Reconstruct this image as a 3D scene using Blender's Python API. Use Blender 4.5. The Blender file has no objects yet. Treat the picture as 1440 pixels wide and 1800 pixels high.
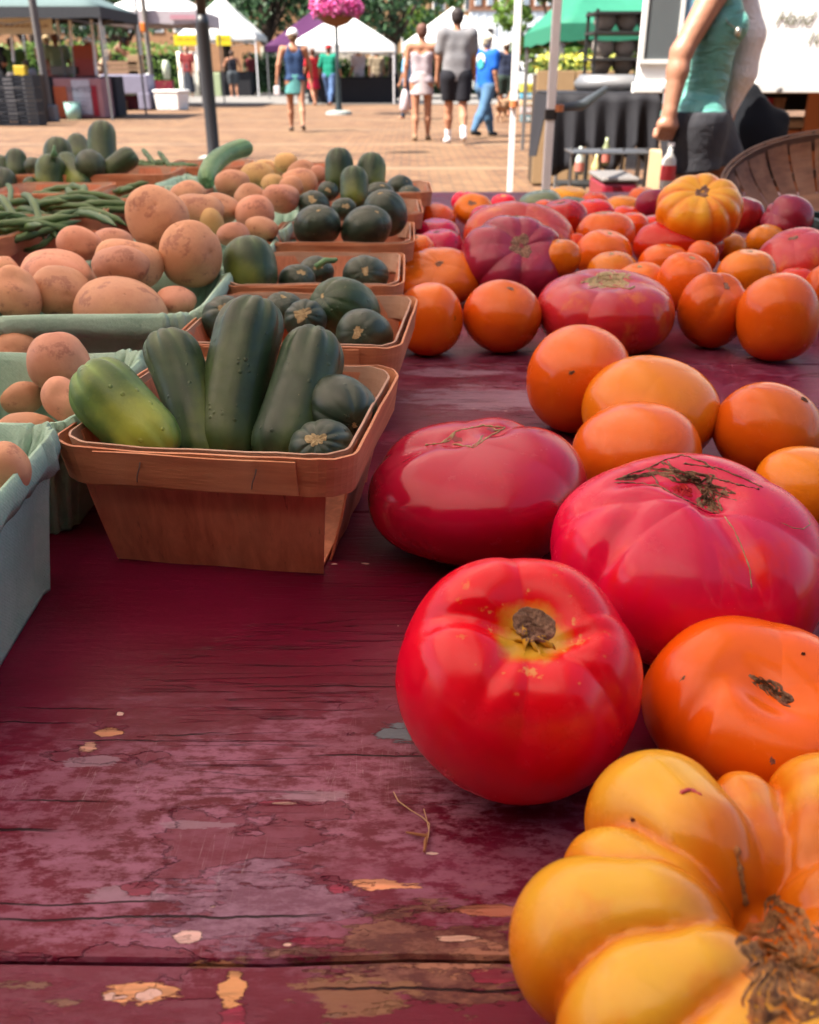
import bpy, math, random
import numpy as np
from mathutils import Vector, Matrix
random.seed(7); rng = np.random.default_rng(7)
S = bpy.context.scene
COL = S.collection
PI = math.pi

# ------------------------------------------------------------------ camera, sky, sun, exposure
FPX = 1600.0
PITCH = math.atan(775/FPX)
TZ = 0.72                       # table top height
CAM = np.array([0, 0, 1.0])
cd = bpy.data.cameras.new('camera'); cam = bpy.data.objects.new('camera', cd); COL.objects.link(cam)
cam.location = CAM; cam.rotation_euler = (PI/2-PITCH, 0, 0)
cd.sensor_fit = 'HORIZONTAL'; cd.sensor_width = 36; cd.lens = FPX/1440*36
cd.clip_start = 0.01; cd.clip_end = 600
cd.dof.use_dof = True; cd.dof.focus_distance = 0.50; cd.dof.aperture_fstop = 19.0
S.camera = cam
SUN_EL, SUN_AZ = math.radians(56), math.radians(-113)     # azimuth from +Y towards +X
w = bpy.data.worlds.new('World'); S.world = w; w.use_nodes = True
nt = w.node_tree; nt.nodes.clear()
sky = nt.nodes.new('ShaderNodeTexSky'); sky.sky_type = 'NISHITA'; sky.sun_disc = False
sky.sun_elevation = SUN_EL; sky.sun_rotation = SUN_AZ; sky.dust_density = 3.0
bg = nt.nodes.new('ShaderNodeBackground'); bg.inputs[1].default_value = 0.08
wo = nt.nodes.new('ShaderNodeOutputWorld')
nt.links.new(sky.outputs[0], bg.inputs[0]); nt.links.new(bg.outputs[0], wo.inputs[0])
sd = bpy.data.lights.new('sun', 'SUN'); sd.energy = 4.9; sd.angle = math.radians(0.5); sd.color = (1, .93, .82)
sun = bpy.data.objects.new('sun', sd); COL.objects.link(sun)
sdir = Vector((math.sin(SUN_AZ)*math.cos(SUN_EL), math.cos(SUN_AZ)*math.cos(SUN_EL), math.sin(SUN_EL)))
sun.rotation_euler = sdir.to_track_quat('Z', 'Y').to_euler(); sun.location = sdir*50
S.view_settings.view_transform = 'Standard'; S.view_settings.look = 'None'
S.view_settings.gamma = 1; S.view_settings.use_curve_mapping = False
S.view_settings.exposure = 1.90
S.cycles.max_bounces = 6; S.cycles.diffuse_bounces = 3; S.cycles.glossy_bounces = 3; S.cycles.transparent_max_bounces = 4
S.cycles.caustics_reflective = False; S.cycles.caustics_refractive = False
S.cycles.use_denoising = True

# ------------------------------------------------------------------ measuring helpers
AF = np.array([0, math.cos(PITCH), -math.sin(PITCH)])
AU = np.array([0, math.sin(PITCH), math.cos(PITCH)]); AR = np.array([1., 0, 0])
def ray(x, y): return AF + AR*(x-720)/FPX - AU*(y-900)/FPX
def onz(x, y, z=TZ): r = ray(x, y); return CAM + r*(z-CAM[2])/r[2]
def atY(x, y, Y): r = ray(x, y); return CAM + r*Y/r[1]
def depth(p): return float((np.asarray(p)-CAM) @ AF)
def proj(V):
    q = V-CAM; d = q @ AF
    return 720+FPX*(q @ AR)/d, 900-FPX*(q @ AU)/d

# ------------------------------------------------------------------ object helpers
def thing(name, label, cat, loc=(0, 0, 0), rz=0, group=None):
    o = bpy.data.objects.new(name, None); COL.objects.link(o); o.empty_display_size = .1
    o.location = tuple(float(c) for c in loc); o.rotation_euler = (0, 0, rz)
    return tag(o, label, cat, group)
def tag(o, label=None, cat=None, group=None, kind=None):
    if label: o['label'] = label
    if cat: o['category'] = cat
    if group: o['group'] = group
    if kind: o['kind'] = kind
    return o
def mesh(name, V, Fc, m=None, smooth=False, attrs=None):
    me = bpy.data.meshes.new(name)
    V = np.asarray(V, float)
    me.from_pydata(V.tolist(), [], [list(map(int, f)) for f in Fc] if not isinstance(Fc, np.ndarray) else Fc.tolist())
    if smooth: me.polygons.foreach_set('use_smooth', [True]*len(me.polygons))
    if attrs:
        for k, a in attrs.items():
            at = me.attributes.new(k, 'FLOAT', 'POINT'); at.data.foreach_set('value', np.asarray(a, np.float32))
    if m: me.materials.append(m)
    me.update(); return me
def obj(name, V, Fc, m, parent=None, smooth=False, attrs=None, loc=(0, 0, 0), rot=None):
    o = bpy.data.objects.new(name, mesh(name, V, Fc, m, smooth, attrs)); COL.objects.link(o)
    o.location = tuple(float(c) for c in loc)
    if rot is not None: o.rotation_euler = rot
    if parent: o.parent = parent
    return o
def copy_tree(o, parent=None):
    c = o.copy(); COL.objects.link(c)
    if parent: c.parent = parent
    for ch in list(o.children): copy_tree(ch, c)
    return c
class MB:
    def __init__(s): s.v = []; s.f = []
    def add(s, V, F):
        n = len(s.v); s.v += [tuple(map(float, p)) for p in V]; s.f += [[i+n for i in f] for f in F]; return s
    def box(s, a, b, bev=0, rz=0):
        (x0, y0, z0), (x1, y1, z1) = a, b
        V = [(x0,y0,z0),(x1,y0,z0),(x1,y1,z0),(x0,y1,z0),(x0,y0,z1),(x1,y0,z1),(x1,y1,z1),(x0,y1,z1)]
        if rz:
            cx, cy = (x0+x1)/2, (y0+y1)/2; c, q = math.cos(rz), math.sin(rz)
            V = [(cx+(x-cx)*c-(y-cy)*q, cy+(x-cx)*q+(y-cy)*c, z) for x, y, z in V]
        return s.add(V, [(0,3,2,1),(4,5,6,7),(0,1,5,4),(1,2,6,5),(2,3,7,6),(3,0,4,7)])
    def tube(s, P, r, n=8, cap=True):
        P = [np.array(p, float) for p in P]; m = len(P)
        rr = r if hasattr(r, '__len__') else [r]*m
        V = []; F = []; prev = None
        for i in range(m):
            t = P[min(i+1, m-1)]-P[max(i-1, 0)]; t = t/(np.linalg.norm(t)+1e-9)
            if prev is None:
                a = np.array([0, 0, 1.]) if abs(t[2]) < .9 else np.array([1., 0, 0])
            else: a = prev
            u = a-t*(a @ t); u /= np.linalg.norm(u)+1e-9; prev = u; w_ = np.cross(t, u)
            for k in range(n):
                an = 2*PI*k/n; V.append(P[i]+rr[i]*(u*math.cos(an)+w_*math.sin(an)))
        for i in range(m-1):
            for k in range(n):
                F.append((i*n+k, i*n+(k+1) % n, (i+1)*n+(k+1) % n, (i+1)*n+k))
        if cap: F += [tuple(range(n))[::-1], tuple((m-1)*n+k for k in range(n))]
        return s.add(V, F)
    def lathe(s, prof, n=24, c=(0, 0, 0), cap=True):
        V = []; F = []
        for r, z in prof:
            for k in range(n): a = 2*PI*k/n; V.append((c[0]+r*math.cos(a), c[1]+r*math.sin(a), c[2]+z))
        for i in range(len(prof)-1):
            for k in range(n): F.append((i*n+k, i*n+(k+1) % n, (i+1)*n+(k+1) % n, (i+1)*n+k))
        if cap: F += [tuple(range(n))[::-1], tuple((len(prof)-1)*n+k for k in range(n))]
        return s.add(V, F)
    def grid(s, G, closed=False):
        G = np.asarray(G); a, b = G.shape[:2]; F = []
        for i in range(a-1):
            for j in range(b if closed else b-1):
                F.append((i*b+j, i*b+(j+1) % b, (i+1)*b+(j+1) % b, (i+1)*b+j))
        return s.add(G.reshape(-1, 3), F)
    def obj(s, name, m, parent=None, smooth=False, loc=(0, 0, 0), rot=None, bevel=0, solid=0):
        o = obj(name, s.v, s.f, m, parent, smooth, None, loc, rot)
        if solid: q = o.modifiers.new('s', 'SOLIDIFY'); q.thickness = solid; q.offset = 0
        if bevel: q = o.modifiers.new('b', 'BEVEL'); q.width = bevel; q.segments = 2; q.limit_method = 'ANGLE'
        return o

# ------------------------------------------------------------------ node material helper
class NM:
    def __init__(s, name, rough=.5, metal=0, coord='Object'):
        s.m = bpy.data.materials.new(name); s.m.use_nodes = True; s.t = s.m.node_tree; s.N = s.t.nodes; s.L = s.t.links
        s.b = s.N['Principled BSDF']; s.b.inputs['Roughness'].default_value = rough; s.b.inputs['Metallic'].default_value = metal
        s.co = s.N.new('ShaderNodeTexCoord').outputs[coord]
    def inp(s, n, i, v):
        if hasattr(v, 'is_output') or isinstance(v, bpy.types.NodeSocket): s.L.new(v, n.inputs[i])
        elif v is not None:
            d = n.inputs[i].default_value
            if hasattr(d, '__len__') and hasattr(v, '__len__') and len(d) == 4 and len(v) == 3: v = (*v, 1)
            n.inputs[i].default_value = v
    def map(s, scale=(1, 1, 1), loc=(0, 0, 0), rot=(0, 0, 0), v=None):
        n = s.N.new('ShaderNodeMapping'); s.L.new(v or s.co, n.inputs[0]); n.inputs['Scale'].default_value = scale
        n.inputs['Location'].default_value = loc; n.inputs['Rotation'].default_value = rot; return n.outputs[0]
    def noise(s, scale, v=None, detail=4, rough=.5, dist=0, col=False):
        n = s.N.new('ShaderNodeTexNoise'); s.L.new(v or s.co, n.inputs['Vector']); n.inputs['Scale'].default_value = scale
        n.inputs['Detail'].default_value = detail; n.inputs['Roughness'].default_value = rough; n.inputs['Distortion'].default_value = dist
        return n.outputs['Color' if col else 'Fac']
    def vor(s, scale, v=None, feat='F1', out='Distance', rnd=1):
        n = s.N.new('ShaderNodeTexVoronoi'); s.L.new(v or s.co, n.inputs['Vector']); n.feature = feat
        n.inputs['Scale'].default_value = scale; n.inputs['Randomness'].default_value = rnd; return n.outputs[out]
    def math(s, op, a, b=None, c=None, clamp=False):
        n = s.N.new('ShaderNodeMath'); n.operation = op; n.use_clamp = clamp
        s.inp(n, 0, a)
        if b is not None: s.inp(n, 1, b)
        if c is not None: s.inp(n, 2, c)
        return n.outputs[0]
    def ss(s, v, lo, hi, a=0, b=1):
        n = s.N.new('ShaderNodeMapRange'); n.interpolation_type = 'SMOOTHSTEP'
        for i, q in enumerate((v, lo, hi, a, b)): s.inp(n, i, q)
        return n.outputs[0]
    def mix(s, f, a, b, mode='MIX'):
        n = s.N.new('ShaderNodeMix'); n.data_type = 'RGBA'; n.blend_type = mode
        s.inp(n, 0, f); s.inp(n, 6, a); s.inp(n, 7, b); return n.outputs[2]
    def sep(s, v=None):
        n = s.N.new('ShaderNodeSeparateXYZ'); s.L.new(v or s.co, n.inputs[0]); return n.outputs
    def attr(s, name):
        n = s.N.new('ShaderNodeAttribute'); n.attribute_name = name; return n.outputs['Fac']
    def rnd(s): return s.N.new('ShaderNodeObjectInfo').outputs['Random']
    def bump(s, h, dist=.001, strength=1, prev=None):
        n = s.N.new('ShaderNodeBump'); n.inputs['Strength'].default_value = strength; n.inputs['Distance'].default_value = dist
        s.L.new(h, n.inputs['Height'])
        if prev: s.L.new(prev, n.inputs['Normal'])
        s.L.new(n.outputs[0], s.b.inputs['Normal']); return n.outputs[0]
    def set(s, **k):
        for a, v in k.items(): s.inp(s.b, a.replace('_', ' '), v)
        return s.m
MC = {}
ALB = 1.0
def pm(name, c, rough=.6, metal=0, var=.15, scale=12, bump=0, trans=0, coat=0):
    """plain painted / cloth / plastic surface with slight mottling"""
    if name in MC: return MC[name]
    if min(c) < .6: c = tuple(x*ALB for x in c)
    n = NM(name, rough, metal)
    if rough > .5: n.b.inputs['Specular IOR Level'].default_value = .25
    f = n.noise(scale, detail=5)
    lo = tuple(x*(1-var) for x in c); hi = tuple(min(1, x*(1+var)) for x in c)
    n.set(Base_Color=n.mix(f, lo, hi))
    if bump: n.bump(n.noise(scale*3, detail=6), bump)
    if coat: n.set(Coat_Weight=coat)
    if trans:
        tr = n.N.new('ShaderNodeBsdfTranslucent'); tr.inputs[0].default_value = (*c, 1)
        mx = n.N.new('ShaderNodeMixShader'); mx.inputs[0].default_value = trans
        n.L.new(n.b.outputs[0], mx.inputs[1]); n.L.new(tr.outputs[0], mx.inputs[2])
        n.L.new(mx.outputs[0], n.N['Material Output'].inputs[0])
    MC[name] = n.m; return n.m

# ------------------------------------------------------------------ signed distance figures (people, dogs)
def surface_net(Fd, o, h):
    nx, ny, nz = Fd.shape
    acc = np.zeros((nx-1, ny-1, nz-1, 3)); cnt = np.zeros((nx-1, ny-1, nz-1))
    cs = [(i, j, k) for i in (0, 1) for j in (0, 1) for k in (0, 1)]
    for a in cs:
        for ax in range(3):
            if a[ax]: continue
            b = list(a); b[ax] = 1
            A = Fd[a[0]:nx-1+a[0], a[1]:ny-1+a[1], a[2]:nz-1+a[2]]
            B = Fd[b[0]:nx-1+b[0], b[1]:ny-1+b[1], b[2]:nz-1+b[2]]
            m = (A < 0) != (B < 0); t = A[m]/(A[m]-B[m])
            pos = np.tile(np.array(a, float), (len(t), 1)); pos[:, ax] += t
            acc[m] += pos; cnt[m] += 1
    act = cnt > 0; idx = -np.ones(act.shape, int); idx[act] = np.arange(act.sum())
    V = (np.argwhere(act)+acc[act]/cnt[act][:, None])*h+o
    Fs = []
    for ax in range(3):
        sl0 = [slice(None)]*3; sl1 = [slice(None)]*3; sl0[ax] = slice(0, -1); sl1[ax] = slice(1, None)
        A = Fd[tuple(sl0)]; B = Fd[tuple(sl1)]; m = (A < 0) != (B < 0)
        I = np.argwhere(m); b, c = [(1, 2), (2, 0), (0, 1)][ax]
        ok = (I[:, b] > 0) & (I[:, c] > 0) & (I[:, b] < Fd.shape[b]-1) & (I[:, c] < Fd.shape[c]-1); I = I[ok]
        if not len(I): continue
        sgn = A[tuple(I.T)] < 0
        def cell(db, dc):
            J = I.copy(); J[:, b] += db; J[:, c] += dc; return idx[tuple(J.T)]
        q = np.stack([cell(-1, -1), cell(0, -1), cell(0, 0), cell(-1, 0)], 1)
        q[~sgn] = q[~sgn][:, ::-1]; Fs.append(q)
    return V, np.concatenate(Fs)
class SDF:
    """list of rounded cones blended smoothly; ops cut it with planes"""
    def __init__(s, k=.02): s.p = []; s.cuts = []; s.k = k
    def cap(s, a, b, ra, rb, sy=1, k=None): s.p.append((np.array(a, float), np.array(b, float), ra, rb, sy, k or s.k)); return s
    def cut(s, fn): s.cuts.append(fn); return s
    def build(s, h, grow=0):
        P = s.p; mx = max(max(p[2], p[3]) for p in P)+grow
        lo = np.min([np.minimum(p[0], p[1])-max(p[2], p[3]) for p in P], 0)-grow-3*h
        hi = np.max([np.maximum(p[0], p[1])+max(p[2], p[3]) for p in P], 0)+grow+3*h
        n = np.ceil((hi-lo)/h).astype(int)+1
        D = np.full(n, .5, np.float32)
        ax = [lo[i]+h*np.arange(n[i]) for i in range(3)]
        for a, b, ra, rb, sy, k in P:
            r = max(ra, rb)+grow+2.5*k+2*h
            sl = []
            for i in range(3):
                l = max(0, int((min(a[i], b[i])-r-lo[i])/h)); u = min(n[i], int((max(a[i], b[i])+r-lo[i])/h)+2); sl.append(slice(l, u))
            X, Y, Z = np.meshgrid(*[ax[i][sl[i]] for i in range(3)], indexing='ij')
            ab = b-a; px, py, pz = X-a[0], (Y-a[1]), Z-a[2]; L = ab @ ab
            t = np.clip((px*ab[0]+py*ab[1]+pz*ab[2])/L, 0, 1) if L > 1e-9 else 0*X
            dx, dy, dz = px-t*ab[0], (py-t*ab[1])/sy, pz-t*ab[2]
            d = np.sqrt(dx*dx+dy*dy+dz*dz)-(ra+(rb-ra)*t)-grow
            if sy < 1: d = d*(.5+.5*sy)
            O = D[tuple(sl)]; hh = np.clip(.5+.5*(O-d)/k, 0, 1)
            D[tuple(sl)] = O*(1-hh)+d*hh-k*hh*(1-hh)
        if s.cuts:
            X, Y, Z = np.meshgrid(*ax, indexing='ij')
            for fn in s.cuts: D = np.maximum(D, fn(X, Y, Z))
        return surface_net(D, lo, h)
# ------------------------------------------------------------------ ground
def brick_mat():
    n = NM('brick_paving', .85)
    def bl(a, b, c_, off):
        t = n.N.new('ShaderNodeTexBrick'); n.L.new(n.map((1, 1, 1), (off, off, 0)), t.inputs[0]); t.inputs['Scale'].default_value = 1
        t.inputs['Brick Width'].default_value = .21; t.inputs['Row Height'].default_value = .105; t.inputs['Mortar Size'].default_value = .011
        t.inputs['Color1'].default_value = (*a, 1); t.inputs['Color2'].default_value = (*b, 1); t.inputs['Mortar'].default_value = (*c_, 1)
        return t
    t = bl((.088, .034, .013), (.22, .11, .048), (.05, .033, .02), 0)
    f = n.noise(.7, detail=6, rough=.7); g = n.noise(6, detail=5)
    c = n.mix(n.ss(f, .4, .75, 0, .6), t.outputs[0], (.18, .108, .05))
    c = n.mix(n.ss(g, .55, .8, 0, .35), c, (.095, .047, .027))
    x = n.sep()
    band = n.math('LESS_THAN', n.math('PINGPONG', n.math('ADD', x[1], .3), 1.9), .12)
    c = n.mix(n.math('MULTIPLY', band, .6), c, (.22, .145, .086))
    n.set(Base_Color=c); n.bump(t.outputs['Fac'], .004, .6); return n.m
g = MB(); g.grid([[(x, y, 0) for x in np.linspace(-150, 150, 13)] for y in np.linspace(-60, 240, 13)])
o = g.obj('plaza_paving', brick_mat()); tag(o, 'sunlit tan brick plaza under the whole market', kind='structure')
g = MB().box((-150, 33, .002), (150, 240, .03)); o = g.obj('far_road', pm('asphalt', (.16, .15, .14), .9, scale=1)); tag(o, kind='structure')

# ------------------------------------------------------------------ the red table
def paint_mat():
    n = NM('peeling_maroon_paint', .4); X, Y, Z = n.sep()
    nf = n.noise(150, n.map((.28, 1, 1)), 8, .72); nd = n.math('SUBTRACT', nf, .5)
    nb = n.noise(42, n.map((.45, 1.2, 1)), 6, .62); nbd = n.math('SUBTRACT', nb, .5)
    def blob(cx, cy, rx, ry, amp=1.5):
        dx = n.math('DIVIDE', n.math('SUBTRACT', X, cx), rx); dy = n.math('DIVIDE', n.math('SUBTRACT', Y, cy), ry)
        d = n.math('SQRT', n.math('ADD', n.math('MULTIPLY', dx, dx), n.math('MULTIPLY', dy, dy)))
        return d
    def pb(px, py, rw, rh, amp=1.5):           # an area measured on the table top
        c = onz(px, py); a = onz(px+rw, py); b = onz(px, py-rh)
        return blob(c[0], c[1], abs(a[0]-c[0]), abs(b[1]-c[1]), amp)
    pn = n.noise(75, n.map((.30, 1.3, 1)), 9, .74); grain = n.noise(160, n.map((.10, 1, 1)), 4, .6)
    def lay(col, q, c, k=1):
        e = n.math('MULTIPLY', n.math('SUBTRACT', 1, q), EDGE[0])
        col = n.mix(n.math('MULTIPLY', e, .75), col, (.02, .002, .006))  # dark ring round each chip: shadow of the paint thickness put into the colour
        cc = n.mix(n.ss(grain, .42, .6, 0, .75), c, tuple(x*.45 for x in c))
        return n.mix(n.math('MULTIPLY', q, k), col, cc)
    EDGE = [None]
    def inside(d, s=.006):
        b = n.math('MULTIPLY', n.math('MINIMUM', n.math('MAXIMUM', n.math('SUBTRACT', 1.12, d), -1), .9), .24)
        v_ = n.math('ADD', pn, b); EDGE[0] = n.ss(v_, .530, .552); return n.ss(v_, .555-s, .555+s)
    big = n.noise(5, n.map((1, 1.6, 1)), 3, .5)
    col = n.mix(n.ss(big, .35, .7), (.100, .0015, .014), (.160, .005, .030))
    # cloudy fine wear, with the grey-purple reflection haze on it put into the colour
    fine = n.noise(170, n.map((.42, 1, 1)), 8, .74); patch = n.noise(9, n.map((.7, 1.2, 1)), 4, .6)
    zone = blob(-.072, .275, .175, .085, .8)
    zw = n.ss(n.math('ADD', zone, n.math('MULTIPLY', nbd, 1.6)), .25, 1.25, 1, 0)
    far = n.ss(Y, .55, .9, 0, 1)
    zw = n.math('MAXIMUM', n.math('MULTIPLY', zw, 1.0), n.math('MULTIPLY', far, .42))
    wear = n.math('MULTIPLY', n.math('MULTIPLY', n.ss(fine, .42, .60), n.ss(patch, .30, .56)), zw)
    col = n.mix(n.math('MULTIPLY', wear, .58), col, (.42, .18, .29))
    haze = n.ss(n.noise(30, n.map((.3, 1, 1)), 6, .65), .4, .75, 0, .35)
    col = n.mix(n.math('MULTIPLY', haze, zw), col, (.26, .055, .12))
    # old coat showing where the upper one flaked away
    h = None; Hs = []
    flake = n.noise(14, n.map((.55, 1.25, 1), (3, 1, 0)), 6, .62)
    fl = n.math('MULTIPLY', n.ss(flake, .585, .592), n.ss(zw, .05, .3))
    col = n.mix(n.math('MULTIPLY', fl, .75), col, (.15, .020, .045))
    Hs.append((fl, -1))
    grey = inside(pb(455, 1590, 190, 62, .5)); col = n.mix(n.math('MULTIPLY', grey, .8), col, n.mix(n.ss(fine, .4, .65), (.17, .07, .12), (.27, .15, .23)))
    Hs.append((grey, -1))
    for a in ((210, 1572, 90, 14), (165, 1340, 45, 10), (560, 1400, 70, 10), (330, 1450, 100, 9), (860, 700, 150, 20), (800, 655, 100, 8)):
        q = inside(pb(*a, .9)); col = n.mix(n.math('MULTIPLY', q, .6), col, (.30, .19, .25))
    brown = inside(pb(760, 1680, 230, 75, .9)); col = n.mix(n.math('MULTIPLY', brown, .85), col, n.mix(n.ss(fine, .4, .6), (.09, .030, .025), (.21, .085, .05)))
    Hs.append((brown, -1.5))
    b3 = inside(pb(620, 1745, 110, 35, .9)); col = n.mix(n.math('MULTIPLY', b3, .8), col, (.24, .115, .06))
    for a in ((245, 1560, 30, 16), (560, 1655, 55, 9), (870, 1715, 45, 14), (410, 1792, 26, 26), (600, 1560, 30, 10), (500, 1412, 45, 6)):
        q = inside(pb(*a, .9)); col = lay(col, q, (.30, .014, .055), .85); Hs.append((q, -.6))
    for a, c in (((255, 1740, 62, 20), (.78, .36, .17)), ((408, 1738, 24, 34), (.66, .31, .13)), ((665, 1556, 62, 13), (.78, .34, .18)), ((870, 1602, 70, 12), (.40, .13, .08)),
              ((155, 1312, 22, 10), (.7, .36, .26)), ((330, 1648, 22, 11), (.75, .48, .44)), ((190, 1288, 24, 8), (.55, .24, .12)), ((800, 1650, 45, 6), (.7, .42, .33)),
              ((380, 1695, 55, 7), (.5, .22, .12)), ((760, 1500, 14, 3), (.7, .5, .45)), ((505, 1412, 28, 3), (.7, .4, .35)), ((700, 1100, 1, 1), (.7, .5, .45))):
        q = inside(pb(*a, 1.0)); col = lay(col, q, c); Hs.append((q, -2))
    mm = n.math('MULTIPLY', n.ss(n.noise(75, n.map((.3, 1, 1), (4, 4, 0)), 8, .72), .60, .61), n.ss(Y, .20, .26, 1, 0)); col = n.mix(n.math('MULTIPLY', mm, .9), col, n.mix(n.ss(nb, .45, .55), (.42, .19, .12), (.20, .10, .07))); Hs.append((mm, -1.2))
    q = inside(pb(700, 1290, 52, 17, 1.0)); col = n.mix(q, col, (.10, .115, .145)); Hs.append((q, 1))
    sp = n.ss(n.noise(70, n.map((.45, 1, 1), (7, 2, 1)), 3, .5), .735, .745); col = n.mix(sp, col, (.66, .42, .36)); Hs.append((sp, -2))
    # scratches across the grain
    sc = n.noise(40, n.map((6, .25, 1), rot=(0, 0, .35)), 2, .5); sv = n.math('ABSOLUTE', n.math('SUBTRACT', sc, .5))
    sm = n.math('MULTIPLY', n.math('MULTIPLY', n.ss(sv, 0, .006, 1, 0), n.ss(n.noise(12), .55, .65)), zw)
    col = n.mix(n.math('MULTIPLY', sm, .35), col, (.45, .32, .36))
    # cracks along the grain
    ww = n.math('MULTIPLY', n.math('SUBTRACT', n.noise(14, n.map((1, .15, 1)), 5, .6), .5), .012)
    ck = None
    for px0, px1, py, wd in ((-60, 600, 1612, .0004), (-80, 130, 1456, .0006), (0, 210, 1405, .0003), (400, 760, 1208, .0003), (520, 1000, 1330, .00035), (100, 330, 1300, .0003), (-50, 160, 1270, .0003), (500, 1500, 1742, .0004),
                    (250, 420, 1290, .0003), (-80, 330, 1585, .0003), (420, 900, 1172, .0002), (0, 220, 1245, .0003)):
        p0 = onz(px0, py); p1 = onz(px1, py)
        d = n.math('ABSOLUTE', n.math('SUBTRACT', n.math('ADD', Y, ww), p0[1]))
        m_ = n.math('MULTIPLY', n.math('MULTIPLY', n.ss(d, wd*.6, wd*1.6, 1, 0), n.ss(X, p0[0], p0[0]+.02)), n.ss(X, p1[0]-.02, p1[0], 1, 0))
        ck = m_ if ck is None else n.math('MAXIMUM', ck, m_)
    gr = n.noise(120, n.map((.04, 1, 1)), 3, .5); gm = n.math('MULTIPLY', n.ss(n.math('ABSOLUTE', n.math('SUBTRACT', gr, .5)), 0, .012, 1, 0), n.ss(n.noise(8), .5, .62))
    ck = n.math('MAXIMUM', ck, n.math('MULTIPLY', gm, .55))
    # contour of flaked coat
    ed = n.math('MULTIPLY', n.ss(n.math('ABSOLUTE', n.math('SUBTRACT', flake, .588)), 0, .007, 1, 0), n.ss(zw, .2, .5))
    ck = n.math('MAXIMUM', ck, n.math('MULTIPLY', ed, .32))
    col = n.mix(ck, col, (.016, .002, .005))
    hh = n.math('MULTIPLY', ck, -3)
    for q, a in Hs: hh = n.math('ADD', hh, n.math('MULTIPLY', q, a))
    hh = n.math('ADD', hh, n.math('MULTIPLY', n.noise(90, n.map((.12, 1, 1)), 6, .65), 1.3))
    hh = n.math('ADD', hh, n.math('MULTIPLY', n.noise(260, n.map((.4, 1, 1)), 5, .7), .55))
    n.set(Base_Color=col, Roughness=n.ss(n.math('ADD', wear, n.math('MULTIPLY', nf, .5)), .15, .9, .36, .72), Specular_IOR_Level=n.ss(wear, 0, .6, .22, .5))
    n.bump(hh, .0005, .9); return n.m
PAINT = paint_mat()
table = thing('market_table', 'long table of peeling dark red painted boards holding all the produce', 'table', (0, 1.2, 0))
ys = [-.09]; y = .218
while y < 2.4: ys.append(y); y += .36
ys.append(2.47)
ys = sorted(ys)
for i in range(len(ys)-1):
    a, b = ys[i]+.0007, ys[i+1]-.0007
    # slightly wavy, rounded board edge
    n_ = 60; xs = np.linspace(-1.45, 1.5, n_); V = []; F = []
    for x in xs:
        wv = .0007*math.sin(x*31+i)+.0006*math.sin(x*77+2*i); wv2 = .0007*math.sin(x*31+i+1)+.0006*math.sin(x*77+2*i+2)
        prof = [(a+wv, TZ-.026), (a+wv, TZ-.0014), (a+.0012+wv, TZ), (b-.0012+wv2, TZ), (b+wv2, TZ-.0014), (b+wv2, TZ-.026)]
        V += [(x, yy-1.2, zz) for yy, zz in prof]
    for k in range(n_-1):
        for j in range(6): F.append((k*6+j, k*6+(j+1) % 6, (k+1)*6+(j+1) % 6, (k+1)*6+j)[::-1])
    F += [tuple(range(6)), tuple((n_-1)*6+k for k in range(6))[::-1]]
    me_o = obj('plank', V, F, None, table)
    # table coordinates for the paint: shift so that object coordinates equal table coordinates
    me_o.data.transform(Matrix.Translation((0, 1.2, 0))); me_o.location = (0, -1.2, 0)
    me_o.data.materials.append(PAINT)
apr = pm('old_wood_dark', (.09, .05, .035), .8, scale=20)
MB().box((-1.4, -1.22, TZ-.12), (1.45, -1.19, TZ-.027)).obj('apron', apr, table)
MB().box((-1.4, 1.2, TZ-.12), (1.45, 1.23, TZ-.027)).obj('apron', apr, table)
for sx in (-1.35, 1.38):
    for sy in (-1.1, 1.12): MB().box((sx-.04, sy-.04, 0), (sx+.04, sy+.04, TZ-.03)).obj('leg', apr, table, bevel=.004)

# ------------------------------------------------------------------ canopy over the table
cloth = pm('canopy_cloth', (.88, .80, .75), .8, var=.03, scale=3, trans=.72)
alu = pm('white_pole', (.78, .78, .80), .4, var=.03)
can = thing('canopy_tent', 'white fabric canopy overhead that shades the red table', 'tent', (-1.06, 1.66, 0))
# roof: eave rectangle with a raised centre and a hanging valance
def roof(MBx, hx, hy, ze, zr, val, seg=10, sag=.05):
    G = []
    rings = [(1, ze-val), (1, ze)]+[(t, None) for t in np.linspace(1, 0.001, 7)[1:]]
    for t, z in rings:
        row = []
        for sd in range(4):
            for k in range(seg):
                a = -1+2*k/seg
                x, y = [(a, -1), (1, a), (-a, 1), (-1, -a)][sd]
                zz = z if z is not None else ze+(zr-ze)*(1-t)-sag*4*t*(1-t)*(1-a*a)
                if z == ze-val: zz += .012*math.sin(k*2.1+sd)
                row.append((x*hx*t, y*hy*t, zz))
        G.append(row)
    MBx.grid(G, closed=True); return MBx
roof(MB(), 1.66, 2.08, 2.15, 2.95, .22).obj('canopy_cloth', cloth, can, smooth=True, solid=.003)
for sx in (-1, 1):
    for sy in (-1, 1):
        if (sx, sy) == (1, 1): continue
        MB().box((sx*1.62-.017, sy*2.04-.017, 0), (sx*1.62+.017, sy*2.04+.017, 2.14)).obj('leg', alu, can)
# the leg seen beyond the table, with clamp and knob
lp = onz(962, 345, TZ)  # direction only
q = atY(968, 197, 3.72); cx_, cy_ = q[0]-can.location[0], q[1]-can.location[1]
MB().box((cx_-.0155, cy_-.0155, 0), (cx_+.0155, cy_+.0155, 2.14)).obj('leg', alu, can, bevel=.003)
cl = MB().box((cx_-.021, cy_-.021, q[2]-.025), (cx_+.021, cy_+.021, q[2]+.01)).obj('leg_clamp', pm('black_plastic', (.02, .02, .022), .5), can)
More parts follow.
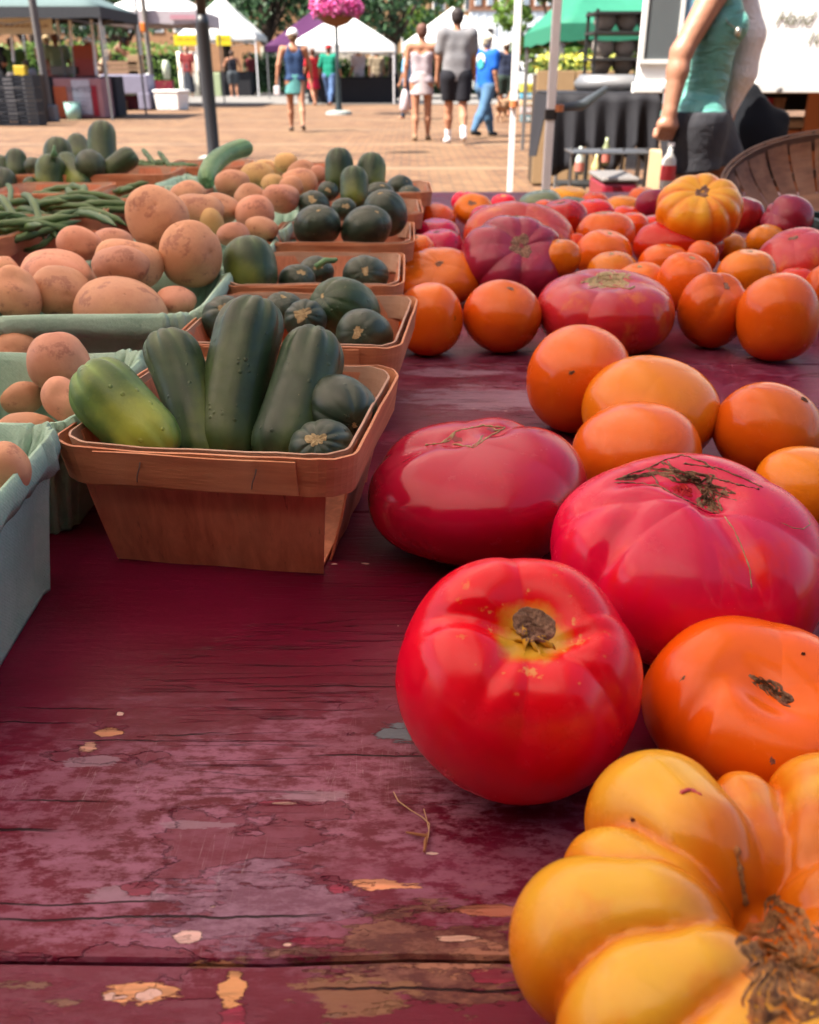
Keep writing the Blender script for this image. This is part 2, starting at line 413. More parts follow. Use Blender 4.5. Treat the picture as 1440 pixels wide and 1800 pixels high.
# ------------------------------------------------------------------ produce materials
def tomato_mat(name, body, low, top, streak, halo=None, top_u=(.5, 1.3), rough=.15, speck=.35, gcol=None, cork=None):
    n = NM(name, rough); u = n.attr('u'); gv = n.attr('g')
    n1 = n.noise(14, detail=5, rough=.55); n2 = n.noise(45, detail=5, rough=.6); r = n.rnd()
    uu = n.math('ADD', u, n.math('MULTIPLY', n.math('SUBTRACT', n1, .5), 1.2))
    c = n.mix(n.ss(uu, top_u[0], top_u[1], 1, 0), body, top)
    c = n.mix(n.ss(uu, 1.7, 2.6), c, low)
    c = n.mix(n.ss(n.noise(24, n.map((1, 1, .5)), 4, .6), .52, .72, 0, .75), c, streak)
    c = n.mix(n.ss(n2, .3, .7, 0, .12), c, low)
    if gcol: c = n.mix(n.math('MULTIPLY', gv, .8), c, gcol)
    if halo:
        hu = n.math('ADD', u, n.math('MULTIPLY', n.math('SUBTRACT', n.noise(60, detail=5, rough=.65), .5), .30))
        c = n.mix(n.ss(hu, .12, .29, .95, 0), c, halo)
        ln = n.math('MULTIPLY', n.ss(n.noise(110, detail=3, rough=.7), .60, .68), n.ss(u, .35, .9, 1, 0))
        c = n.mix(n.math('MULTIPLY', ln, .6), c, (.8, .5, .12))
    v = n.vor(260); spk = n.math('MULTIPLY', n.ss(v, .02, .10, 1, 0), n.ss(n.noise(30), .5, .7))
    c = n.mix(n.math('MULTIPLY', spk, speck), c, tuple(min(1, x*1.5+.12) for x in body))
    dk = n.ss(n.noise(55, n.map((1, 1, 1), (5, 5, 5)), 2), .775, .79); c = n.mix(n.math('MULTIPLY', dk, .6), c, (.10, .03, .015))
    hv = n.N.new('ShaderNodeHueSaturation'); n.L.new(c, hv.inputs['Color'])
    n.L.new(n.ss(r, 0, 1, .488, .510), hv.inputs['Hue']); n.L.new(n.ss(n.math('FRACT', n.math('MULTIPLY', r, 7.3)), 0, 1, .86, 1.1), hv.inputs['Value'])
    n.set(Base_Color=hv.outputs[0], Roughness=n.ss(n.noise(26, n.map((1, 1, 1), (3, 9, 1)), 6, .7), .35, .68, rough-.03, rough+.15), Specular_IOR_Level=.34)
    h = n.math('ADD', n.math('MULTIPLY', n.noise(500, detail=2), .03), n.math('MULTIPLY', n.noise(35, detail=3), .8))
    n.bump(h, .0008, .25); return n.m
TM = dict(
 red=tomato_mat('red_skin', (.86, .012, .002), (.80, .012, .002), (.84, .026, .004), (.84, .040, .004), halo=(.66, .40, .03)),  # orange top and streaks carry the warm tint of the upper highlights
 pink=tomato_mat('pink_skin', (.48, .002, .008), (.54, .006, .003), (.48, .006, .026), (.50, .008, .008), top_u=(.5, 1.5)),
 pinkred=tomato_mat('pinkish_red_skin', (.72, .008, .004), (.68, .005, .002), (.56, .014, .026), (.74, .09, .010), top_u=(.45, 1.15), speck=.6),
 pinkor=tomato_mat('pink_orange_skin', (.58, .045, .022), (.66, .20, .02), (.50, .06, .07), (.72, .25, .03), top_u=(.4, 1.2)),
 purple=tomato_mat('dusky_purple_skin', (.30, .010, .022), (.36, .014, .016), (.27, .03, .055), (.32, .02, .04), gcol=(.18, .01, .02)),
 orange=tomato_mat('orange_skin', (.74, .155, .006), (.70, .10, .006), (.74, .20, .015), (.78, .22, .010), top_u=(.2, 1.4)),
 redor=tomato_mat('red_orange_skin', (.80, .050, .003), (.74, .024, .003), (.80, .085, .006), (.80, .10, .005)),
 yellow=tomato_mat('yellow_orange_skin', (.84, .24, .006), (.80, .07, .003), (.84, .44, .04), (.82, .17, .008), top_u=(.70, 1.35), gcol=(.62, .085, .004), speck=.1),
 green=tomato_mat('grey_green_skin', (.17, .24, .14), (.22, .26, .10), (.14, .20, .14), (.30, .30, .12)),
 sunlit_gold=tomato_mat('sunlit_golden_skin', (.80, .36, .01), (.72, .2, .01), (.8, .42, .01), (.8, .3, .01)),  # brightness of a sunlit tomato edge put into the skin colour
)
def cork_mat(name, a, b, c):
    n = NM(name, .85); f = n.noise(330, detail=6, rough=.7); g_ = n.noise(90, detail=5)
    col = n.mix(n.ss(f, .35, .65), a, b); col = n.mix(n.ss(g_, .5, .7), col, c)
    n.set(Base_Color=col); n.bump(n.math('ADD', f, g_), .0012, .9); return n.m
CORK = cork_mat('corky_scar', (.10, .045, .03), (.34, .20, .13), (.22, .07, .05))
CORKD = cork_mat('dark_scar', (.09, .045, .03), (.36, .22, .13), (.30, .08, .05))
CORKG = cork_mat('rotten_cork', (.10, .035, .015), (.40, .20, .07), (.50, .16, .03))
CORKL = cork_mat('tan_scar', (.30, .22, .10), (.50, .40, .22), (.40, .30, .15))

def potato_mat(name, a, b, c):
    n = NM(name, .62); f = n.noise(16, detail=6, rough=.6); g_ = n.noise(120, detail=5, rough=.65)
    col = n.mix(n.ss(f, .35, .68), a, b); col = n.mix(n.ss(g_, .5, .75, 0, .5), col, c)
    eye = n.math('MULTIPLY', n.ss(n.vor(75), .0, .16, 1, 0), n.ss(n.noise(20, n.map((1, 1, 1), (9, 1, 2))), .52, .6))
    col = n.mix(n.math('MULTIPLY', eye, .7), col, (.16, .06, .03))
    blot = n.ss(n.noise(33, n.map((1, 1, 1), (2, 7, 3)), 5, .7), .59, .66, 0, .6); col = n.mix(blot, col, (.28, .09, .06))
    hv = n.N.new('ShaderNodeHueSaturation'); n.L.new(col, hv.inputs['Color']); n.L.new(n.ss(n.rnd(), 0, 1, .85, 1.12), hv.inputs['Value'])
    n.set(Base_Color=hv.outputs[0], Roughness=n.ss(f, .3, .7, .5, .75))
    n.bump(n.math('SUBTRACT', n.math('ADD', n.math('MULTIPLY', f, 2.2), n.math('MULTIPLY', g_, .5)), n.math('MULTIPLY', eye, 2.5)), .0012, .7); return n.m
PM_ = dict(tan=potato_mat('tan_potato_skin', (.55, .25, .135), (.68, .37, .21), (.44, .18, .11)),
           pink=potato_mat('pink_potato_skin', (.57, .24, .15), (.68, .35, .22), (.45, .16, .11)),
           yel=potato_mat('yellow_potato_skin', (.60, .36, .13), (.68, .44, .18), (.5, .28, .12)))
def cuke_mat(name, dark, light, belly, amt):
    n = NM(name, .42); t = n.attr('u'); gv = n.attr('g'); bl = n.attr('b')
    f = n.noise(25, detail=5, rough=.6); f2 = n.noise(150, detail=4)
    col = n.mix(n.ss(f, .35, .7), dark, light)
    k = n.math('MULTIPLY', n.ss(n.math('ADD', bl, n.math('MULTIPLY', n.math('SUBTRACT', f, .5), .9)), .25, .95), amt)
    col = n.mix(k, col, belly)
    col = n.mix(n.math('MULTIPLY', gv, .45), col, tuple(min(1, x*1.7+.02) for x in light))
    dots = n.math('MULTIPLY', n.ss(n.vor(210), .0, .12, 1, 0), .5); col = n.mix(dots, col, tuple(x*1.8+.03 for x in light))
    scr = n.math('MULTIPLY', n.ss(n.noise(130, detail=5, rough=.75), .655, .68), n.ss(n.noise(28, n.map((1, 1, 1), (4, 0, 0))), .55, .65)); col = n.mix(n.math('MULTIPLY', scr, .7), col, (.42, .40, .22))
    n.set(Base_Color=col, Roughness=n.ss(f2, .3, .7, .36, .55), Coat_Weight=.08, Coat_Roughness=.3)
    wart = n.math('MULTIPLY', n.ss(n.vor(150, n.map((1, 1, 1))), .10, .26, 1, 0), n.ss(n.noise(60, n.map((1, 1, 1), (1, 5, 2)), 3), .47, .60))
    n.bump(n.math('ADD', n.math('MULTIPLY', wart, .9), n.math('MULTIPLY', f2, .35)), .0012, .6); return n.m
CM = dict(dark=cuke_mat('dark_cucumber_skin', (.011, .034, .014), (.024, .058, .021), (.09, .14, .025), .5),
          light=cuke_mat('light_cucumber_skin', (.05, .12, .025), (.12, .22, .03), (.36, .42, .05), 1.0),
          mid=cuke_mat('mid_cucumber_skin', (.015, .045, .017), (.036, .078, .022), (.20, .25, .04), .75),
          blue=cuke_mat('bluish_green_skin', (.018, .038, .024), (.036, .064, .040), (.10, .13, .04), .35),
          pale=cuke_mat('pale_green_skin', (.07, .20, .09), (.12, .28, .12), (.30, .42, .16), .6))
def veneer(name, sc, a=(.42, .15, .065), b=(.25, .075, .032), c=(.56, .27, .14)):
    n = NM(name, .6); f = n.noise(1, n.map(sc), 6, .65, .4); f2 = n.noise(14, detail=4); f3 = n.noise(1, n.map(tuple(x*3 for x in sc)), 5, .7)
    col = n.mix(n.ss(f, .3, .68), a, b); col = n.mix(n.ss(f2, .45, .75, 0, .6), col, c); col = n.mix(n.ss(f3, .6, .72, 0, .5), col, (.10, .03, .015))
    n.set(Base_Color=col); n.bump(n.math('ADD', f3, f), .0006, .7); return n.m
VP = veneer('basket_veneer', (70, 70, 7), (.72, .28, .155), (.46, .15, .08), (.78, .38, .23)); VR = veneer('basket_rim_veneer', (14, 14, 160), (.64, .27, .13), (.48, .17, .08), (.70, .38, .22)); VI = veneer('inner_veneer', (12, 12, 80), (.55, .34, .24), (.42, .23, .15), (.62, .44, .33))
def pulp():
    n = NM('green_paper_pulp', .9); a = n.math('SINE', n.math('MULTIPLY', n.sep()[2], 2600)); X = n.sep()
    b = n.math('SINE', n.math('MULTIPLY', n.math('ADD', X[0], X[1]), 2600)); wv = n.math('MULTIPLY', a, b)
    f = n.noise(18, detail=6, rough=.65); f2 = n.noise(400, detail=4)
    col = n.mix(n.ss(f, .3, .7), (.29, .47, .37), (.41, .60, .49)); col = n.mix(n.ss(f2, .5, .8, 0, .4), col, (.50, .64, .57)); col = n.mix(n.ss(wv, 0, 1, 0, .08), col, (.16, .26, .24))
    n.set(Base_Color=col); n.bump(n.math('ADD', n.math('MULTIPLY', wv, .12), n.math('ADD', f2, n.math('MULTIPLY', f, 3))), .0007, .8); return n.m
PULP = pulp()
STEEL = pm('staple_steel', (.35, .30, .27), .4, .8)

# ------------------------------------------------------------------ produce builders
def smoothdir(V, seed, amp, freqs=(2, 3.3)):
    r = np.random.default_rng(seed); out = np.zeros(len(V))
    for f in freqs:
        for _ in range(3):
            d = r.normal(size=3); d /= np.linalg.norm(d); out += np.sin(V @ d*f+r.uniform(0, 6.28))/f
    return out*amp
def pumpkin(seed, n=0, rib=0, dim=.12, lump=.03, k=.8, nu=40, nv=80, wide=1, bot=.05, sharp=.5, topw=.5, dw=.35, irr=.25, sq=.9):
    """unit ribbed fruit: returns surf(u,v)->(p,groove) for arrays"""
    r = np.random.default_rng(seed); ph = r.uniform(0, 6.28, 6); a1, a2 = irr*r.uniform(.6, 1), irr*.7*r.uniform(.5, 1)
    dirs = r.normal(size=(6, 3)); dirs /= np.linalg.norm(dirs, axis=1)[:, None]; dp = r.uniform(0, 6.28, 6)
    def surf(u, v):
        vv = v+a1*np.sin(v+ph[0])+a2*np.sin(2*v+ph[1])
        if n:
            s_ = np.abs(np.sin(n*vv/2+ph[2])); g_ = 1-s_**sharp
            g_ = g_*(.65+.35*np.sin(3*v+ph[4]))
        else: g_ = 0*v
        su, cu = np.sin(u), np.cos(u); se, ce = np.abs(su)**sq, np.sign(cu)*np.abs(cu)**sq
        wgt = topw+(1-topw)*np.clip(cu*1.3+.2, 0, 1)
        wgt = wgt*np.clip((3.0-u)/1.2, 0, 1)*np.clip(su*1.8, 0, 1)
        rad = 1-rib*g_*wgt
        x = se*np.cos(v)*rad*wide; y_ = se*np.sin(v)*rad; z = ce*k*(1-rib*g_*wgt*.7)
        z = z-dim*np.exp(-(u/dw)**2)+bot*np.exp(-((PI-u)/.3)**2)
        D = np.stack([su*np.cos(v), su*np.sin(v), cu], -1); L = 0
        for i in range(6): L = L+np.sin(D @ dirs[i]*(1.8+.5*i)+dp[i])/(1.8+.5*i)
        f = 1+lump*L
        return np.stack([x*f, y_*f, z*f], -1), g_*wgt
    return surf
def rotz_to(a, spin):
    a = Vector(a).normalized(); q = Vector((0, 0, 1)).rotation_difference(a)
    return np.array((q.to_matrix() @ Matrix.Rotation(spin, 3, 'Z')))
def sphere_uv(nu, nv):
    u = np.linspace(0, PI, nu+1)[1:-1]; v = np.linspace(0, 2*PI, nv, endpoint=False)
    U_, V_ = np.meshgrid(u, v, indexing='ij'); return np.concatenate([[1e-4], U_.ravel(), [PI-1e-4]]), np.concatenate([[0], V_.ravel(), [0]])
def sphere_faces(nu, nv):
    F = []; m = nu-1
    for k in range(nv): F.append((0, 1+k, 1+(k+1) % nv))
    for i in range(m-1):
        for k in range(nv): a = 1+i*nv; F.append((a+k, a+nv+k, a+nv+(k+1) % nv, a+(k+1) % nv))
    L = 1+(m-1)*nv; e = 1+m*nv
    for k in range(nv): F.append((L+k, e, L+(k+1) % nv))
    return F
SF = {}
def fit(W, cx, cy, w_, h_, Y=None, rest=TZ, qlim=(.55, 1.6)):
    """size and place a unit shape: measured width, height and centre; it stands on `rest` or lies at distance Y"""
    s = .05; q = 1.0; tx, ty = cx, cy
    for it in range(14):
        B = W*s; B = B*np.array([1, 1, q]); lo = B[:, 2].min()
        P = onz(tx, ty, rest-lo) if Y is None else atY(tx, ty, Y)
        x, y = proj(B+P); wm, hm = x.max()-x.min(), y.max()-y.min()
        tx += cx-(x.max()+x.min())/2; ty += cy-(y.max()+y.min())/2
        s *= (w_/wm)**.8; q = min(qlim[1], max(qlim[0], q*((h_/hm)/(w_/wm))**.8))
    return s, q, P, lo
def view_axis(cx, cy, w_, h_, sc):
    dx = (sc[0]-cx)/(w_/2); dy = -(sc[1]-cy)/(h_/2); m = math.hypot(dx, dy)
    if m > .92: dx, dy = dx*.92/m, dy*.92/m; m = .92
    fr = ray(cx, cy); fr = fr/np.linalg.norm(fr); r_ = np.cross(fr, [0, 0, 1.]); r_ /= np.linalg.norm(r_); u_ = np.cross(r_, fr)
    return r_*dx+u_*dy-fr*math.sqrt(1-m*m)
def fruit(name, label, cat, group, m, cx, cy, w_, h_, scar=None, Y=None, seed=1, spin=None, sm=CORK, sz=.22, sshape=.25, res=1, axis=None, smode='patch', qlim=(.55, 1.6), **kw):
    surf = pumpkin(seed, **kw)
    nu = max(14, int(min(110, w_*.35*res)))
    nu = min(nu, 96); nv = nu*2
    uu, vv = sphere_uv(nu, nv); V, gg = surf(uu, vv)
    r = random.Random(seed)
    if scar is not None: a = view_axis(cx, cy, w_, h_, scar)
    elif axis is not None: a = np.array(axis, float)
    else: a = np.array([r.uniform(-.25, .25), r.uniform(-.35, .15), 1])
    R_ = rotz_to(a, spin if spin is not None else r.uniform(0, 6.28))
    W = V @ R_.T
    s, q, P, lo = fit(W, cx, cy, w_, h_, Y, qlim=qlim)
    sc3 = np.array([s, s, s*q]); base = P+np.array([0, 0, lo])
    if (nu, nv) not in SF: SF[(nu, nv)] = sphere_faces(nu, nv)
    o = obj(name, W*sc3-np.array([0, 0, lo]), SF[(nu, nv)], m, None, True, dict(u=uu, g=gg), base)
    tag(o, label, cat, group)
    def world(u, v, off=0):
        p, _ = surf(np.asarray(u, float), np.asarray(v, float)); e = 1e-3
        pu, _ = surf(np.asarray(u)+e, v); pv, _ = surf(u, np.asarray(v)+e)
        nrm = np.cross(pu-p, pv-p); nrm /= np.linalg.norm(nrm, axis=-1, keepdims=True)+1e-12
        return ((p+nrm*off/s) @ R_.T)*sc3-np.array([0, 0, lo])
    if sz and smode == 'patch':
        rr = np.random.default_rng(seed+99); nv2, nu2 = 48, 9; v = np.linspace(0, 2*PI, nv2, endpoint=False)
        out = np.ones(nv2)
        for f_, am in ((1, .5), (2, 1.0), (3, .6), (5, .5), (9, .35), (14, .2)): out += sshape*am*np.sin(f_*v+rr.uniform(0, 6.28))
        out = np.clip(out, .3, 2.2)*sz; G = []
        for i in range(nu2+1):
            t = i/nu2; uu2 = np.maximum(out*t, 1e-3); rel = .0009*(1-t**4)*(.4+.9*rr.random(nv2))-(.0006 if t == 1 else 0)-.0012*np.exp(-(t/.35)**2)
            G.append(world(uu2, v, 0)+0*rel[:, None] if False else np.array([world(np.array([a_]), np.array([b_]), c_+.0002)[0] for a_, b_, c_ in zip(uu2, v, rel)]) if w_ > 150 else world(uu2, v, .0004))
        mb = MB(); mb.grid(G, closed=True); mb.obj('stem_scar', sm, o, smooth=True)
    if sz and smode == 'lines':
        pass
    return o, world
def strip(world, pts, wd, m, parent, name='scar_line', jit=.02, seed=3):
    """thin corky line following the skin; pts = list of (u, v)"""
    rr = np.random.default_rng(seed); P = []
    for (u0, v0), (u1, v1) in zip(pts[:-1], pts[1:]):
        n_ = 7
        for i in range(n_): t = i/n_; P.append((u0+(u1-u0)*t+rr.normal()*jit, v0+(v1-v0)*t+rr.normal()*jit/max(.2, u0)))
    P.append(pts[-1]); Q = [world(np.array([a]), np.array([b]), .0001)[0] for a, b in P]
    rad = [wd*(.45+.9*rr.random()) for _ in Q]; rad[0] = rad[-1] = wd*.15
    mb = MB(); mb.tube(Q, rad, 6); return mb.obj(name, m, parent, smooth=True)

def hidden_part(cx, cy, w_, h_, Y, k):
    """things seen only above their neighbours go on below them, down to the table"""
    top = cy-h_/2; yt = proj(np.array([[CAM[0]+(cx-720)/FPX*Y, Y, TZ]]))[1][0]; nb = max(h_, min(k*w_, yt-top+w_*.05)); return top+nb/2, nb
def potato(label, mat, cx, cy, w_, h_, Y, seed, group='potatoes heaped in the green cartons', elong=1.15):
    cy, h_ = hidden_part(cx, cy, w_, h_, Y, .74)
    r = np.random.default_rng(seed); nu = max(14, min(44, int(w_*.35))); nv = nu*2; uu, vv = sphere_uv(nu, nv)
    D = np.stack([np.sin(uu)*np.cos(vv), np.sin(uu)*np.sin(vv), np.cos(uu)], -1); V = D.copy()*np.array([elong, 1, 1])
    V = V*np.array([1, r.uniform(.88, 1.05), r.uniform(.88, 1.1)]); f = 1+smoothdir(D, seed, .12, (1.7, 3.1))+smoothdir(D, seed+7, .06, (5., 8.))
    for _ in range(5):
        c = r.normal(size=3); c /= np.linalg.norm(c); f -= r.uniform(.03, .07)*np.exp(-((D-c)**2).sum(1)/.012)
    W = V*f[:, None]; s, q, P, lo = fit(W, cx, cy, w_, h_, Y)
    if (nu, nv) not in SF: SF[(nu, nv)] = sphere_faces(nu, nv)
    o = obj('potato', W*np.array([s, s, s*q])-np.array([0, 0, lo]), SF[(nu, nv)], PM_[mat], None, True, None, P+np.array([0, 0, lo]))
    return tag(o, label, 'potato', group)

def cucumber(label, mat, A, B, r0, seed, group, bend=.06, ribs=9, ra=.09, tp=.8, scar=True, name='cucumber', cat='cucumber', belly=(-.5, -.8, .3), r1=None):
    """A = tip end (px, py, Y), B = other end; r0 = radius in metres"""
    a = atY(*A) if len(A) == 3 and A[2] < 20 else np.array(A); b = atY(*B)
    L = np.linalg.norm(b-a); t_ = (b-a)/L; r = np.random.default_rng(seed)
    side = np.cross(t_, [0, -1., .3]); side /= np.linalg.norm(side)
    w2 = np.cross(t_, side); nu, nv = 48, 54; V = []; U_ = []; G_ = []; B_ = []
    bd = np.array(belly); bd = bd/np.linalg.norm(bd); r1 = r1 or r0
    for i in range(nu+1):
        t = .5-.5*math.cos(PI*i/nu); x = t*L
        e0 = max(0, 1-x/(r0*1.15)); e1 = max(0, 1-(L-x)/(r1*1.1))
        rad = (r0+(r1-r0)*t)*math.sqrt(max(0, 1-e0**2.3))*math.sqrt(max(0, 1-e1**2.3))*(1+.035*math.sin(x*40+seed))
        fade = .30+1.5*max(0, 1-x/(L*.42))**1.3+1.0*max(e0, e1, 0)
        c = a+t_*x+side*bend*L*4*t*(1-t)
        c = c+t_*(.004*math.exp(-(rad/(.3*r0))**2)*(1 if i < nu/2 else -1))
        for k in range(nv):
            an = 2*PI*k/nv+.15*math.sin(t*3+seed); gr = (1-abs(math.sin(ribs*an/2)))**1.6
            d = side*math.cos(an)+w2*math.sin(an)
            V.append(c+d*max(rad, 1e-4)*(1-ra*gr*fade)); U_.append(t); G_.append(gr*fade); B_.append(max(0, float(d @ bd))*min(1, .2+t*1.1))
    V = np.array(V); F = []
    for i in range(nu):
        for k in range(nv): F.append((i*nv+k, i*nv+(k+1) % nv, (i+1)*nv+(k+1) % nv, (i+1)*nv+k))
    base = np.array([V[:, 0].mean(), V[:, 1].mean(), V[:, 2].min()])
    o = obj(name, V-base, F, CM[mat], None, True, dict(u=U_, g=G_, b=B_), base); tag(o, label, cat, group)
    if scar:
        mb = MB(); tt = t_; u_ = side; G = []
        for i in range(5):
            rr = r0*.17*i/4
            G.append([a+tt*(.0035 if False else .0030)-tt*.002*(1-i/4)+(u_*math.cos(2*PI*k/14)+w2*math.sin(2*PI*k/14))*rr*(1+.25*math.sin(3*k+seed)) - base for k in range(14)])
        mb.grid(G, closed=True).obj('blossom_scar', CORKL, o, smooth=True)
    return o

# ------------------------------------------------------------------ baskets
def rrect(hx, hy, rc, n=9, seg=8):
    P = []
    for (sx, sy, a0) in ((1, -1, -PI/2), (1, 1, 0), (-1, 1, PI/2), (-1, -1, PI)):
        for k in range(n): a = a0+PI/2*k/(n-1); P.append((sx*(hx-rc)+rc*math.cos(a), sy*(hy-rc)+rc*math.sin(a)))
    Q = []
    for i in range(len(P)):
        a, b = P[i], P[(i+1) % len(P)]; Q.append(a)
        if math.hypot(a[0]-b[0], a[1]-b[1]) > .02:
            for k in range(1, seg): t = k/seg; Q.append((a[0]+(b[0]-a[0])*t, a[1]+(b[1]-a[1])*t))
    return Q
def till(label, x, y, rz, wb=.134, db=.14, wt=.182, dt=.182, h=.085, z=TZ, seed=0, group='thin wood veneer till baskets'):
    o = thing('wooden_basket', label, 'basket', (x, y, z), rz, group); r = random.Random(seed)
    MB().box((-wb/2+.002, -db/2+.002, .0008), (wb/2-.002, db/2-.002, .0028)).obj('base', VP, o)
    for ax, sg in ((0, -1), (0, 1), (1, -1), (1, 1)):
        G = []; n_ = 9
        for i in range(n_):
            t = i/(n_-1); bow = .0015*math.sin(PI*t)
            zz = .001+t*(h-.004)
            if ax == 0:
                hw = (wb/2)*(1-t)+(wt/2-.012)*t; yy = sg*(db/2*(1-t)+(dt/2-.003)*t+bow)
                G.append([(-hw+2*hw*k/12, yy+.0006*math.sin(k*1.1+seed), zz) for k in range(13)])
            else:
                hd = (db/2-.017)*(1-t)+(dt/2-.030)*t; xx = sg*(wb/2*(1-t)+(wt/2-.003)*t+bow)
                G.append([(xx+.0006*math.sin(k*1.3+seed), -hd+2*hd*k/12, zz) for k in range(13)])
        MB().grid(G).obj('side_panel', VP, o, solid=.0014)
    def band(hx, hy, z0, z1, lean, name, m, th, rc=.022, wob=.0007):
        P = rrect(hx, hy, rc); G = []
        for t in np.linspace(0, 1, 5):
            G.append([(p[0]*(1+lean*t/hx), p[1]*(1+lean*t/hy), z0+(z1-z0)*t+wob*math.sin(i*.6+seed)+wob*math.sin(i*1.7)*.5) for i, p in enumerate(P)])
        return MB().grid(G, closed=True).obj(name, m, o, solid=th)
    band(wt/2+.0002, dt/2+.0002, h-.024, h+.0005, .003, 'rim_band', VR, .0016)
    band(wt/2-.0052, dt/2-.0052, h-.020, h+.001, .003, 'inner_rim_band', VI, .0014)
    # overlapping end of the outer band
    P = [(-.055+.001*k*0+k*.0085, 0) for k in range(9)]
    G = [[(-wt*.34+k*wt*.085, -dt/2-.0022-(.003*t), h-.0225+(.0215)*t+.0004*math.sin(k)) for k in range(9)] for t in (0, .5, 1)]
    MB().grid(G).obj('band_end', VR, o, solid=.0013)
    for sx in (-wt*.19, wt*.2):
        mb = MB(); mb.tube([(sx-.002, -dt/2-.0045, h-.019), (sx-.001, -dt/2-.0058, h-.015), (sx+.0015, -dt/2-.0062, h-.009), (sx+.002, -dt/2-.0055, h-.006)], .0004, 6).obj('staple', STEEL, o)
    return o
def carton(label, x, y, rz, w=.13, d=.19, h=.085, z=TZ, seed=0, group='green paper pulp cartons of potatoes', fl=.022):
    rr = np.random.default_rng(seed); P0 = rrect(1, 1, .32, 9, 14); n_ = len(P0)
    lv = [(0, 0), (.02, .0), (.12, .1), (.35, .32), (.6, .58), (.82, .84), (.86, .87), (.93, .92), (1.0, .99), (1.0, 1.06), (.96, 1.12), (.88, 1.15), (.78, 1.17)]
    G = [[(0.0001*p[0], .0001*p[1], .002) for p in P0], [((w/2-fl-.004)*p[0]*.96, (d/2-fl-.004)*p[1]*.96, .001) for p in P0]]
    ph = rr.uniform(0, 6.28, 4); tot = 0
    for zt, e in lv:
        row = []
        for i, p in enumerate(P0):
            s = i/n_*2*PI; flute = .0105*max(0, abs(math.sin(7*s))**.6-.45)*(1 if zt < .84 else max(0, 1-(e-.84)*9))*(1 if zt > .03 else .4)
            hx, hy = w/2-fl*(1-e*.92)-flute, d/2-fl*(1-e*.92)-flute
            wav = (.0016*math.sin(5*s+ph[0])+.0012*math.sin(11*s+ph[1])+.0007*math.sin(29*s+ph[2]))*(e if e > .8 else .2)
            rag = rr.normal()*.0006 if e > 1.13 else 0
            row.append((p[0]*hx+wav*p[0], p[1]*hy+wav*p[1], h*zt+wav*.8+rag+.001))
        G.append(row)
    mb = MB(); mb.grid(G, closed=True); o = mb.obj('pulp_carton', PULP, None, smooth=True, loc=(x, y, z), rot=(0, 0, rz), solid=.0018)
    return tag(o, label, 'carton', group)
# ------------------------------------------------------------------ details that follow a skin
from mathutils.bvhtree import BVHTree
def skin(o):
    me = o.data; L = np.array(o.location)
    return BVHTree.FromPolygons([tuple(np.array(v.co)+L) for v in me.vertices], [tuple(p.vertices) for p in me.polygons]), L
def hit(bv, px, py, off=0):
    d = ray(px, py); p, nn, i, ds = bv.ray_cast(Vector(CAM), Vector(d/np.linalg.norm(d)))
    if p is None: return None
    nn = Vector(nn); 
    if nn.dot(Vector(d)) > 0: nn = -nn
    return np.array(p+nn*off)
def skin_patch(o, cx, cy, rx, ry, m, rot=0, seed=1, rough=.25, relief=.0012, lift=.0004, n=56, rings=12, name='stem_scar', freqs=((2, .6), (3, .6), (5, .5), (8, .4), (13, .3))):
    bv, L = skin(o); r = np.random.default_rng(seed); G = []; ph = r.uniform(0, 6.28, 9); c0, s0 = math.cos(rot), math.sin(rot)
    for i in range(rings+1):
        t = i/rings; row = []
        for k in range(n):
            a = 2*PI*k/n; k_ = 1+rough*sum(am*math.sin(f*a+p) for (f, am), p in zip(freqs, ph))
            ex, ey = rx*k_*t*math.cos(a), ry*k_*t*math.sin(a)
            e = math.sqrt(max(0, 1-t**5)); z = lift*e+relief*e*(.34*math.sin(k*.9+i*1.3+ph[0])+.3*math.sin(k*.37-i*.8+ph[1])*math.cos(i*1.7+ph[2])+.22*math.sin(k*1.9+i*2.3+ph[3])+.15*(r.random()-.5))-(.0003 if i == rings else 0)
            p = hit(bv, cx+ex*c0-ey*s0, cy+ex*s0+ey*c0, z)
            if p is None: p = row[-1]+L if row else G[-1][k]+L
            row.append(p-L)
        G.append(row)
    mb = MB(); mb.grid(G, closed=True); return mb.obj(name, m, o, smooth=True)
def skin_line(o, P, wd, m, name='scar_line', seed=1, jit=1.2, step=5, off=.0):
    bv, L = skin(o); r = random.Random(seed); Q = []
    for (x0, y0), (x1, y1) in zip(P[:-1], P[1:]):
        n = max(2, int(math.hypot(x1-x0, y1-y0)/step))
        for i in range(n):
            t = i/n; p = hit(bv, x0+(x1-x0)*t+r.uniform(-jit, jit), y0+(y1-y0)*t+r.uniform(-jit, jit)*.6, off)
            if p is not None: Q.append(p-L)
    if len(Q) < 3: return
    rad = [wd*r.uniform(.4, 1.4) for _ in Q]; rad[0] = rad[-1] = wd*.1
    return MB().tube(Q, rad, 6).obj(name, m, o, smooth=True)
def dent(o, px, py, rx, ry, dep, rot=0):
    """sinks the skin under a scar"""
    bv, L = skin(o); c = hit(bv, px, py)
    if c is None: return
    a = hit(bv, px+rx*math.cos(rot), py+rx*math.sin(rot)); b = hit(bv, px-ry*math.sin(rot), py+ry*math.cos(rot))
    if a is None or b is None: return
    me = o.data; V = np.array([v.co for v in me.vertices]); N = np.array([v.normal for v in me.vertices]); ea = a-c; eb = b-c; la, lb = np.linalg.norm(ea), np.linalg.norm(eb); ea /= la; eb = eb-ea*(eb @ ea); lb = max(np.linalg.norm(eb), 1e-4); eb /= lb
    q = V+L-c; n_ = np.cross(ea, eb); k = np.exp(-((q @ ea)/la)**2-((q @ eb)/lb)**2-((q @ n_)/.02)**2)
    V = V-N*(k*dep)[:, None]; me.vertices.foreach_set('co', V.ravel()); me.update()
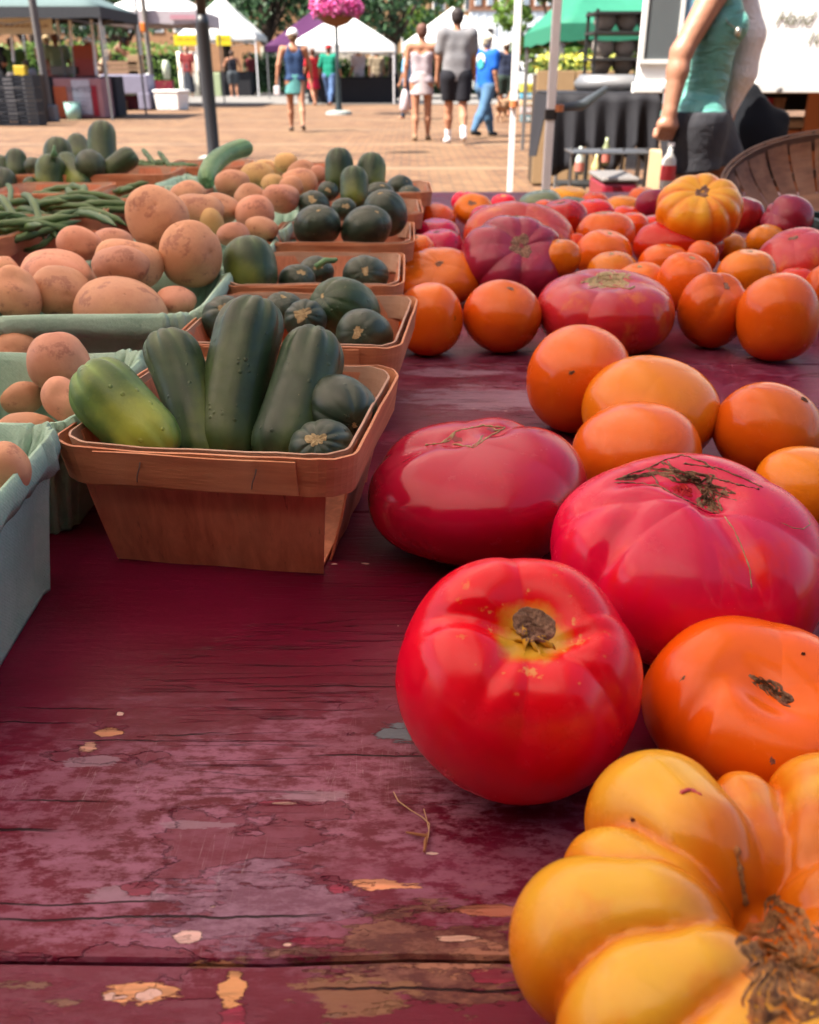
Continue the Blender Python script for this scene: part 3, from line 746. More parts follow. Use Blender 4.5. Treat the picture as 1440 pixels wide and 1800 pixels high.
TG = 'ripe tomatoes of many kinds on the red table'
def tom(m, cx, cy, w_, h_, label, **k):
    if k.get('Y') and not k.get('axis'): cy, h_ = hidden_part(cx, cy, w_, h_, k['Y'], .84)
    return fruit('tomato', label, 'tomato', TG, TM[m], cx, cy, w_, h_, **k)[0]

# ---- foreground
t1 = tom('red', 913, 1198, 437, 437, 'glossy bright red round tomato with brown stem scar ringed in yellow, beside bare boards',
         scar=(938, 1092), seed=11, n=5, rib=.12, sharp=.8, dim=.20, dw=.40, lump=.012, k=.93, topw=-.15, spin=.75, sz=0, irr=.3)
dent(t1, 939, 1097, 90, 72, .005); dent(t1, 850, 1090, 90, 16, .0035, rot=.35); dent(t1, 880, 1170, 20, 80, .0022, rot=.5); dent(t1, 1010, 1120, 70, 16, .003, rot=-.2)
skin_patch(t1, 939, 1099, 42, 31, CORK, rot=.35, seed=4, rough=.03, relief=.0006, lift=.0004, rings=12)
t2 = tom('pink', 840, 866, 390, 265, 'wide flat pink tomato with a ring shaped corky scar beside the front basket',
         axis=(-.03, -.16, 1), seed=5, n=5, rib=.10, sharp=1.0, dim=.06, dw=.6, lump=.075, k=.70, sq=.84, wide=1.04, topw=.8, spin=.6, sz=0, irr=.3)
dent(t2, 803, 772, 22, 12, .004); dent(t2, 866, 757, 24, 9, .003); dent(t2, 700, 800, 20, 90, .004, rot=.3); dent(t2, 905, 960, 30, 70, .006)
for i, P in enumerate((((746, 783), (775, 779), (790, 768), (800, 758), (830, 752), (850, 748), (888, 752), (858, 768), (832, 787), (812, 783), (790, 780)),
                       ((800, 758), (792, 774), (776, 780)), ((850, 764), (842, 776), (826, 788)), ((862, 750), (872, 757), (890, 754)))):
    skin_line(t2, P, .0007, CORKL, seed=i, step=4)
skin_patch(t2, 803, 772, 10, 6, TM['purple'], seed=3, relief=0, lift=.0002, rings=4, name='scar_hollow'); skin_patch(t2, 866, 755, 12, 4, TM['purple'], seed=4, relief=0, lift=.0002, rings=4, name='scar_hollow')
t3 = tom('pinkred', 1216, 992, 498, 392, 'largest pink and red tomato with a wide torn brown crack across its top',
         axis=(.0, -.28, 1), sq=.85, seed=23, n=6, rib=.08, sharp=.9, dim=.07, dw=.55, lump=.065, k=.78, topw=.35, spin=2.0, sz=0, irr=.35)
dent(t3, 1222, 847, 80, 26, .007, rot=.38); dent(t3, 1247, 880, 36, 20, .005, rot=.75); dent(t3, 1118, 838, 50, 12, .004, rot=-.15); dent(t3, 1300, 960, 20, 110, .003, rot=-.25); dent(t3, 1090, 930, 26, 110, .004, rot=.35)
skin_patch(t3, 1222, 845, 62, 17, CORKD, rot=.38, seed=8, rough=.38, relief=.0032)
skin_patch(t3, 1247, 880, 30, 14, CORKD, rot=.75, seed=9, rough=.4, relief=.003)
skin_patch(t3, 1118, 838, 32, 5, CORKD, rot=-.15, seed=2, rough=.3, relief=.001)
skin_patch(t3, 1200, 862, 22, 9, TM['pink'], rot=.2, seed=5, rough=.2, relief=.0008, name='scar_flesh')
for i, P in enumerate((((1083, 843), (1110, 832), (1140, 824), (1170, 808), (1200, 800), (1235, 812), (1265, 830)), ((1080, 848), (1130, 850), (1160, 856), (1190, 872), (1225, 888), (1268, 906)),
                       ((1140, 826), (1150, 840), (1160, 856)), ((1200, 815), (1260, 822), (1300, 838), (1345, 858)), ((1225, 850), (1275, 858), (1262, 880), (1272, 904)), ((1170, 808), (1190, 830), (1240, 836)), ((1246, 838), (1300, 852), (1340, 862)))):
    skin_line(t3, P, .0006, CORK, seed=i+20, step=4)
skin_line(t3, ((1272, 906), (1290, 930), (1306, 965), (1318, 1000), (1322, 1040)), .00035, CORKL, seed=44, jit=.5)
skin_line(t3, ((1372, 918), (1395, 928), (1412, 930), (1424, 922), (1420, 905)), .0002, CORKL, seed=45, jit=.3)
t4 = tom('redor', 1342, 1250, 430, 336, 'smooth orange red tomato with a split brown scar, under the biggest pink tomato',
         axis=(.05, -.4, 1), sq=.76, seed=31, n=4, rib=.07, sharp=1.0, dim=.12, dw=.45, lump=.045, k=.85, topw=.4, spin=.4, sz=0)
dent(t4, 1357, 1212, 70, 34, .006, rot=.55); dent(t4, 1230, 1230, 26, 110, .004, rot=.5)
skin_patch(t4, 1357, 1212, 48, 12, CORKD, rot=.55, seed=5, rough=.22, relief=.002)
skin_patch(t4, 1384, 1228, 12, 10, CORK, rot=.5, seed=6, rough=.1, relief=.0012)
skin_line(t4, ((1195, 1198), (1203, 1190), (1200, 1202)), .0006, CORKD, seed=1, jit=.5); skin_patch(t4, 1412, 1150, 4, 3, CORKD, seed=3, rings=3, name='speck'); skin_patch(t4, 1358, 1338, 6, 9, CORKD, seed=3, rings=3, relief=.0001, lift=0.0001, name='speck')
Z5 = TZ
lob = [((1160, 1452), (1215, 1510), .0268), ((1306, 1442), (1332, 1520), .0175), ((1458, 1445), (1450, 1535), .0245), ((1082, 1560), (1165, 1598), .0200), ((1050, 1662), (1135, 1655), .0275), ((1135, 1806), (1225, 1782), .0270),
       ((1580, 1560), (1505, 1630), .026), ((1625, 1730), (1525, 1720), .026), ((1270, 1960), (1312, 1860), .026), ((1400, 1990), (1395, 1880), .026), ((1565, 1895), (1485, 1815), .026)]
s5 = SDF(.003); c5 = onz(1385, 1700, TZ+.030); s5.cap(c5+[0, 0, -.016], c5+[0, 0, -.014], .038, .036, 1, .004)
for (ax_, ay_), (bx_, by_), r0 in lob:
    A_, B_ = onz(ax_, ay_, TZ+.044), onz(bx_, by_, TZ+.047)
    r0 *= .965; s5.cap(A_, B_, r0, r0*.96, 1, .0022); A2_, B2_ = A_*.88+c5*.12, B_*.85+A_*.15; A2_[2] = B2_[2] = TZ+r0*.9+.001; s5.cap(A2_, B2_, r0*.88, r0*.88, 1, .003)
s5.cut(lambda X, Y, Z: TZ-Z)
V5, F5 = s5.build(.0019)
b5 = np.array([c5[0], c5[1], V5[:, 2].min()]); H5 = V5[:, 2].max()-b5[2]; d5 = np.hypot(V5[:, 0]-c5[0], V5[:, 1]-c5[1])
dl = []
for (ax_, ay_), (bx_, by_), r0 in lob:
    A_, B_ = onz(ax_, ay_, TZ+.044), onz(bx_, by_, TZ+.047); ab = B_-A_; t_ = np.clip(((V5-A_) @ ab)/(ab @ ab), 0, 1); q_ = V5-A_-t_[:, None]*ab; q_[:, 2] *= .35; dl.append(np.linalg.norm(q_, axis=1)-r0*.97)
dl = np.sort(np.array(dl), 0); cre = np.exp(-((dl[1]-dl[0])/.0042)**1.2)*np.clip((V5[:, 2]-TZ-.012)/.02, 0, 1)
ctr = np.array([c5[0], c5[1], 0]); out = V5-np.array([c5[0], c5[1], TZ+.02]); out /= np.linalg.norm(out, axis=1)[:, None]+1e-9
V5 = V5-out*(cre*.0042)[:, None]
t5 = obj('tomato', V5-b5, F5, TM['yellow'], None, True, dict(u=.52+2.6*(1-(V5[:, 2]-b5[2])/H5), g=np.clip(np.maximum(1-(d5-.030)/.018, cre*.9), 0, 1)), b5)
tag(t5, 'huge deeply lobed yellow orange tomato in the near corner with a rotten corky hollow', 'tomato', TG)
t5.modifiers.new('smooth', 'SMOOTH').iterations = 2
skin_patch(t5, 1392, 1700, 112, 96, CORKG, rot=.3, seed=14, rough=.20, relief=.0018, lift=.0004, rings=20, n=110)
skin_line(t5, ((1294, 1486), (1299, 1520), (1306, 1560), (1312, 1600)), .0009, CORKG, seed=3, step=6)
skin_line(t5, ((1195, 1395), (1215, 1388), (1240, 1402)), .0008, TM['pinkor'], seed=9); skin_patch(t5, 1113, 1441, 4, 4, CORKD, seed=3, rings=3, name='speck')
# small orange group
OR = 'plain orange tomatoes'
tom('orange', 1018, 666, 186, 192, 'orange tomato with a small dark pock mark, leftmost behind the big pink ones', seed=41, k=.98, n=0, dim=.0, dw=.3, lump=.04, sz=.0, wide=1.04)
skin_patch(bpy.context.scene.objects['tomato.005'], 1005, 655, 6, 4, CORKD, rot=-.6, seed=3, rings=3, name='speck')
tom('orange', 1145, 724, 246, 200, 'widest smooth orange tomato of the loose group, rear centre', seed=42, k=.86, n=3, rib=.02, dim=.0, lump=.03, sz=0, Y=None)
tom('orange', 1120, 796, 230, 182, 'smooth orange tomato tucked between the wide orange one and big pink ones', seed=43, k=.8, n=0, dim=.0, lump=.02, sz=0)
tom('orange', 1352, 758, 202, 174, 'smooth orange tomato at the right with a tiny tip mark on top', seed=44, k=.9, n=3, rib=.02, dim=-.02, lump=.03, scar=(1410, 690), sz=.05)
tom('orange', 1416, 862, 186, 156, 'orange tomato cut by the right picture edge just beyond the biggest pink one', seed=45, k=.9, n=0, dim=0, lump=.03, sz=0)
# second bank
tom('orange', 755, 561, 118, 130, 'front orange tomato standing beside the wooden basket rim', seed=51, k=1, n=0, dim=.03, lump=.02, sz=0)
tom('orange', 883, 556, 140, 130, 'front round deep orange tomato, second from the wooden baskets', seed=52, k=.93, n=0, dim=.04, lump=.03, scar=(897, 502), sz=.06)
t13 = tom('pinkor', 1065, 549, 245, 155, 'broad pink and orange tomato with a wide grey corky crown, front of the bank', seed=53, k=.72, n=6, rib=.06, sharp=.8, dim=.03, dw=.5, lump=.04, axis=(0, -.12, 1), sq=.82, sz=0)
dent(t13, 1070, 492, 50, 18, .007)
skin_patch(t13, 1070, 492, 42, 13, CORKL, seed=7, rough=.35, relief=.0018); 
for i, P in enumerate((((1020, 498), (1050, 486), (1085, 482), (1118, 494)), ((1032, 508), (1060, 502), (1110, 508), (1122, 500)), ((1050, 480), (1045, 505)), ((1095, 482), (1090, 508)))): skin_line(t13, P, .0013, CORKL, seed=i+60, step=4)
tom('orange', 1254, 545, 128, 134, 'small ribbed orange tomato with pinched top, right of the corky crowned one', seed=54, k=.95, n=5, rib=.08, sharp=.8, dim=.14, dw=.35, topw=.1, lump=.02, scar=(1277, 497), sz=.08)
tom('orange', 1368, 557, 150, 156, 'egg shaped shiny orange tomato standing at the front right of the bank', seed=55, k=1.1, n=0, dim=0, lump=.04, sz=0)
tom('orange', 1450, 520, 90, 110, 'orange tomato at the right edge behind the egg shaped one', seed=56, k=1, n=0, dim=0, lump=.03, sz=0, Y=1.12)
tom('orange', 772, 486, 152, 104, 'wide ribbed orange tomato behind the first of the front row', seed=57, k=.72, n=8, rib=.05, sharp=.8, dim=.07, lump=.03, scar=(768, 452), sz=.07)
t17 = tom('purple', 906, 447, 192, 138, 'large dusky purple ribbed tomato with a deep puckered top', seed=58, k=.78, n=8, rib=.13, sharp=.8, dim=.18, dw=.42, lump=.03, topw=.4, scar=(925, 416), sz=.2, Y=1.24)
tom('pinkor', 912, 412, 196, 118, 'big pink and orange shouldered tomato behind the dusky purple one', seed=59, k=.75, n=6, rib=.05, dim=.1, lump=.03, scar=(925, 372), sz=.12, Y=1.42)
tom('pink', 771, 426, 90, 48, 'pink tomato low behind the ribbed orange one', seed=60, k=.75, n=5, rib=.06, dim=.08, lump=.03, sz=.1, Y=1.38)
tom('pink', 769, 404, 82, 42, 'dull pink tomato beside the fourth wooden basket', seed=61, k=.75, n=5, rib=.06, dim=.1, lump=.03, sz=0, Y=1.55)
tom('redor', 766, 376, 72, 40, 'blurred orange tomato beside the far wooden basket', seed=62, k=.85, n=0, dim=.05, lump=.03, sz=0, Y=1.8)
tom('orange', 832, 363, 70, 48, 'orange ribbed tomato behind the pink bank with a dark top mark', seed=63, k=.8, n=6, rib=.06, dim=.1, lump=.03, scar=(830, 352), sz=.14, Y=1.85)
tom('red', 815, 352, 44, 32, 'half hidden red tomato at the back left', seed=64, k=.8, dim=.1, lump=.03, sz=0, Y=2.0)
tom('red', 885, 352, 46, 24, 'small bright red tomato in the sun at the far edge', seed=65, k=.7, dim=.1, lump=.03, sz=0, Y=2.1)
tom('pink', 990, 380, 90, 62, 'pink tomato shaded behind the pink and orange shouldered one', seed=66, k=.75, n=6, rib=.06, dim=.1, lump=.03, sz=.1, Y=1.62)
tom('green', 950, 350, 74, 34, 'grey green striped tomato at the far table edge', seed=67, k=.75, n=5, rib=.05, dim=.08, lump=.02, sz=0, Y=2.1)
tom('green', 1008, 362, 62, 34, 'grey green tomato in front of the golden one', seed=68, k=.75, n=5, rib=.05, dim=.08, lump=.02, sz=0, Y=1.95)
tom('sunlit_gold', 1000, 344, 72, 32, 'golden yellow tomato at the far edge with sunlight put into its colour', seed=69, k=.75, dim=.08, lump=.02, sz=0, Y=2.25)
rows_extra = [('orange', 985, 455, 74, 70, 1.22, 'orange tomato in the gap right of the dusky purple one, low down'),
 ('orange', 735, 440, 60, 56, 1.3, 'orange tomato behind the first of the front row, beside the third wooden basket'),
 ('redor', 1150, 430, 66, 50, 1.42, 'red orange tomato low behind the pale one and left of the long pink one'),
 ('orange', 1345, 420, 70, 52, 1.45, 'orange tomato under the wine red crinkled one'),
 ('redor', 960, 372, 60, 44, 1.8, 'red orange tomato between the big shouldered one and the green ones'),
 ('orange', 1130, 345, 54, 34, 2.05, 'small orange tomato near the red cooler at the far edge'),
 ('pink', 860, 385, 70, 50, 1.68, 'pink tomato rising behind the big shouldered one'),
 ('orange', 1190, 385, 62, 44, 1.62, 'orange tomato left of and below the yellow pumpkin shaped one'),
 ('orange', 1262, 402, 56, 44, 1.50, 'orange tomato touching the underside of the yellow pumpkin shaped one'),
 ('redor', 1400, 500, 70, 60, 1.2, 'red orange tomato behind the egg shaped one under the pink striped one')]
rows = [('orange', 1060, 441, 104, 76, 1.32, 'orange tomato directly above the corky crowned one, left of two pale ones'),
 ('orange', 1065, 402, 106, 62, 1.46, 'orange tomato at the centre of the middle bank, glowing at its left shoulder'),
 ('orange', 1078, 466, 92, 50, 1.19, 'low orange tomato touching the back of the corky crowned one'),
 ('redor', 1042, 371, 78, 44, 1.7, 'red orange tomato in the rear row behind the centre of the bank'),
 ('redor', 1100, 378, 60, 34, 1.75, 'small red orange tomato half hidden in the rear row'),
 ('orange', 1095, 358, 66, 30, 1.95, 'small orange tomato in the farthest row by the red cooler'),
 ('orange', 1160, 367, 60, 30, 1.8, 'orange tomato in the rear row near the yellow pumpkin shaped one'),
 ('orange', 1167, 455, 94, 54, 1.27, 'pale orange tomato left of the long pink one, half hidden'),
 ('orange', 1204, 496, 100, 106, 1.10, 'tall pale orange tomato wedged behind the ribbed small one'),
 ('orange', 1126, 487, 100, 54, 1.14, 'orange tomato peeking out right behind the grey corky crown'),
 ('redor', 1111, 396, 62, 46, 1.52, 'red orange tomato between the centre ones and the long pink one'),
 ('orange', 1312, 476, 108, 76, 1.17, 'orange tomato leaning against the pink striped one at right'),
 ('orange', 1282, 430, 62, 40, 1.4, 'orange tomato below the yellow pumpkin shaped one'),
 ('redor', 1010, 440, 44, 60, 1.4, 'narrow strip of orange tomato right of the dusky purple one'),
 ('orange', 1440, 470, 60, 60, 1.3, 'orange tomato at the right edge under the pink striped one'),
 ('redor', 1150, 400, 70, 46, 1.56, 'orange tomato partly under the long pink one'),
 ('orange', 1235, 452, 60, 60, 1.25, 'orange tomato in the gap right of the long pink one'),
 ('redor', 1045, 350, 50, 26, 2.1, 'farthest small red orange tomato at the table edge'),
 ('pink', 1370, 430, 60, 50, 1.5, 'pink tomato in shade under the dark crinkled ones')]
for i, (m, x, y, a, b, Y, lab) in enumerate(rows+rows_extra):
    tom(m, x, y, a, b, lab, seed=70+i, k=.92, n=(0, 4, 6)[i % 3], rib=.05, dim=.07, dw=.3, lump=.05, sz=.075, sm=CORKL, Y=Y)
tom('pink', 1193, 430, 162, 84, 'long waisted pink tomato lying across the middle of the bank', seed=91, k=.75, n=0, dim=0, lump=.10, wide=1.5, sz=0, Y=1.36, spin=0, axis=(0, 0, 1))
tom('yellow', 1230, 361, 156, 114, 'yellow pumpkin shaped ribbed tomato perched highest on the bank', seed=92, k=.78, n=10, rib=.11, sharp=.9, dim=.16, dw=.4, lump=.02, topw=.5, scar=(1234, 322), sz=.15, Y=1.36)
tom('purple', 1312, 378, 70, 66, 'dark wine red tomato between the yellow one and the crinkled one', seed=93, k=.8, n=5, rib=.08, dim=.1, lump=.04, sz=0, Y=1.55)
tom('purple', 1384, 385, 96, 88, 'dark wine red crinkled tomato with a knobbly nose by the bushel basket', seed=94, k=.82, n=6, rib=.16, sharp=.8, dim=.1, lump=.08, scar=(1350, 370), sz=0, Y=1.5)
tom('pinkor', 1400, 447, 150, 96, 'pink tomato with yellow streaks and a hair crack, right edge of the bank', seed=95, k=.72, n=6, rib=.05, dim=.05, lump=.03, scar=(1385, 408), sz=.08, Y=1.28)
tom('purple', 1148, 352, 64, 40, 'mauve pink tomato in the rear row left of the yellow pumpkin shaped one', seed=96, k=.8, dim=.08, lump=.03, sz=0, Y=1.75)

# ---- wooden tills
def tl(label, cx, cy, rz, seed, **k): return till(label, cx, cy, rz, seed=seed, **k)
tl('wooden basket in front full of upright cucumbers, whole side panel showing', -.109, .568, math.radians(-8.5), 1, wt=.176, dt=.176)
tl('wooden basket just behind the front one, holding round dark cucumbers', -.093, .795, math.radians(-5), 2)
tl('third wooden basket in the row with a blunt dark cucumber at its corner', -.100, 1.02, 0, 3)
tl('fourth wooden basket piled with big blunt dark cucumbers', -.088, 1.27, 0, 4)
tl('fifth wooden basket under the three tall cucumbers', -.075, 1.53, .02, 5)
tl('last wooden basket at the far table edge in the cucumber row', -.055, 1.80, .02, 6)
CG = 'cucumbers in the wooden baskets'
cucumber('fat cucumber with a yellow green belly leaning over the left corner of the front basket', 'light', (146, 646, .550), (300, 806, .520), .0222, 1, CG, bend=.02, r1=.021, belly=(.25, -.8, .35))
cucumber('dark slim cucumber standing second from left in the front basket', 'mid', (286, 582, .62), (356, 830, .555), .0198, 2, CG, bend=-.04, r1=.017, belly=(.7, -.5, 0))
cucumber('tallest dark cucumber standing in the middle of the front basket', 'dark', (455, 524, .64), (396, 830, .56), .0252, 3, CG, bend=.03, r1=.022, belly=(-.3, -.8, .2))
cucumber('thick dark cucumber leaning right of the tallest one in the front basket', 'dark', (560, 578, .62), (485, 830, .545), .0235, 4, CG, bend=-.02, r1=.023, belly=(.5, -.7, 0))
def knob(label, cx, cy, w_, h_, sc, Y, seed, mat='blue', sz=.16, k=1.15, rib=.06, sm=CORKL, n=9):
    cy, h_ = hidden_part(cx, cy, w_, h_, Y, .9)
    o, _ = fruit('cucumber', label, 'cucumber', CG, CM[mat], cx, cy, w_, h_, scar=sc, Y=Y, seed=seed, n=n, rib=rib, sharp=.55, dim=.06, dw=.3, lump=.04, k=k, topw=.2, sz=sz, sm=sm, sshape=.3, irr=.1)
    at = o.data.attributes.new('b', 'FLOAT', 'POINT'); return o
knob('knobbly dark cucumber with a pale scratched crease at the right of the front basket', 598, 718, 132, 122, (622, 745), .572, 101, sz=.06, rib=.1)
knob('small ribbed cucumber tip with white star scar at the right of the front basket', 568, 776, 122, 80, (558, 772), .522, 102, rib=.12, sz=.2, n=10)
knob('ribbed cucumber tip with tan scar at the left of the second basket', 396, 563, 86, 88, (398, 545), .80, 103, rib=.12, sz=.26)
knob('ribbed cucumber tip behind the tallest one in the second basket', 497, 545, 74, 66, (500, 520), .87, 104, sz=.1)
knob('wrinkled cucumber end with a frayed tan scar in the second basket', 537, 562, 76, 74, (534, 552), .80, 105, rib=.14, sz=.3)
knob('large smooth cucumber lying at the back right of the second basket', 606, 532, 126, 92, (570, 520), .85, 106, mat='mid', rib=.05, sz=.05)
knob('cucumber with a round orange brown blossom scar at the right of the second basket', 641, 575, 102, 66, (632, 582), .78, 107, sz=.15, rib=.04)
cucumber('blunt dark cucumber standing at the left corner of the third basket', 'mid', (430, 415, 1.0), (452, 530, .97), .0280, 8, CG, bend=0, ra=.03)
knob('ribbed cucumber tip low in the middle of the third basket', 522, 487, 66, 46, (528, 478), 1.0, 108)
knob('cucumber with a curly green stem in the third basket', 555, 470, 66, 42, (560, 468), 1.06, 109)
knob('round cucumber end with tan dot at the right of the third basket', 643, 481, 82, 66, (642, 474), 1.03, 110, sz=.14)
o = knob('blunt cucumber end at the front left of the fourth basket', 558, 396, 84, 74, (560, 370), 1.21, 111, sz=.05, rib=.03, k=1.3)
knob('blunt cucumber end with stem at the front right of the fourth basket', 644, 396, 90, 72, (660, 372), 1.21, 112, sz=.05, rib=.03, k=1.25)
knob('big cucumber leaning on the right rim of the fourth basket', 678, 374, 78, 84, (670, 338), 1.30, 113, sz=.07, rib=.05, k=1.2)
knob('small cucumber tip between the big ones of the fourth basket', 604, 366, 46, 38, (607, 362), 1.3, 114, sz=.2)
knob('ribbed cucumber tip at the back left of the fourth basket', 552, 356, 58, 44, (548, 350), 1.38, 115, sz=.2)
knob('small cucumber tip at the back of the fourth basket under the tall ones', 577, 336, 38, 36, (577, 334), 1.5, 116, sz=.2)
knob('flat dark cucumber behind the leaning one of the fourth basket', 666, 335, 54, 32, (672, 326), 1.5, 117, sz=.1)
cucumber('tall dark cucumber, left of the three standing in the fifth basket', 'dark', (596, 258, 1.56), (597, 340, 1.54), .0225, 18, CG, bend=0, ra=.02)
cucumber('tall dark cucumber, right of the three standing in the fifth basket', 'mid', (655, 268, 1.58), (650, 345, 1.55), .0228, 19, CG, bend=0, ra=.02, belly=(.8, -.4, 0))
cucumber('shorter cucumber in front, middle of the three standing in the fifth basket', 'mid', (623, 292, 1.45), (622, 368, 1.42), .0205, 20, CG, bend=0, ra=.03, belly=(0, -1, 0))
knob('dark cucumber lying low in the farthest wooden basket', 702, 320, 50, 26, (715, 318), 1.78, 118, sz=.05, rib=.03)
knob('grey green cucumber low in the farthest wooden basket', 722, 338, 44, 26, (715, 330), 1.74, 119, sz=.05, rib=.03)

# ---- pulp cartons and potatoes
carton('green pulp carton at the left edge nearest the camera, its fluted side showing', -.270, .408, math.radians(2), w=.140, d=.185, h=.093, fl=.013, seed=1)
carton('green pulp carton behind the nearest one, squeezed beside the front wooden basket', -.280, .604, math.radians(-3), w=.155, d=.165, h=.085, seed=2)
carton('wide green pulp carton filled with the big tan potatoes', -.285, .875, math.radians(1), w=.20, d=.2, h=.090, seed=3)
carton('green pulp carton at the left edge behind the two near ones', -.49, .87, math.radians(1), w=.20, d=.2, h=.090, seed=4)
carton('green pulp carton hidden under the second heap of potatoes', -.270, 1.12, 0, w=.20, d=.2, h=.085, seed=5)
carton('green pulp carton beside the fourth wooden basket', -.262, 1.36, 0, w=.19, d=.2, h=.085, seed=6)
carton('green pulp carton beside the fifth wooden basket', -.250, 1.60, 0, w=.19, d=.2, h=.085, seed=7)
carton('farthest green pulp carton under the light green cucumber', -.36, 1.90, 0, w=.24, d=.2, h=.085, seed=8)
PT = [('tan', 12, 825, 88, 100, .44, 'orange tan potato in the nearest carton at the left edge'),
 ('pink', 104, 636, 116, 106, .66, 'upright pink potato with flaky skin standing alone in the second carton'),
 ('pink', 112, 706, 82, 90, .60, 'smooth pink potato beside the light cucumber'),
 ('tan', 45, 755, 120, 62, .60, 'pinkish tan potato low at the left of the second carton'),
 ('pink', 58, 770, 96, 40, .575, 'flat freckled pink potato low at the front rim of the second carton'),
 ('tan', 212, 537, 168, 104, .83, 'largest long tan potato lying on the front rim with eyes at its right end'),
 ('tan', 30, 515, 90, 100, .84, 'tan potato with brown peeled patches at the left edge'),
 ('tan', 108, 514, 112, 96, .87, 'tan potato between the peeled one and the long one'),
 ('pink', 310, 529, 72, 54, .88, 'wrinkled pink potato peeking out at the right of the long tan one'),
 ('pink', 100, 466, 140, 58, .95, 'long pink potato lying in the second row at left'),
 ('tan', 228, 464, 124, 90, .93, 'tan potato behind its pink twin in the middle of the heap'),
 ('pink', 212, 470, 104, 78, .90, 'pinkish potato resting above the long tan one'),
 ('tan', 335, 446, 112, 120, .95, 'round tan potato with dark dirt spots standing at the right of the heap'),
 ('tan', 276, 382, 114, 116, 1.02, 'highest round tan potato on top of the heap'),
 ('pink', 140, 426, 84, 60, 1.02, 'pink potato in the back row left of the highest one'),
 ('pink', 198, 418, 76, 36, 1.08, 'slim pink potato lying behind the heap'),
 ('tan', 5, 470, 60, 40, .95, 'tan potato at the left edge behind the peeled one'),
 ('tan', 30, 600, 90, 50, .78, 'tan potato hidden below the wide carton'),
 ('tan', 350, 370, 90, 60, 1.2, 'tan potato behind the highest round one'),
 ('yel', 372, 392, 44, 54, 1.18, 'small yellow tan potato right of the highest one'),
 ('tan', 330, 338, 66, 44, 1.4, 'tan potato in the back rows left of the light green cucumber'),
 ('tan', 384, 366, 76, 56, 1.28, 'bumpy tan potato in the second heap'),
 ('pink', 448, 374, 70, 64, 1.26, 'pointed pink potato on the front of the second heap'),
 ('pink', 410, 412, 60, 44, 1.12, 'pink potato beside the blunt dark cucumber'),
 ('tan', 442, 348, 62, 54, 1.38, 'pointed tan potato at the centre of the second heap'),
 ('tan', 408, 322, 62, 50, 1.50, 'pointed brown potato below the light green cucumber'),
 ('pink', 494, 350, 66, 52, 1.36, 'rosy potato at the right of the second heap'),
 ('tan', 512, 328, 44, 40, 1.5, 'tan potato at the right of the third heap'),
 ('yel', 452, 305, 62, 42, 1.66, 'yellow potato in the third heap'),
 ('yel', 503, 286, 42, 36, 1.86, 'round yellow potato highest in the third heap'),
 ('tan', 530, 302, 52, 44, 1.78, 'tan potato at the back right of the third heap'),
 ('tan', 526, 318, 66, 46, 1.62, 'long tan potato at the right side of the third heap'),
 ('yel', 480, 322, 44, 34, 1.6, 'yellow tan potato inside the third heap'),
 ('yel', 470, 293, 60, 26, 1.9, 'yellow squash like potato at the far edge'),
 ('tan', 460, 400, 60, 40, 1.2, 'tan potato low in the second heap carton'),
 ('tan', 40, 700, 80, 60, .66, 'tan potato in the shade of the second carton'),
 ('tan', -30, 560, 80, 80, .86, 'tan potato beyond the peeled one at the left edge'),
 ('pink', 560, 305, 30, 30, 1.7, 'small pink potato next to the tall cucumbers')]
for i, (m, x, y, a, b, Y, lab) in enumerate(PT): potato(lab, m, x, y, a, b, Y, 200+i)
FG = 'large cucumbers piled at the far left'
cucumber('light green long cucumber lying on top of the far potatoes', 'pale', (438, 258, 1.80), (362, 322, 1.62), .0165, 40, FG, bend=.10, ra=.02)

# ---- left: beans and far cucumbers
tl('wooden basket of green beans at the left edge, front one', -.62, 1.30, .05, 11, group='wooden baskets of green beans')
tl('wooden basket of green beans behind the front one', -.57, 1.52, .03, 12, group='wooden baskets of green beans')
tl('wooden bean basket with empty looking front left of the highest potato', -.46, 1.72, .02, 13, group='wooden baskets of green beans')
tl('second wooden bean basket at the far left', -.66, 1.78, .02, 14, group='wooden baskets of green beans')
tl('wooden basket under the cucumber with the pointed stem', -.78, 2.05, .03, 15, group='wooden baskets of the far cucumbers', h=.09)
tl('wooden basket under the farthest upright cucumber', -.585, 2.06, .03, 16, group='wooden baskets of the far cucumbers', h=.09)
tl('wooden basket at the left edge below far cucumbers', -.98, 2.02, .03, 17, group='wooden baskets of the far cucumbers', h=.09)
tl('wooden basket of beans with tips pointing up at the far edge', -.47, 2.28, .03, 18, group='wooden baskets of green beans')
tl('empty looking wooden basket right of the far bean tips', -.27, 2.22, .0, 19, group='wooden baskets of green beans')
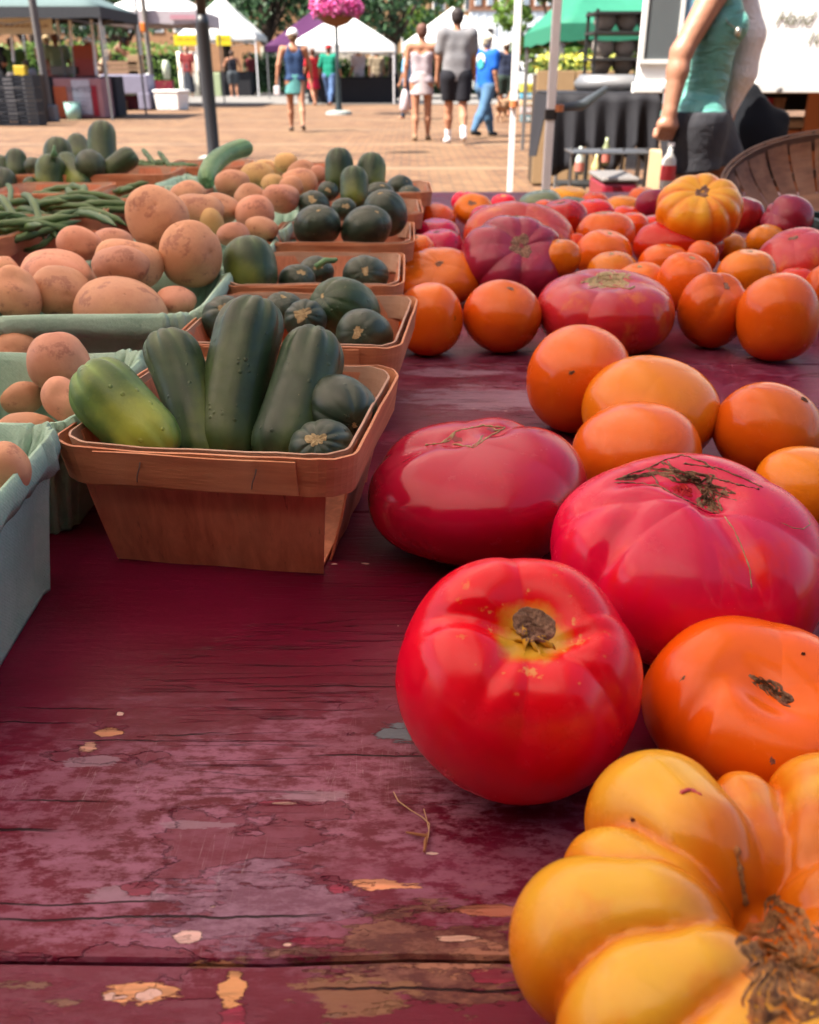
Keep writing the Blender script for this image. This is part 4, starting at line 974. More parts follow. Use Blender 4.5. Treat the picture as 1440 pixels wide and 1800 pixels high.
FC = [((180, 212, 2.15), (183, 315, 2.1), .031, 'dark', 'tallest upright dark cucumber at the far left'),
 ((102, 240, 2.15), (105, 310, 2.12), .031, 'dark', 'round topped dark cucumber left of the tallest one'),
 ((132, 238, 2.25), (150, 290, 2.2), .024, 'dark', 'small dark cucumber between the round topped and the tallest one'),
 ((148, 268, 2.0), (172, 312, 1.97), .030, 'blue', 'greyish cucumber leaning before the tallest one'),
 ((240, 268, 2.02), (180, 312, 2.0), .0225, 'dark', 'dark cucumber lying with its tip to the right over the basket rim'),
 ((92, 270, 1.98), (88, 350, 1.95), .0300, 'mid', 'plump cucumber with a pointed pale stem sticking up'),
 ((112, 275, 2.03), (150, 335, 1.95), .024, 'mid', 'long green cucumber sloping down to the right'),
 ((62, 275, 2.06), (60, 310, 2.05), .023, 'blue', 'greyish cucumber half hidden behind the plump one'),
 ((29, 262, 2.1), (30, 320, 2.06), .0225, 'dark', 'dark cucumber standing near the left edge'),
 ((2, 275, 2.1), (0, 320, 2.06), .024, 'dark', 'dark cucumber cut by the left edge, upper'),
 ((5, 295, 1.95), (8, 350, 1.92), .026, 'blue', 'greyish cucumber cut by the left edge, lower'),
 ((40, 320, 1.93), (65, 330, 1.93), .018, 'mid', 'small cucumber lying low under the plump one')]
for i, (A, B, r_, m, lab) in enumerate(FC): cucumber(lab, m, A, B, r_, 60+i, FG, bend=.02, ra=.02, scar=False)
a = atY(95, 272, 1.95); MB().tube([a+np.array([0, 0, -.004]), a+np.array([.001, 0, .008]), a+np.array([.004, 0, .018])], [.009, .004, .002], 8).obj('stem', CM['pale'], None, smooth=True)
st = COL.objects['stem']; pl = [o for o in COL.objects if o.get('label') == 'plump cucumber with a pointed pale stem sticking up'][0]; st.parent = pl; st.location = -pl.location
a = atY(588, 458, 1.03); b = atY(556, 470, 1.02); c = (a+b)/2+np.array([0, 0, .004])
st = MB().tube([b, c, a, a+np.array([.003, 0, .002])], [.004, .0035, .003, .002], 8).obj('stem', CM['pale'], None, smooth=True)
pl = [o for o in COL.objects if o.get('label') == 'cucumber with a curly green stem in the third basket'][0]; st.parent = pl; st.location = -pl.location
bean_m = NM('bean_skin', .5); f = bean_m.noise(30); bean_m.set(Base_Color=bean_m.mix(f, (.04, .095, .028), (.10, .19, .065))); bean_m = bean_m.m
BG = 'green beans spilling over the wooden baskets'
def bean(P, r_, lab):
    P = [np.array(p, float) for p in P]; n = 14; Q = []; R_ = []
    for i in range(n+1):
        t = i/n; q = P[0]*(1-t)**2+2*P[1]*t*(1-t)+P[2]*t*t; Q.append(q); R_.append(r_*(min(1, .25+6*t, .15+5*(1-t)))*(1+.12*math.sin(t*26)))
    base = Q[0]; mb = MB(); mb.tube([q-base for q in Q], R_, 8); o = mb.obj('green_bean', bean_m, None, smooth=True, loc=base); return tag(o, lab, 'bean', BG)
big = [((0, 345, 1.45), (18, 360, 1.4), (45, 432, 1.33), .0065, 'thick green bean curving down over the left edge of the front bean basket'),
 ((38, 345, 1.5), (60, 330, 1.42), (78, 425, 1.35), .0055, 'bent green bean arching beside the front bean basket rim'),
 ((10, 325, 1.6), (25, 325, 1.6), (15, 360, 1.5), .0045, 'short curled green bean under the left edge cucumber'),
 ((118, 330, 1.7), (130, 350, 1.65), (128, 370, 1.6), .0065, 'pale green bean standing up against the far cucumber basket'),
 ((148, 325, 1.7), (150, 345, 1.65), (148, 365, 1.6), .0065, 'pale green bean standing just right of its twin'),
 ((105, 380, 1.45), (160, 365, 1.4), (205, 398, 1.3), .006, 'long green bean lying towards the highest potato'),
 ((90, 372, 1.5), (60, 395, 1.4), (20, 460, 1.28), .0055, 'green bean hanging over the front rim onto the potatoes'),
 ((40, 440, 1.28), (80, 440, 1.26), (100, 400, 1.3), .004, 'thin green bean trailing across the basket rim'),
 ((250, 262, 2.3), (262, 275, 2.25), (272, 290, 2.2), .006, 'green bean tip sticking up beside the lying cucumber, left one'),
 ((278, 266, 2.3), (290, 280, 2.25), (302, 298, 2.2), .006, 'green bean tip sticking up in the far bean basket, right one')]
for A, B, C_, r_, lab in big: bean((atY(*A), atY(*B), atY(*C_)), r_, lab)
rb = random.Random(5)
def heap(cx, cy, Y, dx, dy, n, lab, rr=.0056, Ln=.12):
    for i in range(n):
        c = atY(cx, cy, Y)+np.array([rb.uniform(-dx, dx), rb.uniform(-dy, dy), rb.uniform(-.012, .012)])
        a = rb.uniform(-.9, .9); l = Ln*rb.uniform(.6, 1.1)/2; d = np.array([math.cos(a)*l, math.sin(a)*l, rb.uniform(-.012, .014)])
        bean((c-d, c+np.array([0, 0, rb.uniform(.0, .02)]), c+d), rr, lab)
heap(40, 405, 1.32, .07, .06, 17, 'green bean in the tangle filling the front bean basket')
heap(110, 372, 1.52, .10, .06, 20, 'green bean in the tangle of the basket behind the front one')
heap(170, 350, 1.74, .10, .06, 14, 'green bean lying in the dim third bean basket')
heap(285, 295, 2.27, .05, .04, 18, 'green bean bunched in the far basket behind the potatoes')
heap(330, 303, 2.22, .06, .04, 8, 'green bean lying flat in the nearly empty far basket')

# ---- dry stem bits on the boards
tw = pm('dry_twig', (.30, .13, .06), .8)
o = thing('dried_stalk', 'tiny dried stalk with a curly root thread on the boards below the red tomato', 'stalk', onz(738, 1465, TZ))
L = np.array(o.location)
def TP(P, z=.0012): return [onz(x, y, TZ+z+.0012*math.sin(i*2.1)**2)-L for i, (x, y) in enumerate(P)]
MB().tube(TP(((692, 1392), (700, 1408), (722, 1424), (742, 1436), (755, 1448), (753, 1470), (748, 1490))), .00022, 6).obj('root_thread', pm('root_thread', (.55, .36, .2), .8), o)
MB().tube(TP(((745, 1422), (750, 1440), (754, 1458))), .0002, 6).obj('root_thread', pm('root_thread', (.55, .36, .2), .8), o)
MB().tube(TP(((714, 1463), (730, 1466), (750, 1469))), [.0004, .0006, .0007], 6).obj('stalk', tw, o)
MB().tube(TP(((752, 1464), (748, 1480), (746, 1497))), [.0004, .0008, .0006], 6).obj('stalk', tw, o)

# ---- bushel basket lying at the far right
bw = veneer('bushel_slat', (8, 60, 60), (.30, .14, .07), (.18, .08, .04), (.42, .22, .12)); br = pm('bushel_hoop', (.16, .10, .07), .7, scale=30)
bc = atY(1514, 322, 1.97)
bsk = thing('bushel_basket', 'tilted round bushel basket of woven slats behind the tomatoes at the right edge', 'basket', bc)
bsk.rotation_euler = (math.radians(18), math.radians(-7), 0)
Rr = .27
for k in range(28):
    a0 = 2*PI*(k+.06)/28; a1 = 2*PI*(k+.94)/28; G = []
    for i in range(8):
        t = i/7; r_ = Rr*(.70+.30*t)+.012*math.sin(PI*t)+(.002 if k % 2 else 0); z = -.11*(1-t)
        G.append([(r_*math.cos(a0+(a1-a0)*j/3), r_*math.sin(a0+(a1-a0)*j/3), z) for j in range(4)])
    MB().grid(G).obj('slat', bw, bsk, solid=.002)
for nm, z, r_, hh in (('rim_hoop', -.022, Rr+.004, .046), ('inner_rim_hoop', -.018, Rr-.004, .03), ('middle_hoop', -.08, Rr*.80+.016, .02)):
    G = [[((r_)*math.cos(2*PI*k/72), (r_)*math.sin(2*PI*k/72), z+(t-.5)*hh) for k in range(72)] for t in (0, .5, 1)]
    MB().grid(G, closed=True).obj(nm, br, bsk, solid=.005)
MB().lathe([(.001, -.108), (Rr*.70, -.109)], 40, cap=False).obj('base', bw, bsk, solid=.004)
for s in (-1, 1):
    MB().tube([(s*.03+Rr*math.cos(3.9), Rr*math.sin(3.9), -.03), (s*.03+(Rr-.02)*math.cos(3.9), (Rr-.02)*math.sin(3.9), .02)], .0016, 6).obj('wire_loop', STEEL, bsk)
cr = thing('produce_crate', 'dark green crate under the wine red tomatoes at the right edge', 'crate', (.80, 1.60, TZ))
G_ = pm('dark_green_plastic', (.015, .035, .03), .5)
for a, b in (((-.13, -.06, 0), (.13, -.05, .06)), ((-.13, .05, 0), (.13, .06, .06)), ((-.13, -.05, 0), (-.12, .05, .06)), ((.12, -.05, 0), (.13, .05, .06)), ((-.12, -.05, .001), (.12, .05, .006))):
    MB().box(a, b).obj('panel' if b[2] > .01 else 'base', G_, cr, bevel=.002)
ALB = .72
# ------------------------------------------------------------------ people
def skinm(name, c): return pm(name, c, .55, var=.08, scale=9)
SKL = skinm('light_skin', (.62, .33, .22)); SKT = skinm('tanned_skin', (.50, .235, .14)); SKB = skinm('brown_skin', (.26, .12, .07))
def limb_chain(h, p):
    """joints of a standing or walking figure facing +Y; p holds the pose in degrees"""
    R_ = math.radians; J = {}
    hip = .515*h; sh = .815*h; lean = p.get('lean', 0); wd = p.get('wide', 1)
    J['pel'] = np.array([0, 0, hip]); J['chest'] = np.array([0, .70*h*0+lean*h*.13, .70*h]); J['neck0'] = np.array([0, lean*h*.28, .825*h]); J['neck'] = np.array([0, lean*h*.31+.005*h, .865*h])
    J['head'] = np.array([p.get('hx', 0)*h, lean*h*.36+.012*h+p.get('hy', 0)*h, .93*h+p.get('hz', 0)*h])
    for s, n in ((-1, 'L'), (1, 'R')):
        a, k = p.get('leg'+n, (0, 0)); hx = s*.052*h*wd; sp = p.get('spread', 0)*s
        J['hip'+n] = np.array([hx, 0, .50*h])
        J['kne'+n] = J['hip'+n]+.235*h*np.array([sp, math.sin(R_(a)), -math.cos(R_(a))])
        b = a-k; J['ank'+n] = J['kne'+n]+.225*h*np.array([sp*.6, math.sin(R_(b)), -math.cos(R_(b))])
        J['toe'+n] = J['ank'+n]+.085*h*np.array([s*.12, math.cos(R_(b*.6)), -.30-max(0, k)*.006])
        a, k, ab = p.get('arm'+n, (0, 8, 7)); sx = s*.108*h*wd
        J['sho'+n] = np.array([sx, lean*h*.27, sh])
        dx = s*math.sin(R_(ab)); c = math.cos(R_(ab))
        J['elb'+n] = J['sho'+n]+.165*h*np.array([dx, math.sin(R_(a))*c, -math.cos(R_(a))*c])
        b = a+k; ab2 = p.get('fa'+n, ab*.6); dx = s*math.sin(R_(ab2)); c = math.cos(R_(ab2))
        J['wri'+n] = J['elb'+n]+.145*h*np.array([dx, math.sin(R_(b))*c, -math.cos(R_(b))*c])
        J['pal'+n] = J['wri'+n]+.045*h*np.array([dx, math.sin(R_(b))*c, -math.cos(R_(b))*c])
        J['fd'+n] = np.array([dx, math.sin(R_(b))*c, -math.cos(R_(b))*c])
    return J
def torso(s, J, h, wd=1, fem=False, g=0):
    hw = .058*h*wd
    s.cap(J['pel']+[-hw*.72, 0, -.005*h], J['pel']+[hw*.72, 0, -.005*h], .060*h, .060*h, .95)
    w_ = (.048 if fem else .056)*h
    s.cap(J['pel']+[-.022*h*wd, 0, .03*h], J['chest']*[.5, .5, .5]+J['pel']*[.5, .5, .5]+[-.030*h*wd, 0, .01*h], w_+.006*h, w_, .85)
    s.cap(J['pel']+[.022*h*wd, 0, .03*h], J['chest']*[.5, .5, .5]+J['pel']*[.5, .5, .5]+[.030*h*wd, 0, .01*h], w_+.006*h, w_, .85)
    m = J['chest']*.5+J['pel']*.5+[0, 0, .01*h]
    for q in (-1, 1): s.cap(m+[q*.028*h*wd, 0, 0], J['chest']+[q*.040*h*wd, 0, .035*h], w_, .058*h, .85)
    s.cap(J['shoL']+[.02*h, 0, -.012*h], J['shoR']+[-.02*h, 0, -.012*h], .040*h, .040*h, .95)
def legs(s, J, h, t=1.0, fat=1):
    for n in 'LR':
        s.cap(J['hip'+n], J['kne'+n] if t >= .5 else J['hip'+n]+(J['kne'+n]-J['hip'+n])*t*2, .050*h*fat, (.030 if t >= .5 else .050-.020*t*2)*h*fat)
        if t > .5:
            u = (t-.5)*2; a, b = J['kne'+n], J['ank'+n]
            s.cap(a+(b-a)*.02, a+(b-a)*min(.35, u), .030*h*fat, .031*h*fat)
            if u > .35: s.cap(a+(b-a)*.35+[0, -.004*h, 0], a+(b-a)*u, .031*h*fat, (.031-.014*(u-.35)/.65)*h*fat)
def arms(s, J, h, t=1.0, fat=1, which='LR'):
    for n in which:
        a, b, c = J['sho'+n], J['elb'+n], J['wri'+n]
        if t <= .5: s.cap(a, a+(b-a)*t*2, .030*h*fat, (.030-.008*t*2)*h*fat); continue
        s.cap(a, b, .029*h*fat, .0215*h*fat); u = (t-.5)*2; s.cap(b, b+(c-b)*u, .0225*h*fat, (.0225-.008*u)*h*fat)
def hands(s, J, h, which='LR', curl=.5):
    for n in which:
        w_, d = J['wri'+n], J['fd'+n]; sd = np.array([0, 1., 0]); sd = sd-d*(sd @ d); sd /= np.linalg.norm(sd); nn = np.cross(d, sd)*(1 if n == 'L' else -1)
        p = w_+d*.030*h
        s.cap(w_-d*.005*h, p, .0135*h, .0165*h, k=.01); s.cap(p-sd*.010*h, p+sd*.010*h, .013*h, .013*h, k=.008)
        for i, l in enumerate((.040, .045, .042, .034)):
            q = p+sd*(.016-.0107*i)*h+d*.010*h; k1 = q+d*l*.5*h-nn*.004*h; k2 = k1+(d*(1-curl)-nn*curl)*l*.5*h
            s.cap(q, k1, .0052*h, .0048*h, k=.003); s.cap(k1, k2, .0048*h, .0042*h, k=.002)
        q = w_+d*.012*h+sd*.014*h; k1 = q+(d*.7+sd*.6)*.020*h; s.cap(q, k1, .0065*h, .0055*h, k=.004); s.cap(k1, k1+(d-nn*.4)*.018*h, .0055*h, .0048*h, k=.002)
def plane_below(z): return lambda X, Y, Z: z-Z
def plane_above(z): return lambda X, Y, Z: Z-z
def person(label, fx, fy, top, rz, skin=SKT, hair=(.06, .035, .02), pose=None, wear=(), fem=False, group=None, res=.021, depth_y=None, hat=None, hairlen=0, wide=1.12, fat=1.1, extras=None):
    """fx, fy: where the feet stand in the photograph; top: the crown of the head"""
    P = onz(fx, fy, 0) if depth_y is None else np.array([atY(fx, fy, depth_y)[0], depth_y, 0])
    h = atY(fx, top, P[1])[2]; pose = dict(pose or {}); pose['wide'] = wide
    J = limb_chain(h, pose); zmin = min(J['toeL'][2], J['toeR'][2], J['ankL'][2]-.03*h, J['ankR'][2]-.03*h)-.010*h
    for k in J:
        if not k.startswith('fd'): J[k] = J[k]-[0, 0, zmin]
    o = thing('person', label, 'person', P, rz, group)
    s = SDF(.026*h/1.7); torso(s, J, h, wide, fem); legs(s, J, h, 1, fat); arms(s, J, h, 1, fat)
    for n in 'LR': s.cap(J['ank'+n], J['ank'+n]+[0, -.012*h, -.015*h], .019*h, .020*h); s.cap(J['ank'+n]+[0, 0, -.014*h], J['toe'+n]*.9+J['ank'+n]*.1, .018*h, .014*h)
    s.cap(J['neck0']-[0, 0, .01*h], J['neck']+[0, 0, .02*h], .034*h, .030*h, k=.02*h)
    H = J['head']; s.cap(H+[0, -.006*h, .015*h], H+[0, .008*h, -.030*h], .046*h, .034*h, k=.012*h); s.cap(H+[0, -.012*h, .016*h], H+[0, .004*h, .014*h], .047*h, .046*h, k=.01*h)
    s.cap(H+[0, .040*h, -.004*h], H+[0, .052*h, -.016*h], .007*h, .008*h, k=.008*h)
    for q in (-1, 1): s.cap(H+[q*.045*h, -.004*h, 0], H+[q*.048*h, -.008*h, -.012*h], .007*h, .006*h, k=.005*h)
    hands(s, J, h)
    V, F = s.build(res); obj('body', V, F, skin, o, True)
    f = V[:, 1]
    if hair is not None:
        s = SDF(.01); s.cap(H+[0, -.010*h, .018*h], H+[0, -.014*h, -.004*h], .0535*h, .050*h)
        if hairlen: s.cap(H+[0, -.035*h, -.01*h], H+[0, -.045*h, -.03*h-hairlen*h], .036*h, .030*h)
        s.cut(lambda X, Y, Z: np.minimum(Y-(H[1]+.012*h)-(Z-H[2])*.35, (H[2]+.022*h)-Z)); V, F = s.build(res*.8); obj('hair', V, F, pm('hair_%02d%02d' % (hair[0]*99, hair[1]*99), hair, .6, var=.4, scale=40), o, True)
    if hat:
        s = SDF(.01); s.cap(H+[0, -.008*h, .022*h], H+[0, -.006*h, .018*h], .060*h, .060*h)
        s.cut(lambda X, Y, Z: (H[2]+.016*h)-Z); V, F = s.build(res*.8); hm = pm('hat_'+hat[0], hat[1], .8); ho = obj('cap', V, F, hm, o, True)
        if hat[2]:
            r_ = .055*h; br_ = MB().lathe([(r_*.9, .020*h), (r_+.035*h*hat[2], .014*h), (r_+.035*h*hat[2], .017*h), (r_*.9, .026*h)], 24, H+np.array([0, 0 if hat[2] > 1 else .02*h, 0]), cap=False).obj('brim', hm, ho, smooth=True)
    for wi in wear:
        kind, nm, c = wi[0], wi[1], wi[2]; k = wi[3] if len(wi) > 3 else {}
        s = SDF(.048*h/1.7 if wi[0] != 'shoe' else .02); grow = k.get('grow', .011)*h; m = pm('cloth_'+nm, c, .85, var=k.get('var', .12), scale=k.get('scale', 14), bump=.004)
        if kind == 'top':
            torso(s, J, h, wide, fem)
            if k.get('sleeve', 0):
                arms(s, J, h, k['sleeve'], fat*1.12); hz_ = k.get('hem', .47)*h-.03*h
                for q in (-.03, .03): s.cap([q*h*wide, 0, hz_], [q*h*wide, 0, .62*h], .060*h, .058*h, .85)
            s.cut(plane_below(k.get('hem', .47)*h))
            nz = k.get('neck', .845)*h; ny = J['neck'][1]
            if k.get('sleeve', 0): s.cut(lambda X, Y, Z: np.where(Z > .80*h, .042*h-np.sqrt(X*X+(Y-ny)**2+(np.maximum(0, .855*h-Z))**2), -1))
            else:
                sw = k.get('strap', .045)
                s.cut(lambda X, Y, Z: np.where(Z > .70*h, np.maximum(np.abs(X)-.082*h*wide, 0)+np.where(Z > nz, .02, -.02) if k.get('strapless') else np.abs(X)-(.095 - (Z/h-.72)*.35)*h*wide, -1))
                s.cut(lambda X, Y, Z: np.where(Z > nz-.05*h, sw*h-np.sqrt(X*X+(np.maximum(0, nz+.02*h-Z))**2), -1))
        elif kind == 'bottom':
            hw = .058*h*wide
            s.cap(J['pel']+[-hw*.72, 0, 0], J['pel']+[hw*.72, 0, 0], .062*h, .062*h, .95); s.cap(J['pel']+[-.02*h, 0, .04*h], J['pel']+[.02*h, 0, .04*h], .058*h, .058*h, .95)
            t = k.get('len', .35); legs(s, J, h, t, fat*k.get('fat', 1.12)); s.cut(plane_above(k.get('waist', .575)*h))
            if t < .9:
                for n in 'LR':
                    a, b, c2 = J['hip'+n], J['kne'+n], J['ank'+n]
                zc = min((a+(b-a)*min(1, t*2))[2] for a, b in ((J['hipL'], J['kneL']), (J['hipR'], J['kneR'])))
                if t > .5: zc = min((b+(c2-b)*(t-.5)*2)[2] for b, c2 in ((J['kneL'], J['ankL']), (J['kneR'], J['ankR'])))
                s.cut(plane_below(zc+.012*h))
        elif kind == 'skirt':
            z0, z1 = k.get('hem', .36)*h, k.get('waist', .60)*h; fl_ = k.get('flare', .105)
            s.cap([0, 0, z0-.02*h], [0, 0, z1], fl_*h, .062*h*1.0, .8); s.cap([-.03*h, 0, z0-.02*h], [-.015*h, 0, z1], fl_*.92*h, .066*h, .8); s.cap([.03*h, 0, z0-.02*h], [.015*h, 0, z1], fl_*.92*h, .066*h, .8)
            s.cut(plane_below(z0)); s.cut(plane_above(z1)); grow = .004*h
        elif kind == 'shoe':
            for n in 'LR': s.cap(J['ank'+n]+[0, -.012*h, -.014*h], J['toe'+n], .020*h, .018*h)
            if k.get('sock'):
                for n in 'LR': s.cap(J['ank'+n]+[0, 0, 0], J['ank'+n]*.72+J['kne'+n]*.28, .019*h, .022*h)
            grow = .006*h
        elif kind == 'hairbun': s.cap(H+[0, -.05*h, .02*h], H+[0, -.055*h, .02*h], .025*h, .025*h); grow = 0
        if kind == 'shoe':
            for n in 'LR':
                s = SDF(.01); s.cap(J['ank'+n]+[0, -.012*h, -.014*h], J['toe'+n], .020*h, .018*h)
                if k.get('sock'): s.cap(J['ank'+n], J['ank'+n]*.72+J['kne'+n]*.28, .019*h, .022*h)
                V, F = s.build(res*.7, .006*h); obj('shoe', V, F, m, o, True)
            continue
        V, F = s.build(res*.9, grow)
        if len(V): obj(k.get('name', {'top': 'shirt', 'bottom': 'shorts', 'skirt': 'skirt', 'shoe': 'shoes', 'hairbun': 'hair_bun'}[kind]), V, F, m, o, True)
    return o, J, h
LS = onz(85, 212, 0)[1]+3.0
PG = 'people strolling across the plaza'; SG = 'shoppers and vendors at the far stalls'
walk1 = dict(legL=(14, 6), legR=(-16, 14), armL=(-12, 10, 16), armR=(14, 14, 14)); walk2 = dict(legL=(-13, 16), legR=(12, 4), armL=(10, 12, 10), armR=(-10, 10, 12))
stand = dict(legL=(2, 2), legR=(-2, 2), armL=(5, 20, 8), armR=(10, 30, 8)); reach = dict(legL=(2, 2), legR=(-2, 2), armL=(35, 40, 8), armR=(30, 45, 8), lean=.5)
W_ = (.80, .78, .76)
o, J, h = person('woman seen from behind in white cap, navy tank top and teal skirt', 523, 231, 49, math.radians(8), SKT, (.22, .14, .08), walk1,
    (('top', 'navy', (.035, .075, .18), dict(hem=.50, neck=.79)), ('skirt', 'teal_print', (.11, .34, .33), dict(hem=.375, waist=.56, flare=.098, scale=60, var=.45)), ('shoe', 'brown_shoe', (.12, .08, .06))), True, PG, hat=('white', W_, .5), hairlen=.0)
a = J['palL']; bt = MB().box((a[0]-.05, a[1]-.04, a[2]-.17), (a[0]+.05, a[1]+.04, a[2]-.02)).obj('plastic_bag', pm('white_bag', (.75, .72, .74), .6), None, bevel=.012)
bt.matrix_world = o.matrix_world; bt.location = o.location; bt.rotation_euler = o.rotation_euler; tag(bt, 'small white plastic bag in the left hand of the woman in teal skirt', 'bag')
o, J, h = person('woman from behind with bare back, lilac top and pink white frilled mini dress', 741, 247, 40, math.radians(-3), SKT, (.16, .07, .05), dict(legL=(-4, 8), legR=(6, 2), armL=(-4, 8, 8), armR=(2, 6, 8)),
    (('top', 'lilac', (.52, .44, .48), dict(hem=.5, neck=.76, strapless=True)), ('skirt', 'pale_pink', (.62, .52, .53), dict(hem=.40, waist=.60, flare=.088)), ('shoe', 'tan_sandal', (.30, .20, .12), dict(grow=.002))), True, PG)
a = J['palL']; bt = MB().lathe([(.03, -.02), (.07, -.16), (.085, -.30), (.05, -.36)], 14, a).obj('plastic_bag', pm('pink_bag', (.66, .55, .58), .6), None, smooth=True); bt.location = o.location; bt.rotation_euler = o.rotation_euler
tag(bt, 'translucent pinkish bag in the hand of the woman in the mini dress', 'bag')
person('tall man from behind in loose grey t-shirt, black shorts and white socks', 800, 252, 12, math.radians(2), SKT, (.035, .025, .025), dict(legL=(8, 2), legR=(-10, 22), armL=(2, 8, 9), armR=(6, 16, 8)),
    (('top', 'grey', (.25, .245, .26), dict(hem=.465, sleeve=.36, grow=.016)), ('bottom', 'black', (.015, .015, .022), dict(len=.40, fat=1.25)), ('shoe', 'white_shoe', (.66, .63, .64), dict(sock=True))), False, PG, wide=1.07)
o, J, h = person('man in bright blue printed t-shirt and jeans walking to the right', 851, 240, 54, math.radians(-50), SKT, (.40, .34, .25), dict(legL=(24, 6), legR=(-24, 10), armL=(16, 20, 8), armR=(-4, 14, 8), spread=.02),
    (('top', 'blue', (.012, .13, .60), dict(hem=.47, sleeve=.34, grow=.014)), ('bottom', 'jeans', (.09, .19, .33), dict(len=.98, fat=1.12, name='jeans')), ('shoe', 'dark_shoe', (.04, .04, .04))), False, PG, hat=('straw', (.72, .66, .48), 0))
for zc, r_, c in ((.735, .060, (.75, .72, .70)), (.70, .052, (.05, .35, .38)), (.755, .040, (.70, .25, .28))):
    mb = MB(); mb.lathe([(.001, 0), (r_*h, .0), (r_*h*.98, .004)], 20); d = mb.obj('shirt_print', pm('print_%d' % int(zc*1000), c, .8), o); d.rotation_euler = (math.radians(90), 0, 0); d.location = (-.01*h, -.0715*h-(.766-zc)*.1, zc*h)
person('person in dark navy shirt and cap with raised arms beyond the man in blue', 886, 205, 72, math.radians(10), SKT, (.1, .06, .04), dict(legL=(3, 4), legR=(-4, 4), armL=(75, 60, 30), armR=(80, 60, 35)),
    (('top', 'deepnavy', (.03, .04, .08), dict(hem=.48, sleeve=.30)), ('bottom', 'darkgreen', (.03, .05, .04), dict(len=.45, fat=1.2))), False, PG, hat=('pale', (.7, .66, .6), .5))
person('person in light blue shirt half hidden left of the mini dress woman', 716, 210, 84, math.radians(80), SKT, (.1, .06, .04), walk2, (('top', 'lightblue', (.20, .46, .70), dict(hem=.48, sleeve=.4)), ('bottom', 'darkjeans', (.05, .08, .13), dict(len=.97, name='jeans'))), False, PG)
person('person in red dress walking behind the woman with white cap', 553, 186, 84, math.radians(30), SKT, (.12, .05, .03), walk2, (('top', 'red', (.62, .03, .04), dict(hem=.48, sleeve=.3)), ('skirt', 'reds', (.60, .02, .06), dict(hem=.30, waist=.56))), True, PG)
person('person in green shirt and red cap with blue jeans left of the lamp post', 581, 186, 78, math.radians(-15), SKT, (.1, .05, .03), walk1, (('top', 'green', (.01, .26, .17), dict(hem=.47, sleeve=.5, grow=.015)), ('bottom', 'bluejeans', (.10, .18, .36), dict(len=.97, name='jeans'))), False, PG, hat=('red', (.45, .02, .03), .5))
person('shopper in white t-shirt with lilac bag under the white tent', 632, 181, 84, math.radians(40), SKT, (.1, .07, .05), stand, (('top', 'whitelilac', (.60, .56, .70), dict(hem=.47, sleeve=.36, grow=.016)), ('bottom', 'greyshort', (.33, .31, .33), dict(len=.42, fat=1.2)), ('shoe', 'whites', (.8, .8, .8))), False, SG)
person('shopper in tan t-shirt standing in the shade of the white tent', 663, 178, 86, math.radians(0), SKT, (.08, .05, .04), stand, (('top', 'tan', (.33, .26, .18), dict(hem=.47, sleeve=.36, grow=.016)), ('bottom', 'brownshort', (.10, .07, .06), dict(len=.42, fat=1.2))), False, SG)
person('vendor in long dark dress under the yellow banner', 335, 171, 80, math.radians(170), SKL, (.1, .05, .03), stand, (('top', 'maroon', (.22, .03, .03), dict(hem=.5, sleeve=.3)), ('skirt', 'charcoal', (.04, .045, .06), dict(hem=.10, waist=.66, flare=.10, name='dress'))), True, SG)
person('shopper in black tank top right of the black lamp post', 413, 172, 88, math.radians(20), SKT, (.07, .04, .03), dict(legL=(6, 4), legR=(-5, 6), armL=(30, 60, 20), armR=(20, 30, 22)), (('top', 'blacktank', (.02, .02, .03), dict(hem=.5)), ('bottom', 'darkshort', (.07, .08, .09), dict(len=.45, fat=1.3)), ('shoe', 'pinkshoe', (.6, .4, .38))), True, SG)
person('person in dark red shirt at the right side of the tent with yellow banners', 445, 166, 92, math.radians(60), SKT, (.05, .03, .03), stand, (('top', 'darkred', (.20, .03, .04), dict(hem=.48, sleeve=.4)), ('bottom', 'blackp', (.02, .02, .025), dict(len=.97, name='trousers'))), False, SG)
person('vendor with blond hair in peach and pale green top behind the pink table', 92, 165, 60, math.radians(10), SKL, (.45, .32, .16), reach, (('top', 'peach', (.62, .33, .25), dict(hem=.47, sleeve=.3, scale=5, var=.5)), ('bottom', 'coral', (.50, .16, .14), dict(len=.4))), True, SG, depth_y=LS)
person('person in pale green shirt next to the blond vendor', 110, 160, 58, math.radians(20), SKT, (.25, .10, .05), stand, (('top', 'palegreen', (.35, .46, .30), dict(hem=.47, sleeve=.3)), ('bottom', 'coralb', (.45, .18, .16), dict(len=.45))), True, SG, depth_y=LS)
person('vendor in grey shirt and white cap beside the orange boxes', 142, 160, 66, math.radians(-70), SKT, (.2, .12, .08), reach, (('top', 'greyv', (.24, .25, .26), dict(hem=.47, sleeve=.34)), ('bottom', 'greyvs', (.15, .15, .16), dict(len=.9, name='trousers'))), False, SG, hat=('white', W_, .6), depth_y=LS)
person('dark haired vendor in tan sleeveless top bending over the lilac table', 182, 168, 60, math.radians(-80), SKB, (.02, .015, .015), dict(legL=(2, 2), legR=(-2, 2), armL=(55, 15, 6), armR=(50, 15, 6), lean=1.1, hy=.03, hz=-.03), (('top', 'tanv', (.45, .33, .22), dict(hem=.5)), ('skirt', 'whitev', (.66, .62, .60), dict(hem=.36, waist=.56))), True, SG, depth_y=30.5)
person('person in black t-shirt at the left picture edge by the crates', 6, 165, 62, math.radians(-30), SKL, (.2, .1, .05), stand, (('top', 'blackt', (.018, .02, .028), dict(hem=.44, sleeve=.36, grow=.018)), ('bottom', 'blackq', (.02, .02, .025), dict(len=.9, name='trousers'))), False, SG, depth_y=LS)
